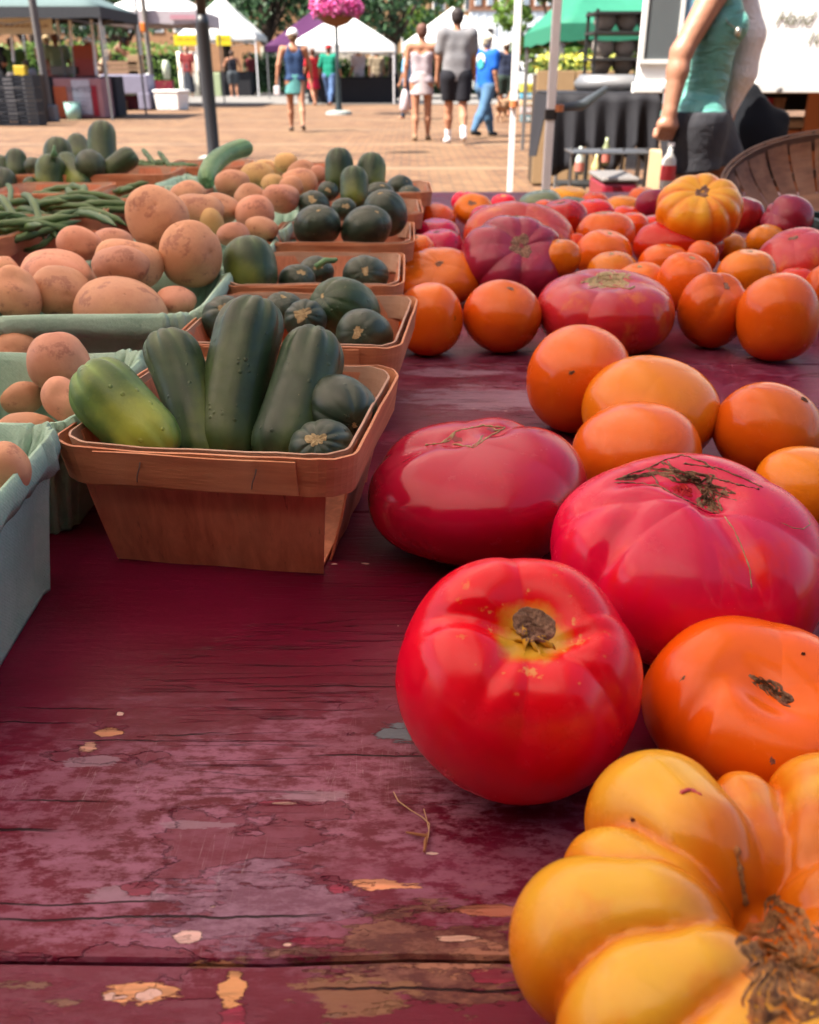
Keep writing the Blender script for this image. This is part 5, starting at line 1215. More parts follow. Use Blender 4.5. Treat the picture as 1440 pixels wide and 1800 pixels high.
person('person in green and white clothes behind the left stall', 33, 160, 66, math.radians(30), SKT, (.15, .08, .05), stand, (('top', 'greenv', (.10, .22, .08), dict(hem=.48, sleeve=.2)), ('bottom', 'whitep', (.75, .72, .68), dict(len=.9, name='trousers'))), True, SG, depth_y=LS)
o, J, h = person('seated shopper with grey top behind the leaning grey tent leg', 58, 190, 106, math.radians(0), SKT, (.1, .06, .05), stand, (('top', 'greys', (.25, .25, .29), dict(hem=.44, sleeve=.36, grow=.02)), ('bottom', 'pinkp', (.45, .32, .35), dict(len=.5, fat=1.3))), False, SG, depth_y=LS-2.1)

# ---- woman in teal walking past the table
P = np.array([1.37, 4.35, 0.0]); h = 1.66
class SDF0(SDF): pass
class SDFW(SDF):
    def cap(s, a, b, ra, rb, sy=1, k=None): return SDF.cap(s, a, b, ra*1.09, rb*1.09, sy, k)

TEAL = NM('teal_satin', .48); tf = TEAL.noise(1, TEAL.map((7, 7, 26), rot=(0, .35, .2)), 3, .5, 1.2); TEAL.set(Base_Color=TEAL.mix(tf, (.075, .25, .21), (.11, .33, .28)), Coat_Weight=.1); TEAL.bump(tf, .02, .9)
GREY = pm('dark_grey_jersey', (.050, .050, .060), .8, var=.1, scale=7, bump=.01)
tw_ = thing('person', 'woman walking right in wrinkled teal tank top and dark grey shorts, head out of view', 'person', P, 0)
# local frame: she walks towards +X and turns a little to the camera (-Y)
def Q(px, py, dy=0):  # a joint measured in the photograph at her own distance
    return atY(px, py, P[1]+dy)-P
shR, elR, wrR = Q(1262, -22, -.13), Q(1198, 92, -.17), Q(1178, 196, -.20)
shL, elL, wrL = Q(1300, -12, .16), Q(1296, 110, .20), Q(1276, 225, .19)
pel = Q(1226, 205); chest = Q(1256, 45); nk = Q(1280, -45); hd = nk+[.05, -.03, .20]
hipR, hipL = Q(1216, 222, -.075), Q(1238, 222, .075); knR, knL = Q(1215, 400, -.08), Q(1288, 380, .08)
anR, anL = knR+np.array([-.12, 0, -.40]), knL+np.array([.06, 0, -.41])
def teal_body(s, full=True):
    s.cap(pel+[-.02, -.06, -.02], pel+[-.02, .06, -.02], .108, .108, 1, .03); s.cap(pel+[-.01, 0, .05], chest*.45+pel*.55+[-.01, 0, 0], .098, .082, 1, .04)
    s.cap(chest*.45+pel*.55+[-.01, -.03, 0], chest+[-.01, -.05, -.02], .082, .086, 1, .04); s.cap(chest*.45+pel*.55+[-.01, .03, 0], chest+[-.01, .05, -.02], .082, .086, 1, .04)
    s.cap(chest+[-.01, -.02, .10], nk+[-.02, 0, -.08], .075, .05, 1, .05); s.cap(shR+[.02, .02, 0], nk+[-.01, 0, -.05], .042, .045, 1, .04); s.cap(shL+[-.03, -.02, 0], nk+[-.01, 0, -.05], .042, .045, 1, .04)
    s.cap(chest+[.035, -.070, .015], chest+[.062, -.078, -.004], .058, .042, 1, .05); s.cap(chest+[.045, .03, .015], chest+[.072, .03, -.004], .056, .040, 1, .05)
s = SDFW(.03); teal_body(s)
for a, b, c, r0, r1, r2, r3 in ((shR, elR, wrR, .052, .040, .040, .027), (shL, elL, wrL, .050, .038, .038, .026)):
    s.cap(a, b, r0, r1, 1, .02); s.cap(b, b+(c-b)*.3, r2, r2, 1, .02); s.cap(b+(c-b)*.3, c, r2, r3, 1, .02)
for a, b, c in ((hipR, knR, anR), (hipL, knL, anL)):
    s.cap(a, b, .088, .054, 1, .03); s.cap(b, b+(c-b)*.35, .055, .058, 1, .03); s.cap(b+(c-b)*.35, c, .058, .034, 1, .02); s.cap(c, c+[.14, 0, -.05], .034, .030, 1, .02)
s.cap(nk+[-.01, 0, -.03], nk+[.02, -.01, .07], .052, .050); s.cap(hd, hd+[.025, -.01, -.05], .085, .065); s.cap(hd+[.10, -.03, -.02], hd+[.112, -.035, -.035], .012, .013, 1, .012)
def fist(w_, d, sd, nn):
    """loosely closed hand: palm, four fingers folded round, thumb across"""
    p = w_+d*.052
    s.cap(w_, p, .027, .032, 1, .012); s.cap(p-sd*.022, p+sd*.022, .025, .026, 1, .010)
    for i in range(4):
        q = p+sd*(.033-.0215*i)+d*.022; L_ = (.036, .040, .038, .030)[i]
        a = q+d*L_*.75-nn*.010; b = a-nn*L_*.75+d*.002; c = b-d*.024-nn*.002
        s.cap(q, a, .0110, .0100, 1, .004); s.cap(a, b, .0100, .0092, 1, .003); s.cap(b, c, .0092, .0082, 1, .003)
    q = w_+d*.028+sd*.026; a = q+d*.030+sd*.016-nn*.014; b = a+d*.024-nn*.022-sd*.006; s.cap(q, a, .0135, .0115, 1, .006); s.cap(a, b, .0115, .0095, 1, .003)
d = np.array([-.08, .0, -1.]); d /= np.linalg.norm(d); sd = np.array([1., .3, 0]); sd -= d*(sd @ d); sd /= np.linalg.norm(sd); nn = -np.cross(d, sd)
if nn[1] < 0: nn = -nn
fist(wrR, d, sd, -nn)
d2 = np.array([.1, 0, -1.]); d2 /= np.linalg.norm(d2); fist(wrL, d2, sd, nn)
V, F = s.build(.0065); obj('body', V, F, pm('sunlit_skin', (.46, .21, .13), .5, var=.14, scale=16, bump=.002), tw_, True)
s = SDFW(.03); teal_body(s); zh = pel[2]-.005
s.cut(plane_below(zh)); s.cut(lambda X, Y, Z: np.where(Z > chest[2]+.08, np.where(Z > chest[2]+.14, np.abs(np.abs(Y+.0)-.085)-.018, .0*X-.01), -1))
s.cut(lambda X, Y, Z: .085-np.sqrt((X-(nk[0]+.06))**2*.5+(Y+.0)**2+(np.maximum(0, nk[2]-.06-Z))**2*.6))
V, F = s.build(.008, .010); obj('tank_top', V, F, TEAL.m, tw_, True)
s = SDFW(.04); s.cap(pel+[-.02, -.06, -.03], pel+[-.02, .06, -.03], .110, .110, 1, .03)
kR = hipR+(knR-hipR)*.60; kL = hipL+(knL-hipL)*.50
s.cap(hipR, kR, .104, .108, 1, .08); s.cap(hipL, kL, .104, .112, 1, .08)
hz = Q(1240, 292)[2]; s.cut(lambda X, Y, Z: (hz+(X-.0)*.10)-Z); s.cut(plane_above(zh+.03))
V, F = s.build(.008, .006); obj('shorts', V, F, GREY, tw_, True)
s = SDFW(.01); s.cap(hd+[-.03, 0, .02], hd+[-.06, .01, -.10], .095, .07); V, F = s.build(.012); obj('hair', V, F, pm('grey_hair', (.35, .31, .27), .6), tw_, True)
s = SDFW(.02); c0, c1, c2, c3 = Q(1312, -10, .05), Q(1318, 62, .05), Q(1304, 130, .06), Q(1280, 205, .08)
s.cap(c0, c1, .04, .060, .7); s.cap(c1, c2, .06, .058, .7); s.cap(c2, c3, .058, .022, .7); V, F = s.build(.010)
o = obj('cardigan', V, F, pm('beige_knit', (.74, .70, .68), .9, var=.10, scale=20, bump=.01), None, True, None, P); tag(o, 'beige cardigan hanging over the far arm of the woman in teal', 'cardigan')
pd = MB(); pd.tube([Q(1262, 2, -.12), Q(1280, 40, -.16), Q(1296, 52, -.15), Q(1300, 20, -.10)], .0022, 6); pd.lathe([(.002, .02), (.012, .01), (.012, -.01), (.002, -.02)], 12, Q(1297, 56, -.165)); pd.obj('necklace', pm('silver', (.6, .58, .5), .3, .9), tw_, smooth=True)
bo = thing('drink_bottle', 'clear drink bottle with red label hanging from the hand of the woman in teal', 'bottle', P+Q(1176, 290, -.2))
MB().lathe([(.012, .075), (.012, .05), (.030, .02), (.031, -.09), (.026, -.10)], 18).obj('bottle_body', pm('clear_plastic', (.6, .58, .55), .15), bo, smooth=True)
MB().lathe([(.0315, .0), (.0318, -.06)], 18, cap=False).obj('label_band', pm('red_label', (.60, .03, .04), .5), bo, smooth=True); MB().lathe([(.015, .09), (.015, .074)], 14).obj('bottle_cap', pm('white_plastic', (.75, .75, .75), .4), bo)
# the leashed tan dog behind the man in blue
dp = onz(886, 214, 0); dg = thing('dog', 'small tan dog on the bricks right of the man in the blue shirt', 'dog', dp, math.radians(60))
s = SDF(.03); s.cap([-.20, 0, .36], [.05, 0, .36], .085, .095); s.cap([.05, 0, .36], [.20, 0, .34], .10, .105); s.cap([.24, 0, .38], [.34, 0, .50], .065, .05); s.cap([.36, 0, .53], [.40, 0, .52], .062, .05); s.cap([.42, 0, .51], [.50, 0, .49], .034, .025, 1, .02)
for q in (-1, 1):
    s.cap([.36, q*.04, .57], [.33, q*.06, .60], .02, .012, 1, .01); s.cap([.22, q*.06, .30], [.20, q*.06, .16], .042, .026); s.cap([.20, q*.06, .16], [.21, q*.06, .03], .024, .022); s.cap([.21, q*.06, .02], [.25, q*.06, .02], .022, .02)
    s.cap([-.20, q*.06, .32], [-.14, q*.06, .20], .065, .035); s.cap([-.14, q*.06, .20], [-.23, q*.06, .12], .032, .022); s.cap([-.23, q*.06, .12], [-.21, q*.06, .02], .022, .02); s.cap([-.21, q*.06, .02], [-.17, q*.06, .02], .022, .02)
s.cap([-.28, 0, .40], [-.40, 0, .50], .025, .014); V, F = s.build(.016); obj('body', V, F, pm('tan_fur', (.42, .24, .14), .9, var=.3, scale=10), dg, True)
# ------------------------------------------------------------------ market stalls and background
WHT = pm('white_tent_cloth', (.80, .80, .79), .8, var=.02, trans=.25); METAL = pm('grey_metal', (.30, .30, .31), .45, .6)
def gp(px, py): return onz(px, py, 0)
def tent(label, cx, cy, hx, hy, eave, peak, val, m, legm, rz=0, group='canopy tents around the plaza', legs=True, lw=.022, vm=None, cross=True):
    o = thing('canopy_tent', label, 'tent', (cx, cy, 0), rz, group)
    roof(MB(), hx, hy, eave, peak, .012, sag=.06).obj('roof_cloth', m, o, smooth=True, solid=.004)
    for sd in range(4):
        G = []
        for t in (0, .5, 1):
            G.append([[(a*hx*1.002, -hy*1.002), (hx*1.002, a*hy*1.002), (-a*hx*1.002, hy*1.002), (-hx*1.002, -a*hy*1.002)][sd]+(eave-val*t+.01*math.sin(a*9+sd)*t,) for a in np.linspace(-1, 1, 15)])
        MB().grid(G).obj('valance', vm or m, o, solid=.004)
    if legs:
        for sx in (-1, 1):
            for sy in (-1, 1): MB().box((sx*(hx-.04)-lw, sy*(hy-.04)-lw, 0), (sx*(hx-.04)+lw, sy*(hy-.04)+lw, eave-.01), ).obj('leg', legm, o)
    if cross:
        for sy in (-1, 1):
            mb = MB(); mb.tube([(-hx+.05, sy*(hy-.06), eave-.06), (0, sy*(hy-.06), eave-.34), (hx-.05, sy*(hy-.06), eave-.06)], .012, 6); mb.tube([(-hx+.05, sy*(hy-.06), eave-.34), (0, sy*(hy-.06), eave-.06), (hx-.05, sy*(hy-.06), eave-.34)], .012, 6); mb.obj('truss', legm, o)
    return o
def text(parent, body, size, loc, rot, m, shear=0, name='lettering'):
    c = bpy.data.curves.new(name, 'FONT'); c.body = body; c.size = size; c.align_x = 'CENTER'; c.align_y = 'CENTER'; c.extrude = .0004; c.shear = shear
    t = bpy.data.objects.new(name, c); COL.objects.link(t)
    dg_ = bpy.context.evaluated_depsgraph_get(); me = bpy.data.meshes.new_from_object(t.evaluated_get(dg_)); bpy.data.objects.remove(t)
    o = bpy.data.objects.new(name, me); COL.objects.link(o); me.materials.clear(); me.materials.append(m); o.location = loc; o.rotation_euler = rot; o.parent = parent; return o
def span(pxl, pxr, py, Y): return atY(pxl, py, Y)[0], atY(pxr, py, Y)[0]
FR = (PI/2, 0, 0)

# white tent in the centre
a, b = gp(512, 176), gp(690, 184); Y0 = b[1]; x0, x1 = span(508, 694, 90, Y0); ev = atY(600, 84, Y0)[2]; pk = atY(640, 32, Y0+1.7)[2]
tent('white peaked tent in the middle, right behind the flower lamp post', (x0+x1)/2, Y0+1.7, (x1-x0)/2, 1.7, ev+.10, pk+.2, .22, WHT, alu)
q = atY(845, 88, Y0+5); tent('white tent whose slope shows between the tall man and the man in blue', q[0]-1.0, Y0+6.5, 1.9, 1.6, q[2]+.2, q[2]+1.5, .25, WHT, alu)
pur = pm('purple_tent_cloth', (.07, .012, .07), .8); q = atY(545, 88, Y0+6); tent('dark purple tent behind the white cap woman', q[0], Y0+7.6, 1.7, 1.6, q[2]+.15, q[2]+1.4, .2, pur, METAL)
# white tent with yellow banners
Y1 = gp(440, 170)[1]; x0, x1 = span(338, 450, 60, Y1); ev = atY(400, 62, Y1)[2]
t3_ = tent('white tent with two yellow banners behind the black lamp post', (x0+x1)/2-.3, Y1+1.6, (x1-x0)/2+.3, 1.7, ev+.02, atY(375, 2, Y1+1.6)[2]+.2, .18, WHT, alu)
yel = pm('yellow_banner', (.80, .62, .02), .6); blk = pm('black_ink', (.03, .03, .03), .7); gold_ink = pm('ochre_ink', (.40, .28, .02), .7)
for nm, (l, r_) in (('left', (306, 352)), ('right', (380, 406))):
    xa, xb = span(l, r_, 72, Y1-.14); zt, zb = atY(340, 61, Y1-.14)[2], atY(340, 80, Y1-.14)[2]
    bn = thing('banner', 'long yellow banner hanging left of the black lamp post' if nm == 'left' else 'short yellow banner hanging right of the black lamp post', 'banner', ((xa+xb)/2, Y1-.14, zb), 0, 'yellow banners under the white tent')
    MB().box((-(xb-xa)/2, -.01, 0), ((xb-xa)/2, .01, zt-zb)).obj('cloth_panel', yel, bn, bevel=.004)
    for i in range(int((xb-xa)/.075)-2): MB().box((-(xb-xa)/2+.10+i*.075, -.013, (zt-zb)*.45), (-(xb-xa)/2+.10+i*.075+.045*(1 if i % 4 else .4), -.0102, (zt-zb)*.72)).obj('letter_stroke', gold_ink, bn)
sheet = pm('cream_curtain', (.72, .70, .60), .8)
q = gp(318, 172); G = [[(.05*math.sin(k*1.3)+(k-6)*.07, .04*math.cos(k*1.7), z) for k in range(13)] for z in (0.02, .6, 1.3, 1.75)]
o = MB().grid(G).obj('tent_curtain', sheet, None, smooth=True, loc=(q[0], Y1-.05, 0), solid=.01); tag(o, 'cream curtain tied at the left leg of the yellow bannered tent', 'curtain')
for px, py, w_, h_, c, nm, lab, cat in ((408, 160, .46, .95, (.42, .50, .30), 'paper_sack', 'tall pale green sack right of the black lamp post', 'sack'), (396, 118, .35, .25, (.42, .26, .12), 'cardboard_box', 'brown cardboard box above the pale green sack', 'box')):
    q = gp(px-12, 168); zb = 0 if 'sack' in nm else 1.0
    MBq = MB().box((-w_/2, -.15, 0), (w_/2, .15, h_)); o = MBq.obj(nm, pm(nm+'_m', c, .8), None, loc=(q[0], Y1+.2, zb), bevel=.04); tag(o, lab, cat)
o = thing('display_table', 'dark cloth covered table under the yellow bannered tent', 'table', (gp(400, 168)[0], Y1+.6, 0)); MB().box((-1.4, -.4, 0), (1.4, .4, .98)).obj('cloth', pm('dark_cloth', (.025, .025, .03), .9), o, bevel=.03); MB().box((-1.42, -.42, .985), (1.42, .42, 1.0)).obj('table_top', blk, o)
# grey white tents at left
lil = pm('lilac_tent_cloth', (.56, .50, .54), .8, trans=.1)
Y2 = gp(260, 190)[1]
x0, x1 = span(176, 345, 40, Y2); ev = atY(300, 42, Y2)[2]
t2_ = tent('pale lilac tent with a faded pink sign on its valance', (x0+x1)/2, Y2+1.9, (x1-x0)/2, 1.8, ev+.35, ev+1.1, .34, WHT, METAL, vm=lil)
xa, xb = span(298, 345, 30, Y2-.02); MB().box((xa-t2_.location[0], Y2+.06-t2_.location[1]-.02, ev+.12), (xb-t2_.location[0]-.04, Y2+.08-t2_.location[1]-.02, ev+.24)).obj('valance_sign', pm('faded_pink', (.55, .28, .34), .8), t2_)
Y3 = gp(85, 212)[1]; x0, x1 = span(-160, 173, 20, Y3); ev = atY(100, 31, Y3)[2]
gt = pm('grey_teal_cloth', (.13, .19, .19), .8); gv_ = pm('dark_grey_valance', (.06, .065, .075), .8)
tent('grey teal canopy tent at the upper left corner', (x0+x1)/2, Y3+1.6, (x1-x0)/2, 1.5, ev+.22, ev+1.1, .22, gt, METAL, vm=gv_)
def leg(label, fx, fy, tx, ty, r_, m, foot=None, wid=None):
    a = gp(fx, fy); b = atY(tx, ty, a[1]); o = thing('stall_pole', label, 'pole', a, 0, 'grey tent legs at the left stalls')
    MB().tube([(0, 0, 0), (b-a)], r_, 8).obj('pole', m, o)
    if foot: MB().box((-.16, -.14, 0.002), (.16, .14, .34)).obj('leg_weight', foot, o, bevel=.03)
    return o
lgm = pm('grey_leg', (.13, .12, .12), .5); wgt = pm('weight_grey', (.24, .24, .25), .8)
leg('thick dark grey tent leg with a grey weight bag, left stall', 90, 214, 55, -10, .085, lgm, wgt)
leg('thin pale grey tent leg near the left edge', 50, 190, 37, -10, .035, METAL)
leg('brownish grey tent leg with a grey foot right of the lilac table', 272, 190, 250, -10, .075, pm('brown_grey_leg', (.22, .20, .18), .5))
leg('pale grey tent leg left of the brownish one', 262, 192, 236, -10, .040, METAL)
for i, (a, b, c, d) in enumerate(((15, 0, 24, 108), (122, 34, 126, 82), (160, 34, 170, 132), (172, 40, 176, 70), (100, 34, 104, 62))):
    Yq = Y3+1.2+i*.15; p0, p1 = atY(a, b, Yq), atY(c, d, Yq); o = MB().tube([(0, 0, 0), (p1-p0)], .035, 6).obj('white_pole', alu, None, loc=p0)
    tag(o, ('white slanted pole at the left edge of the grey teal tent', 'short white pole above the blond vendor', 'long white pole before the orange boxes', 'short white pole by the corner of the grey teal tent', 'white pole stub left of the short one')[i], 'pole', 'white poles of the left stall')
    # each pole runs on to the ground behind the tables
    o2 = MB().tube([(p1-p0), (p1-p0)*(p0[2]/(p0[2]-p1[2])) if p0[2] > p1[2] else (p1-p0)], .018, 6)
    o2.obj('lower_pole', METAL, o)
# banner strip with marks behind
xa, xb = span(-10, 92, 45, Y3+1.0); zt, zb = atY(40, 31, Y3+1)[2], atY(40, 60, Y3+1)[2]
bn = thing('banner', 'cream banner with small brown marks under the grey teal tent', 'banner', ((xa+xb)/2, Y3+1.0, zb)); MB().box((-(xb-xa)/2, -.01, 0), ((xb-xa)/2, .01, zt-zb)).obj('cloth_panel', pm('cream', (.78, .74, .62), .7), bn)
for i in range(9): x = -(xb-xa)/2+.15+i*(xb-xa-.3)/8; MB().tube([(x-.05, -.014, (zt-zb)*.42), (x, -.014, (zt-zb)*.55), (x+.05, -.014, (zt-zb)*.45)], .012, 5).obj('printed_mark', pm('brown_ink', (.28, .10, .05), .7), bn)
# pink table with poster
q = gp(90, 209); xa, xb = span(92, 176, 137, q[1]); z = atY(130, 137, q[1])[2]; W2 = (xb-xa)/2
pt = thing('display_table', 'table with pink cloth, orange corner and pinned white poster', 'table', ((xa+xb)/2, q[1]+.4, 0))
MB().box((-W2, -.4, .02), (W2, .4, z)).obj('cloth', pm('pink_cloth', (.50, .25, .27), .85, scale=4, var=.2), pt, bevel=.02)
MB().box((-W2-.01, -.42, .03), (-W2+.28, -.395, z*.8)).obj('orange_flap', pm('orange_cloth', (.60, .14, .06), .8), pt); MB().box((W2-.24, -.42, .06), (W2-.12, -.402, z*.82)).obj('red_strip', pm('red_cloth', (.40, .03, .05), .8), pt)
MB().box((-W2+.42, -.428, .10), (W2-.26, -.412, z*.96)).obj('poster', pm('poster_paper', (.62, .58, .68), .7), pt)
text(pt, 'UNITED', .16, (.05, -.434, z*.72), FR, pm('grey_ink', (.18, .16, .2), .7), .0)
for k in range(3): MB().box((-.16+.03*k, -.432, z*(.5-.09*k)), (.28-.03*k, -.4285, z*(.5-.09*k)+.012)).obj('text_line', pm('grey_ink', (.18, .16, .2), .7), pt)
# lilac table
q = gp(218, 194); xa, xb = span(176, 258, 131, q[1]); z = atY(215, 131, q[1])[2]; W2 = (xb-xa)/2
lt = thing('display_table', 'table draped in lilac grey cloth open at the front showing a wine red crate', 'table', ((xa+xb)/2, q[1]+.4, 0)); lc = pm('lilac_cloth', (.30, .29, .40), .85, scale=5, var=.15)
MB().box((-W2, -.4, z*.46), (W2, .4, z)).obj('cloth', lc, lt, bevel=.03); MB().box((W2-.32, -.41, .02), (W2+.02, .39, z*.5)).obj('cloth_corner', lc, lt, bevel=.03); MB().box((-W2-.02, -.41, .02), (-W2+.12, .39, z*.5)).obj('cloth_corner', lc, lt, bevel=.03)
o = MB().box((-.42, -.2, 0), (.36, .3, z*.42)).obj('crate', pm('wine_crate', (.10, .02, .035), .8), None, loc=((xa+xb)/2+.1, q[1]+.42, .003), bevel=.02); tag(o, 'wine red crate standing under the lilac table', 'crate')
o = MB().box((-.12, -.1, 0), (.12, .1, .26)).obj('cardboard_box', pm('brown_card', (.33, .2, .1), .85), None, loc=((xa+xb)/2-.15, q[1]+.05, .003), bevel=.01); tag(o, 'small brown box before the wine red crate', 'box')
for i, (px, py, w_, hh, c, lab) in enumerate(((218, 118, .9, .34, (.34, .20, .12), 'wooden display box on the lilac table before the bending vendor'), (240, 112, .4, .5, (.42, .28, .16), 'taller light wooden box at the right of the lilac table'))):
    o = thing('wooden_box', lab, 'box', (atY(px, py, q[1]+.5)[0], q[1]+.45, z+.002)); m = pm('wbox%d' % i, c, .8, scale=20)
    for zz in range(3): MB().box((-w_/2, -.15, zz*hh/3+.004), (w_/2, .15, (zz+1)*hh/3-.006)).obj('board', m, o, bevel=.01)
# buckets, cooler, crates
def bucket(px, py, top, wpx, c, lab):
    q = gp(px, py); s_ = depth(q); r_ = wpx*s_/FPX/2; hh = atY(px, top, q[1])[2]; o = thing('bucket', lab, 'bucket', q)
    MB().lathe([(r_*.86, .003), (r_, hh), (r_*.95, hh), (r_*.80, .03)], 28).obj('tub', pm('bucket_%d' % px, c, .4), o, smooth=True); MB().lathe([(r_*1.0, hh-.02), (r_*1.06, hh), (r_*.96, hh+.006)], 28, cap=False).obj('rim', pm('bucket_%d' % px, c, .4), o, smooth=True)
bucket(131, 210, 180, 28, (.34, .60, .55), 'pale mint bucket in front of the pink table'); bucket(185, 204, 176, 22, (.22, .15, .45), 'purple bucket at the corner of the lilac table')
q = gp(300, 194); s_ = depth(q)/FPX; co = thing('cooler', 'white foam cooler with a faint smiling face on the bricks', 'cooler', q+np.array([0, .3, 0]), math.radians(-12)); fm = pm('white_foam', (.82, .82, .80), .7)
wv, hv = 46*s_/2, atY(300, 158, q[1])[2]
bm_ = MB(); bm_.lathe([(wv*1.28, .0), (wv*1.42, hv*.86)], 4); b_ = bm_.obj('box', fm, co, bevel=.03, rot=(0, 0, PI/4)); MB().lathe([(wv*1.50, hv*.86), (wv*1.52, hv)], 4).obj('lid', fm, co, bevel=.03, rot=(0, 0, PI/4))
for sx in (-1, 1): MB().lathe([(.001, 0), (.018, 0), (.018, .004)], 10).obj('drawn_eye', blk, co, loc=(sx*.06, -wv*1.005, hv*.56), rot=FR)
MB().tube([(.09*math.cos(a), -wv*1.0-.004, hv*.46+.07*math.sin(a)) for a in np.linspace(PI*1.1, PI*1.9, 9)], .006, 5).obj('drawn_smile', blk, co)
dkc = pm('black_crate', (.018, .022, .032), .6); brc = pm('brown_crate', (.10, .075, .06), .7)
def crate(x, y, z, w_, d_, h_, m, lab, group):
    o = thing('crate', lab, 'crate', (x, y, z), 0, group)
    for k in range(3): MB().box((-w_/2, -d_/2, k*h_/3+.004), (w_/2, -d_/2+.015, (k+1)*h_/3-.02)).obj('slat', m, o); MB().box((-w_/2, d_/2-.015, k*h_/3+.004), (w_/2, d_/2, (k+1)*h_/3-.02)).obj('slat', m, o)
    for s in (-1, 1): MB().box((s*w_/2-.012, -d_/2-.004, .002), (s*w_/2+.012, d_/2+.004, h_-.004)).obj('end_panel', m, o)
    MB().box((-w_/2+.02, -d_/2+.02, .004), (w_/2-.02, d_/2-.02, .014)).obj('base', m, o); return o
q = gp(20, 222); i = 0
words = ('bottom', 'second', 'third', 'top'); cols = ('leftmost', 'second', 'third')
for cx_i in range(3):
    for k in range(4):
        crate(atY(-22+cx_i*34, 200, q[1])[0], q[1]+.3, k*.235+.003, .38, .42, .23, dkc, '%s black crate in the %s stack at the left edge' % (words[k], cols[cx_i]), 'black crates stacked at the left stall')
q = gp(64, 216)
for k in range(4): crate(q[0], q[1]+.3, k*.235+.003, .30, .4, .23, brc, '%s brown crate of the stack beside the thick grey tent leg' % words[k], 'brown crates beside the tent leg')
q = gp(285, 180)
rc = pm('red_crate', (.24, .02, .04), .6)
for k in range(2): crate(q[0]+.1, q[1]+.3, k*.36+.003, .55, .4, .35, rc, '%s wine red crate behind the white foam cooler' % ('lower', 'upper')[k], 'wine red crates by the brownish tent leg')
q = gp(256, 180)
for k in range(2): crate(q[0]+.1, q[1]+.3, k*.36+.003, .4, .4, .35, rc, '%s wine red crate left of the brownish tent leg' % ('lower', 'upper')[k], 'wine red crates by the brownish tent leg')
o = MB().box((-.16, -.1, 0), (.16, .1, .2)).obj('white_tub', fm, None, loc=(q[0]+.1, q[1]+.3, .73), bevel=.03); tag(o, 'white tub standing on the left wine red crates', 'tub')
q2 = gp(290, 178); o = MB().lathe([(.11, 0), (.15, .45), (.12, .52), (.09, .62)], 16).obj('jug', pm('pale_jug', (.62, .66, .50), .5), None, smooth=True, loc=(q2[0]+.05, q2[1]+.5, .74)); tag(o, 'pale green jug on the crates behind the foam cooler', 'jug')
q = atY(247, 48, Y2-.2); o = MB().box((-.14, -.05, -.12), (.14, .05, .12)).obj('orange_sign', pm('orange_plastic', (.80, .22, .03), .6), None, loc=q, bevel=.03); tag(o, 'small orange sign on the pale grey tent leg', 'sign')
for i, (px, py, w_, h_, c, lab) in enumerate(((150, 92, .5, .32, (.62, .14, .08), 'upper orange box behind the white capped vendor'), (152, 118, .46, .40, (.60, .12, .10), 'lower orange box on the table behind the pink one'), (118, 124, .7, .2, (.35, .30, .26), 'tray of jars on the back table of the left stall'))):
    Yq = Y3+2.0; q = atY(px, py, Yq); o = MB().box((-w_/2, -.15, -h_/2), (w_/2, .15, h_/2)).obj('box', pm('obox%d' % i, c, .7), None, loc=q, bevel=.02); tag(o, lab, 'box')
o = thing('display_table', 'back table of the left stall behind the pink one', 'table', (atY(135, 130, Y3+2)[0], Y3+2, 0)); MB().box((-1.0, -.35, .02), (1.0, .35, atY(120, 134, Y3+2)[2])).obj('cloth', pm('dark_cloth2', (.05, .05, .06), .9), o, bevel=.02)
o = thing('display_table', 'table of bags and a yellow box at the left edge', 'table', (atY(5, 130, Y3+.6)[0], Y3+.6, 0)); zt = atY(10, 136, Y3+.3)[2]; MB().box((-.7, -.35, .02), (.62, .35, zt)).obj('cloth', pm('grey_cloth', (.28, .27, .28), .9), o, bevel=.02)
o = MB().box((-.12, -.1, 0), (.14, .1, .24)).obj('yellow_box', pm('yellow_plastic', (.70, .50, .03), .5), None, loc=(atY(32, 145, Y3+.1)[0], Y3+.35, zt), bevel=.02); tag(o, 'yellow box on the left edge table', 'box')

# ---- the black lamp post
q = gp(377, 279); s_ = depth(q)/FPX; lp = thing('lamp_post', 'thick black iron post on a pale stone footing left of centre', 'lamp post', q)
ir = pm('black_iron', (.012, .012, .016), .45, scale=6); zc = atY(365, 36, q[1])[2]
MB().lathe([(.090, 0), (.090, .04), (.078, .07), (.074, zc-.05), (.078, zc-.03), (.062, zc+.06)], 20).obj('lower_shaft', ir, lp, smooth=True); MB().lathe([(.056, zc+.05), (.050, 3.6)], 20).obj('upper_shaft', ir, lp, smooth=True)
MB().lathe([(.05, 3.6), (.12, 3.68), (.17, 3.8), (.19, 4.15), (.10, 4.3), (.02, 4.42)], 20).obj('lantern', pm('frosted_glass', (.7, .7, .66), .4), lp, smooth=True)
MB().box((-.17, -.17, -.001), (.17, .17, .03)).obj('footing', pm('pale_stone', (.50, .48, .44), .8), lp, bevel=.01)
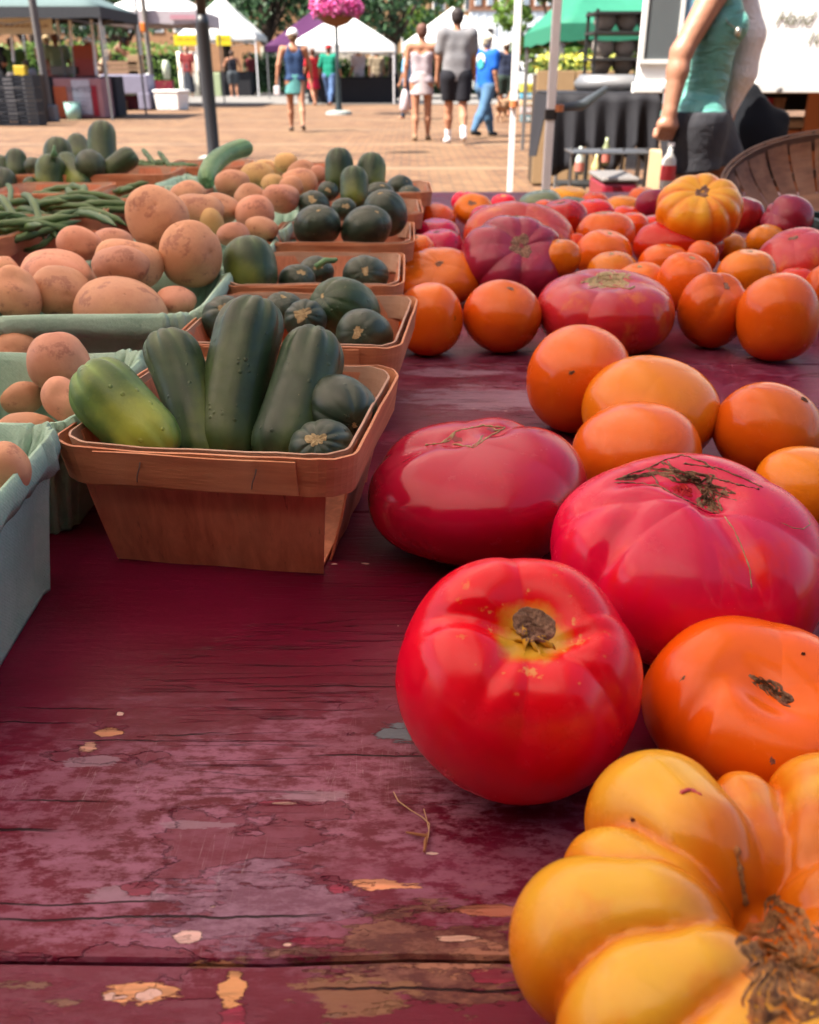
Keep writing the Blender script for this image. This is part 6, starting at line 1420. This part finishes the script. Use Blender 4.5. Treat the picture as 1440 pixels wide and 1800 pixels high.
# ---- flower lamp post
q = gp(596, 201); fl = thing('lamp_post', 'dark post with a hanging ball of pink flowers on a grey footing', 'lamp post', q); zb = atY(594, 46, q[1])[2]
MB().lathe([(.10, .0), (.10, .12), (.075, .2), (.055, .9), (.045, 1.0), (.042, zb+.5)], 16).obj('shaft', pm('dark_green_iron', (.02, .032, .036), .4), fl, smooth=True)
MB().lathe([(.34, 0), (.32, .07), (.16, .10)], 20).obj('footing', pm('grey_stone', (.36, .40, .38), .8), fl)
MB().lathe([(.06, zb-.02), (.30, zb+.06), (.48, zb+.22), (.5, zb+.3)], 24).obj('basket', pm('coir_basket', (.24, .12, .07), .9, scale=30), fl, smooth=True)
def leaves(n, fn, size, seed, flat=.3):
    r = np.random.default_rng(seed); V = []; F = []
    for i in range(n):
        c = fn(r); a = r.normal(size=3); a /= np.linalg.norm(a); b = np.cross(a, r.normal(size=3)); b /= np.linalg.norm(b)+1e-9
        l = size*r.uniform(.6, 1.3); V += [c-a*l*.5, c+b*l*.32, c+a*l*.5, c-b*l*.32]; F.append((4*i, 4*i+1, 4*i+2, 4*i+3))
    return V, F
def flowm(name, cs):
    n = NM(name, .7); v = n.vor(9, feat='F1', out='Color'); s_ = n.sep(v)[0]; c = n.mix(n.ss(s_, .3, .5), cs[0], cs[1]); c = n.mix(n.ss(s_, .75, .8), c, cs[2]); n.set(Base_Color=c, Roughness=.6); return n.m
zc2 = zb+.42
def ball(r):
    while True:
        d = r.normal(size=3); d /= np.linalg.norm(d)
        if d[2] > -.55: break
    k = r.uniform(.75, 1.0)*(1+.12*math.sin(d[0]*7)*math.cos(d[1]*6)); return np.array([d[0]*.66*k, d[1]*.62*k, zc2+d[2]*.42*k])
V, F = leaves(2600, ball, .085, 3); o = obj('petals', V, F, flowm('pink_petals', ((.72, .08, .36), (.80, .22, .50), (.55, .05, .25))), fl); o['kind'] = 'stuff'
V, F = leaves(900, lambda r: ball(r)*np.array([.95, .95, 1])+np.array([0, 0, -.03]), .08, 4); o = obj('foliage', V, F, pm('flower_leaf', (.08, .16, .04), .7), fl); o['kind'] = 'stuff'
# A-frame board
q = gp(692, 181); af = thing('sandwich_board', 'wooden A-frame board standing by the right leg of the white tent', 'sign', q); wf = pm('pale_wood', (.50, .36, .20), .7)
for sy in (-1, 1):
    for sx in (-1, 1): MB().tube([(sx*.24, sy*.28, 0), (sx*.20, 0, 1.0)], .022, 5).obj('frame_rail', wf, af)
    MB().add([(-.21, sy*.24, .16), (.21, sy*.24, .16), (.18, sy*.03, .92), (-.18, sy*.03, .92)], [(0, 1, 2, 3)]).obj('board_panel', pm('slate', (.05, .05, .055), .7), af, solid=.012)

# ---- right side: green tent, trailer, black cloth table
grn = pm('green_tent_cloth', (.04, .26, .16), .7, trans=.15); Y4 = 10.6
x0, x1 = span(985, 1215, 45, Y4); ev = atY(1050, 50, Y4)[2]
tent('green canopy tent between the white poles and the white trailer', (x0+x1)/2, Y4+1.6, (x1-x0)/2, 1.6, ev+.05, ev+.75, .16, grn, METAL)
# second white pole with orange knob
q = atY(903, 182, 5.0); wp = thing('stall_pole', 'thin white tent leg with a brown knob, left one of the two white poles', 'pole', (q[0], 5.0, 0)); MB().box((-.0125, -.0125, 0), (.0125, .0125, q[2])).obj('lower_leg', alu, wp); MB().box((-.016, -.016, q[2]), (.016, .016, 2.6)).obj('upper_leg', alu, wp)
MB().lathe([(.022, -.015), (.022, .015)], 10).obj('knob', pm('orange_knob', (.60, .20, .07), .5), wp, loc=(0, -.022, q[2]))
MB().lathe([(.016, -.012), (.016, .012)], 10).obj('clamp_knob', pm('orange_knob', (.60, .20, .07), .5), can, loc=(cx_+.03, cy_-.02, atY(968, 190, 3.7)[2]))
kn = atY(975, 190, 3.72); k2 = atY(1065, 156, 4.6); stp = MB().tube([(0, 0, 0), (k2-kn)*.5+np.array([0, 0, -.03]), (k2-kn)], [.012, .02, .014], 8).obj('fabric_strap', pm('dark_strap', (.07, .08, .09), .6), None, smooth=True, loc=kn); tag(stp, 'dark fabric strap running from the white pole to the black table', 'strap')
# black cloth table
Y5 = 6.4; bt_ = thing('display_table', 'table under a rumpled black cloth with pointed hanging corners', 'table', (atY(1062, 200, Y5)[0], Y5+.35, 0)); zt = atY(1060, 166, Y5)[2]
xa, xb = span(972, 1160, 170, Y5); W2 = (xb-xa)/2; bc_ = pm('black_tablecloth', (.022, .022, .028), .75, scale=5, var=.25)
MB().box((-W2, -.35, zt-.03), (W2, .35, zt)).obj('table_top', blk, bt_)
G = []; n_ = 60
for t in np.linspace(0, 1, 9):
    row = []
    for k in range(n_+1):
        u = k/n_; hem = .30+.16*abs(math.sin(u*7.3+.5))+.12*max(0, math.sin(u*4.2+2.4)); hem = min(.56, hem) if u > .03 else .5
        row.append((-W2-.02+u*(2*W2+.04), -.37-.05*t*math.sin(u*34)-.02*t, zt+.005-hem*t))
    G.append(row)
MB().grid(G).obj('cloth_drop', bc_, bt_, smooth=True, solid=.005); MB().box((-W2-.02, -.37, zt+.002), (W2+.02, .37, zt+.012)).obj('cloth_top', bc_, bt_, bevel=.004)
for sx in (-1, 1): MB().add([(sx*(W2+.02), -.37, zt), (sx*(W2+.02), .37, zt), (sx*(W2+.05), .30, zt-.42), (sx*(W2+.06), -.2, zt-.38)], [(0, 1, 2, 3)]).obj('cloth_side', bc_, bt_, solid=.005)
for sx in (-.8, .8):
    for sy in (-.28, .28): MB().tube([(sx*W2, sy, 0), (sx*W2, sy, zt-.03)], .012, 6).obj('leg', METAL, bt_)
# things on and around
q = atY(1068, 148, Y5+.4); o = MB().lathe([(.20, 0), (.22, .05), (.18, .10)], 20).obj('steel_tray', METAL, None, smooth=True, loc=(q[0], Y5+.45, zt+.014)); tag(o, 'round grey metal tray on the black cloth table', 'tray')
for i, (px, pxr, y0, y1, c, lab) in enumerate(((918, 958, 146, 162, (.72, .66, .10), 'yellow'), (918, 958, 164, 174, (.10, .36, .52), 'blue'), (918, 958, 176, 186, (.62, .42, .22), 'tan'), (918, 958, 188, 200, (.50, .40, .40), 'pinkish grey'), (918, 958, 202, 214, (.14, .24, .28), 'dark teal'))):
    q = gp(938, 216); xa, xb = span(px, pxr, y0, q[1]); z1, z0 = atY(938, y0, q[1])[2], atY(938, y1, q[1])[2]
    if i == 4: z0 = 0.003
    o = thing('crate', '%s crate in the stack of sign lettered crates between the white poles' % lab, 'crate', ((xa+xb)/2, q[1]+.25, z0), 0, 'coloured crates stacked between the white poles')
    m = pm('ccrate%d' % i, c, .7); W2_ = (xb-xa)/2
    MB().box((-W2_, -.2, 0), (W2_, .2, (z1-z0)*.96)).obj('box', m, o, bevel=.01)
    for k in range(6): MB().box((-W2_*.8+k*W2_*.28, -.207, (z1-z0)*.3), (-W2_*.8+k*W2_*.28+W2_*.14, -.202, (z1-z0)*.68)).obj('printed_mark', pm('white_ink', (.75, .75, .72), .7) if i else gold_ink, o)
wr = pm('wire_rack', (.22, .22, .22), .4, .7); Y6 = 5.2
rk = thing('wire_rack', 'thin metal rack with a glass shelf between table edge and black cloth table', 'rack', (atY(1075, 300, Y6)[0], Y6, 0)); zz = atY(1075, 270, Y6)[2]
for px in (1013, 1062, 1102, 1148): xq = atY(px, 280, Y6)[0]-rk.location[0]; MB().tube([(xq, (px % 5)*.05, 0), (xq, (px % 5)*.05, zz+.02)], .008, 6).obj('upright', wr, rk)
MB().box((-.22, -.05, zz), (.30, .25, zz+.008)).obj('shelf', wr, rk)
for i, (px, py, c) in enumerate(((1020, 268, (.50, .55, .50)), (1048, 280, (.62, .55, .25)), (1066, 252, (.30, .34, .18)))):
    q = atY(px, py+8, Y6+.8); zb = 0; o = thing('soda_bottle', ('pale bottle standing left under the black cloth', 'yellow labelled bottle under the black cloth', 'green necked bottle in the middle under the black cloth')[i], 'bottle', (q[0], Y6+.8, q[2]-.10), 0, 'bottles under the black cloth table')
    MB().lathe([(.026, 0), (.028, .09), (.010, .13), (.010, .16)], 14).obj('bottle_body', pm('sb%d' % i, c, .3), o, smooth=True); MB().lathe([(.0285, .02), (.0288, .07)], 14, cap=False).obj('label_band', pm('coral_label', (.55, .18, .14), .6), o)
st_ = thing('low_shelf', 'low dark shelf carrying the bottles under the black cloth table', 'shelf', (atY(1045, 285, Y6+.8)[0], Y6+.8, 0)); zs = atY(1048, 288, Y6+.8)[2]-.105; MB().box((-.22, -.10, zs-.02), (.22, .12, zs)).obj('board', blk, st_)
for sx in (-.2, .2): MB().box((sx-.01, -.05, 0), (sx+.01, .05, zs-.02)).obj('leg', blk, st_)
q = atY(1091, 330, 4.2); cl_ = thing('cooler', 'dark red cooler with a grey lid standing just beyond the table', 'cooler', (q[0], 4.35, 0)); zt2 = atY(1091, 322, 4.2)[2]; zt3 = atY(1091, 312, 4.2)[2]
wv = 62*depth(q)/FPX/2; MB().box((-wv, -.15, 0.003), (wv, .18, zt2)).obj('box', pm('dark_red_plastic', (.28, .01, .03), .35), cl_, bevel=.015); MB().box((-wv-.006, -.156, zt2+.002), (wv+.006, .186, zt3)).obj('lid', pm('grey_lid', (.22, .20, .19), .5), cl_, bevel=.01)
q = atY(1168, 320, 4.4); o = MB().box((-.03, -.12, 0.003), (.03, .12, atY(1160, 268, 4.4)[2])).obj('cardboard_box', pm('tan_card', (.55, .38, .22), .85), None, loc=(q[0], 4.5, 0), bevel=.006); tag(o, 'narrow tan cardboard box standing right of the dark red cooler', 'box')
# white trailer with lettering
Y7 = 5.2; xa = atY(1116, 150, Y7)[0]; z0 = atY(1200, 156, Y7)[2]; tr = thing('food_trailer', 'white trailer with a grey window and thin script lettering on its side', 'trailer', (xa, Y7, 0)); WP = pm('white_panel', (.80, .80, .79), .5, var=.02)
MB().add([(0, 0, z0), (3.4, 0, z0), (3.4, 1.9, z0), (.62, 1.9, z0), (0, 0, z0+2), (3.4, 0, z0+2), (3.4, 1.9, z0+2), (.62, 1.9, z0+2)], [(0,3,2,1),(4,5,6,7),(0,1,5,4),(1,2,6,5),(2,3,7,6),(3,0,4,7)]).obj('body', WP, tr, bevel=.02)
MB().box((-.012, -.025, z0-.02), (3.41, .02, z0+.03)).obj('bottom_rail', pm('rail_white', (.7, .7, .68), .5), tr, bevel=.005)
wa, wb_ = atY(1135, 50, Y7)[0]-xa, atY(1192, 50, Y7)[0]-xa; zw = atY(1160, 104, Y7)[2]
MB().box((wa, -.012, zw), (wb_, .001, z0+1.5)).obj('window', pm('grey_window', (.14, .16, .17), .25, var=.2, scale=2), tr)
for a, b in (((wa-.02, -.02, zw-.02), (wa, .0, z0+1.5)), ((wb_, -.02, zw-.02), (wb_+.02, .0, z0+1.5)), ((wa, -.02, zw-.02), (wb_, .0, zw))): MB().box(a, b).obj('window_frame', pm('rail_white', (.7, .7, .68), .5), tr)
MB().box((wb_+.021, -.008, zw+.1), (wb_+.10, -.001, z0+1.5)).obj('poster', pm('poster_blue', (.22, .42, .60), .6, scale=9, var=.4), tr)
MB().tube([(wb_+.13, -.012, zw+.06), (wb_+.15, -.014, zw+.40)], .004, 5).obj('poster_edge', METAL, tr)
ink = pm('olive_ink', (.20, .20, .12), .7)
q = atY(1405, 33, Y7); text(tr, 'Hand \u201c', .085, (q[0]-xa, -.004, q[2]), FR, ink, .45); q = atY(1436, 68, Y7); text(tr, '100', .075, (q[0]-xa, -.004, q[2]), FR, ink, .35)
for px in (1165, 1365): q = atY(px, 158, Y7); MB().lathe([(.012, 0), (.012, .03)], 10).obj('rail_bolt', METAL, tr, loc=(q[0]-xa, -.03, q[2]), rot=FR)
for sx in (2.2, 2.9): MB().lathe([(.30, -.1), (.31, -.08), (.31, .08), (.30, .1)], 28).obj('wheel', blk, tr, loc=(sx, 1.7, .31), rot=FR)
MB().box((.9, 1.6, z0-.16), (3.3, 1.8, z0-.02)).obj('chassis', blk, tr)
# orange wooden counter under the trailer
Y8 = 6.0; oc = thing('wooden_counter', 'orange brown wooden counter seen below the white trailer', 'counter', (atY(1400, 200, Y8)[0], Y8+.3, 0)); ow = pm('orange_wood', (.52, .20, .10), .6, scale=9); xa_, xb_ = -.55, 1.6
for k, (za, zb_) in enumerate(((.02, .24), (.26, .48), (.50, .68))): MB().box((xa_, -.3, za), (xb_, -.27, zb_)).obj('board', ow, oc, bevel=.006)
MB().box((xa_, -.28, .02), (xb_, .25, .67)).obj('cabinet', pm('dark_wood', (.20, .08, .05), .7), oc); MB().box((xa_-.02, -.33, .69), (xb_+.02, .28, .73)).obj('counter_top', pm('greyish_top', (.35, .28, .26), .6), oc, bevel=.006)
MB().box((atY(1425, 200, Y8)[0]-oc.location[0]-.04, -.34, .02), (atY(1425, 200, Y8)[0]-oc.location[0]+.06, -.31, 1.2)).obj('post', ow, oc)
for i, (px, c, lab) in enumerate(((1345, (.50, .02, .06), 'red cup on the orange counter right of the woman in teal'), (1366, (.45, .24, .16), 'pinkish jar on the orange counter'))):
    q = atY(px, 185, Y8+.2); o = MB().lathe([(.04, 0), (.05, .12), (.045, .12)], 14).obj(('cup', 'jar')[i], pm('cup%d' % i, c, .5), None, smooth=True, loc=(q[0], Y8+.2, .731)); tag(o, lab, ('cup', 'jar')[i])
# black draped stroller shape between woman and counter
q = atY(1335, 300, 4.7); s = SDF(.05); A = lambda px, py, dy=0: atY(px, py, 4.7+dy)-np.array([q[0], 4.7, 0])
s.cap(A(1318, 165), A(1335, 235), .05, .12, .8); s.cap(A(1310, 235), A(1335, 290), .11, .13, .8); s.cap(A(1345, 275), A(1368, 215), .06, .04, .8); s.cap(A(1358, 212), A(1376, 206), .03, .016, .8); s.cap(A(1300, 200), A(1322, 260), .05, .12, .8); V, F = s.build(.014)
dr = obj('black_drape', V, F, pm('black_fabric', (.007, .008, .012), .95), None, True, None, (q[0], 4.7, 0)); tag(dr, 'black bag on a folding stand between the woman in teal and the orange counter', 'bag')
stn = thing('folding_stand', 'folding stand legs holding up the black bag', 'stand', (q[0], 4.75, 0))
for a, b in ((-.2, .15), (.2, -.15)): MB().tube([(a, 0, 0), (b*.6, 0, A(1335, 290)[2])], .010, 6).obj('leg', blk, stn)
# planters / stacked stones left of the trailer
sr = thing('shelf_rack', 'dark shelf rack of stacked grey stone bowls left of the trailer', 'shelf', (atY(1092, 120, 8.2)[0], 8.2, 0)); rkx = .26
for px in (-rkx, rkx): 
    for yy in (-.2, .2): MB().box((px-.012, yy-.012, 0), (px+.012, yy+.012, atY(1090, 18, 8.2)[2])).obj('upright', blk, sr)
zs_ = [atY(1090, v, 8.2)[2] for v in (130, 102, 56, 22)]
for z in zs_: MB().box((-rkx-.02, -.22, z-.02), (rkx+.02, .22, z)).obj('shelf_board', blk, sr)
nb = 0
for k, z in enumerate(zs_[:3]):
    for j in range(3):
        o = MB().lathe([(.05, 0), (.09, .06), (.085, .12), (.07, .12)], 14).obj('stone_bowl', pm('stone_bowl_m', (.26, .23, .21), .8), None, smooth=True, loc=(sr.location[0]-.17+j*.17, 8.15, z+.001)); nb += 1
        tag(o, '%s grey stone bowl on the %s shelf of the dark rack' % (('left', 'middle', 'right')[j], ('lowest', 'middle', 'upper')[k]), 'bowl', 'grey stone bowls on the shelf rack')
# wooden planter with yellow flowers
q = gp(1020, 190); pf = thing('planter', 'wooden planter box with yellow flowers under the green tent', 'planter', (atY(1025, 120, 9.5)[0], 9.5, 0)); zp = atY(1020, 124, 9.5)[2]
for k in range(5): MB().box((-.45+k*.18, -.2, .02), (-.45+k*.18+.17, -.18, zp)).obj('board', pm('tan_board', (.42, .28, .15), .8), pf, bevel=.004)
MB().box((-.44, -.178, .02), (.44, .2, zp-.03)).obj('soil_box', pm('soil', (.08, .05, .03), .9), pf)
V, F = leaves(500, lambda r: np.array([r.uniform(-.45, .35), r.uniform(-.18, .18), zp+r.uniform(-.02, .14)]), .05, 8); o = obj('flowers', V, F, flowm('yellow_petals', ((.72, .66, .10), (.45, .52, .10), (.8, .75, .2))), pf); o['kind'] = 'stuff'
V, F = leaves(500, lambda r: np.array([r.uniform(-.45, .45), r.uniform(-.18, .18), zp+r.uniform(-.03, .08)]), .05, 9); o = obj('foliage', V, F, pm('flower_leaf', (.08, .16, .04), .7), pf); o['kind'] = 'stuff'
# white car beyond the left white pole
q = gp(910, 175); vn = thing('parked_car', 'white car parked behind the thin white pole', 'car', (q[0]+.3, q[1]+2, 0)); 
prof = [(-1.9, .35), (-1.9, .8), (-1.3, .95), (-.9, 1.38), (.6, 1.42), (1.2, 1.0), (1.9, .85), (1.95, .35)]
V = []; F = []; 
for yy in (-.8, -.74, .74, .8):
    for x, z in prof: V.append((x*(.98 if abs(yy) > .78 else 1), yy*(.86 if z > 1.0 else 1), z-(0 if abs(yy) < .78 else .03*(z > .5))))
for r_ in range(3):
    for k in range(8): F.append((r_*8+k, r_*8+(k+1) % 8, (r_+1)*8+(k+1) % 8, (r_+1)*8+k))
F += [tuple(range(8))[::-1], tuple(range(24, 32))]
obj('body', V, F, WP, vn); 
for x, z0_, x1_, z1_ in ((-1.15, .98, -.1, 1.32), (0, .98, .85, 1.34)): MB().add([(x-.05, -.79, z0_), (x1_+.1, -.79, z0_), (x1_-.05, -.70, z1_), (x+.25, -.70, z1_)], [(0, 1, 2, 3)]).obj('window', pm('dark_glass', (.03, .035, .04), .1), vn, solid=.02)
for x in (-1.2, 1.25):
    for yy in (-.76, .76): MB().lathe([(.20, -.1), (.32, -.09), (.32, .09), (.20, .1)], 24).obj('wheel', blk, vn, loc=(x, yy, .32), rot=FR)

# ---- buildings
tanb = pm('tan_brick_wall', (.42, .25, .13), .85, scale=3, bump=.01); wst = pm('white_stucco', (.62, .66, .70), .7, var=.04, scale=2); brk = pm('red_brick_wall', (.30, .14, .08), .85, scale=5, bump=.01); gls = pm('window_glass', (.10, .13, .16), .08, var=.3, scale=.7); wtr = pm('white_trim', (.78, .78, .76), .5)
YB = 84.0
def zat(py, Y=YB): return atY(720, py, Y)[2]
xa, xb = span(640, 848, 10, YB); b1 = thing('building', 'tan brick building behind the trees in the centre', 'building', ((xa+xb)/2, YB, 0)); W1 = (xb-xa)/2; MB().box((-W1, 0, 0), (W1, 10, 12)).obj('wall', tanb, b1)
for zq in range(3):
    for k in range(4):
        x = -W1+1.0+k*(2*W1-2)/3; f = MB().box((x-.5, -.06, 2.2+zq*3.2), (x+.5, -.01, 4.0+zq*3.2)).obj('window', wtr, b1); MB().box((x-.4, -.09, 2.3+zq*3.2), (x+.4, -.062, 3.9+zq*3.2)).obj('pane', gls, f)
xa, xb = span(828, 1080, 10, YB-2); b2 = thing('building', 'building with red brick upper storey and pale blue white ground storey', 'building', (xa, YB-2, 0)); W1 = xb-xa; zs2 = atY(720, 16, YB-2)[2]
MB().box((0, 0, 0), (W1, 9, zs2-.12)).obj('lower_wall', wst, b2); MB().box((-.05, -.1, zs2-.12), (W1+.05, 9.1, zs2+.12)).obj('cornice', pm('brown_cornice', (.28, .14, .09), .7), b2); MB().box((0, .1, zs2+.12), (W1, 9, 13)).obj('upper_wall', brk, b2)
for i in range(9):
    x = .55+i*.95; f = MB().box((x-.26, .02, zs2+.25), (x+.26, .095, zs2+2.1)).obj('window', wtr, b2); MB().box((x-.18, -.02, zs2+.32), (x+.18, .016, zs2+2.0)).obj('pane', pm('pale_glass', (.35, .42, .50), .15), f)
for px in (862, 915, 968): 
    x = atY(px, 60, YB-2)[0]-xa; f = MB().box((x-.42, -.10, 0), (x+.42, -.01, atY(px, 44, YB-2)[2])).obj('door_frame', wtr, b2, bevel=.02); MB().box((x-.24, -.14, 0.01), (x+.24, -.102, atY(px, 50, YB-2)[2])).obj('doorway', pm('dark_door', (.05, .04, .035), .5), f)
for px in (838, 852, 890, 940): x = atY(px, 40, YB-2)[0]-xa; MB().box((x-.05, -.05, 0), (x+.05, -.005, zs2-.14)).obj('pilaster', wst, b2)
xa, xb = span(-300, 640, 10, YB+4); b3 = thing('building', 'long orange brown building behind the trees at left', 'building', (xa, YB+4, 0)); MB().box((0, 0, 0), (xb-xa-.2, 9, 9)).obj('wall', pm('orange_brick', (.40, .21, .11), .85, scale=3, bump=.01), b3)
MB().box((xb-xa-9, -.2, 1.2), (xb-xa-1, -.02, 2.9)).obj('shop_front', pm('pale_front', (.66, .62, .50), .6), b3)
for k in range(16): x = 1.5+k*2; f = MB().box((x-.55, -.08, 4), (x+.55, -.01, 6)).obj('window', wtr, b3); MB().box((x-.42, -.11, 4.12), (x+.42, -.082, 5.88)).obj('pane', gls, f)
# ---- trees, hedges
barkm = pm('bark', (.09, .06, .045), .9, scale=12, bump=.03)
def leafm(name, a, b):
    n = NM(name, .6); v = n.noise(1.1, detail=4); w2_ = n.vor(3.5, out='Color'); s_ = n.sep(w2_)[0]; c = n.mix(n.ss(v, .35, .65), a, b); c = n.mix(n.math('MULTIPLY', s_, .5), c, tuple(x*1.5 for x in b)); n.set(Base_Color=c, Roughness=.55)
    tr = n.N.new('ShaderNodeBsdfTranslucent'); tr.inputs[0].default_value = (*[x*1.6 for x in b], 1); mx = n.N.new('ShaderNodeMixShader'); mx.inputs[0].default_value = .25; n.L.new(n.b.outputs[0], mx.inputs[1]); n.L.new(tr.outputs[0], mx.inputs[2]); n.L.new(mx.outputs[0], n.N['Material Output'].inputs[0]); return n.m
LD = leafm('dark_leaves', (.015, .040, .020), (.035, .085, .030)); LL = leafm('light_leaves', (.06, .13, .02), (.13, .22, .04))
def tree(label, px, Y, th, low, cr, m, seed, n=3800, tr_=.16, group='trees around the plaza', shift=0):
    if Y > 30: Y *= 1.5; th *= 1.5; cr *= 1.5; low = 1+(low-1)*1.5; tr_ *= 1.5
    x = atY(px, 100, Y)[0]; r = random.Random(seed); o = thing('tree', label, 'tree', (x, Y, 0), 0, group); mb = MB()
    mb.tube([(0, 0, 0), (.03*r.random(), 0, low*.6), (.1*r.uniform(-1, 1), 0, low*1.1), (.2*r.uniform(-1, 1), 0, th*.8)], [tr_*1.2, tr_, tr_*.85, tr_*.3], 10); mb.obj('trunk', barkm, o, smooth=True)
    cl = []
    for k in range(9):
        a = r.uniform(0, 6.28); d = cr*r.uniform(.45, .8); z = low+(th-low)*r.uniform(.15, .9); e = (math.cos(a)*d, math.sin(a)*d, z); cl.append((e, cr*r.uniform(.35, .55)))
        MB().tube([(0, 0, low*.9), (e[0]*.5, e[1]*.5, (low+z)/2+.2), e], [tr_*.5, tr_*.3, tr_*.1], 6).obj('limb', barkm, o)
    for k in range(14): a = r.uniform(0, 6.28); d = cr*r.uniform(.2, 1); cl.append(((math.cos(a)*d, math.sin(a)*d, low+(th-low)*r.uniform(0.02, .6)), cr*r.uniform(.22, .38)))
    def fn(g_):
        c, rr = cl[g_.integers(len(cl))]; d = g_.normal(size=3); d /= np.linalg.norm(d); return np.array(c)+d*rr*g_.uniform(.5, 1.05)*np.array([1, 1, .75])
    V, F = leaves(n, fn, .20*(1.5 if Y > 40 else 1), seed); q = obj('crown', V, F, m, o); q['kind'] = 'stuff'; return o
tree('dark tree at the centre left of the tall man', 690, 33, 8, 1.75, 3.4, LD, 1, 7000)
tree('dark tree with slim trunk right above the white tent with banners', 470, 34, 8, 1.9, 3.0, LD, 2, 6000)
tree('dark tree behind the flower lamp post', 560, 38, 8, 2.4, 3.0, LD, 3, 5000)
tree('dark tree hanging over the left tents', 400, 36, 9, 2.3, 3.2, LD, 4, 5000)
tree('light green tree beside the tan brick building', 742, 40, 5.5, 1.0, 1.6, LL, 5, 4500, .10)
tree('light green tree between the white poles', 975, 24, 7, 1.3, 1.25, LL, 6, 4500, .10)
tree('dark tree above the lilac tent at left', 215, 34, 8, 1.6, 3.4, LD, 7, 5000)
tree('dark tree far left behind the stalls', 60, 36, 8, 1.4, 3.4, LD, 8, 5000)
tree('light green tree behind the green tent', 1060, 26, 6, 1.0, 2.4, LL, 9, 6000, .10)
def hedge(label, pa, pb, Y, top, m, seed, n=3500):
    Y *= 1.6 if Y > 28 else 1
    xa, xb = span(pa, pb, 110, Y); zt = atY(720, top, Y)[2]; o = thing('hedge', label, 'hedge', ((xa+xb)/2, Y, 0), 0, 'hedges behind the stalls'); W_2 = (xb-xa)/2
    MB().box((-W_2*.97, -.35, 0), (W_2*.97, .35, zt*.8)).obj('twigs', pm('hedge_core', (.012, .025, .010), .9), o)
    V, F = leaves(n, lambda r: np.array([r.uniform(-W_2, W_2), r.choice([-1, 1, 1, -1, 0])*.42+r.normal()*.08, (zt+.12*math.sin(r.uniform(0, 50)))*r.uniform(.02, 1)]), .16, seed); q = obj('leafage', V, F, m, o); q['kind'] = 'stuff'
hedge('low dark hedge left of the woman in white cap', 430, 520, 31, 96, LD, 21); hedge('green hedge under the white tent in the middle', 500, 700, 33, 102, LL, 22, 5000); hedge('hedge behind the left stalls', -100, 330, 29, 78, LL, 23, 8000)
hedge('dark hedge behind the strolling group', 700, 930, 30, 96, LD, 24, 5000); hedge('leafy hedge behind the green tent', 960, 1140, 19, 86, LL, 25, 6000); hedge('low shrubs in front of the blue white building', 840, 940, 44, 74, LL, 26, 2500)
o = thing('display_table', 'dark cloth covered table under the middle white tent', 'table', (atY(620, 150, Y0+1.3)[0], Y0+1.3, 0)); MB().box((-1.5, -.4, 0), (1.5, .4, .8)).obj('cloth', pm('dark_cloth', (.025, .025, .03), .9), o, bevel=.03); MB().box((-1.52, -.42, .803), (1.52, .42, .82)).obj('table_top', blk, o)

# ---- unseen brick building added behind the camera to block the sky there
bk = thing('building', 'unseen brick building added behind the camera to block the sky', 'building', (0, -9, 0)); MB().box((-30, -8, 0), (30, 0, 11)).obj('wall', pm('dark_brick', (.34, .20, .14), .85, scale=3, bump=.01), bk)
for k in range(12):
    for zq in (1.0, 4.6, 8.0): f = MB().box((-27+k*4.8, .01, zq), (-25.6+k*4.8, .06, zq+2)).obj('window', wtr, bk); MB().box((-26.9+k*4.8, .062, zq+.1), (-25.7+k*4.8, .08, zq+1.9)).obj('pane', gls, f)
tent('unseen dark green canopy tent added behind the camera to cover the sky', -.3, -1.85, 2.8, 1.3, 2.1, 2.7, .3, pm('bottle_green_cloth', (.02, .06, .04), .8), METAL)  # added out of view, its opaque roof darkens the sky behind
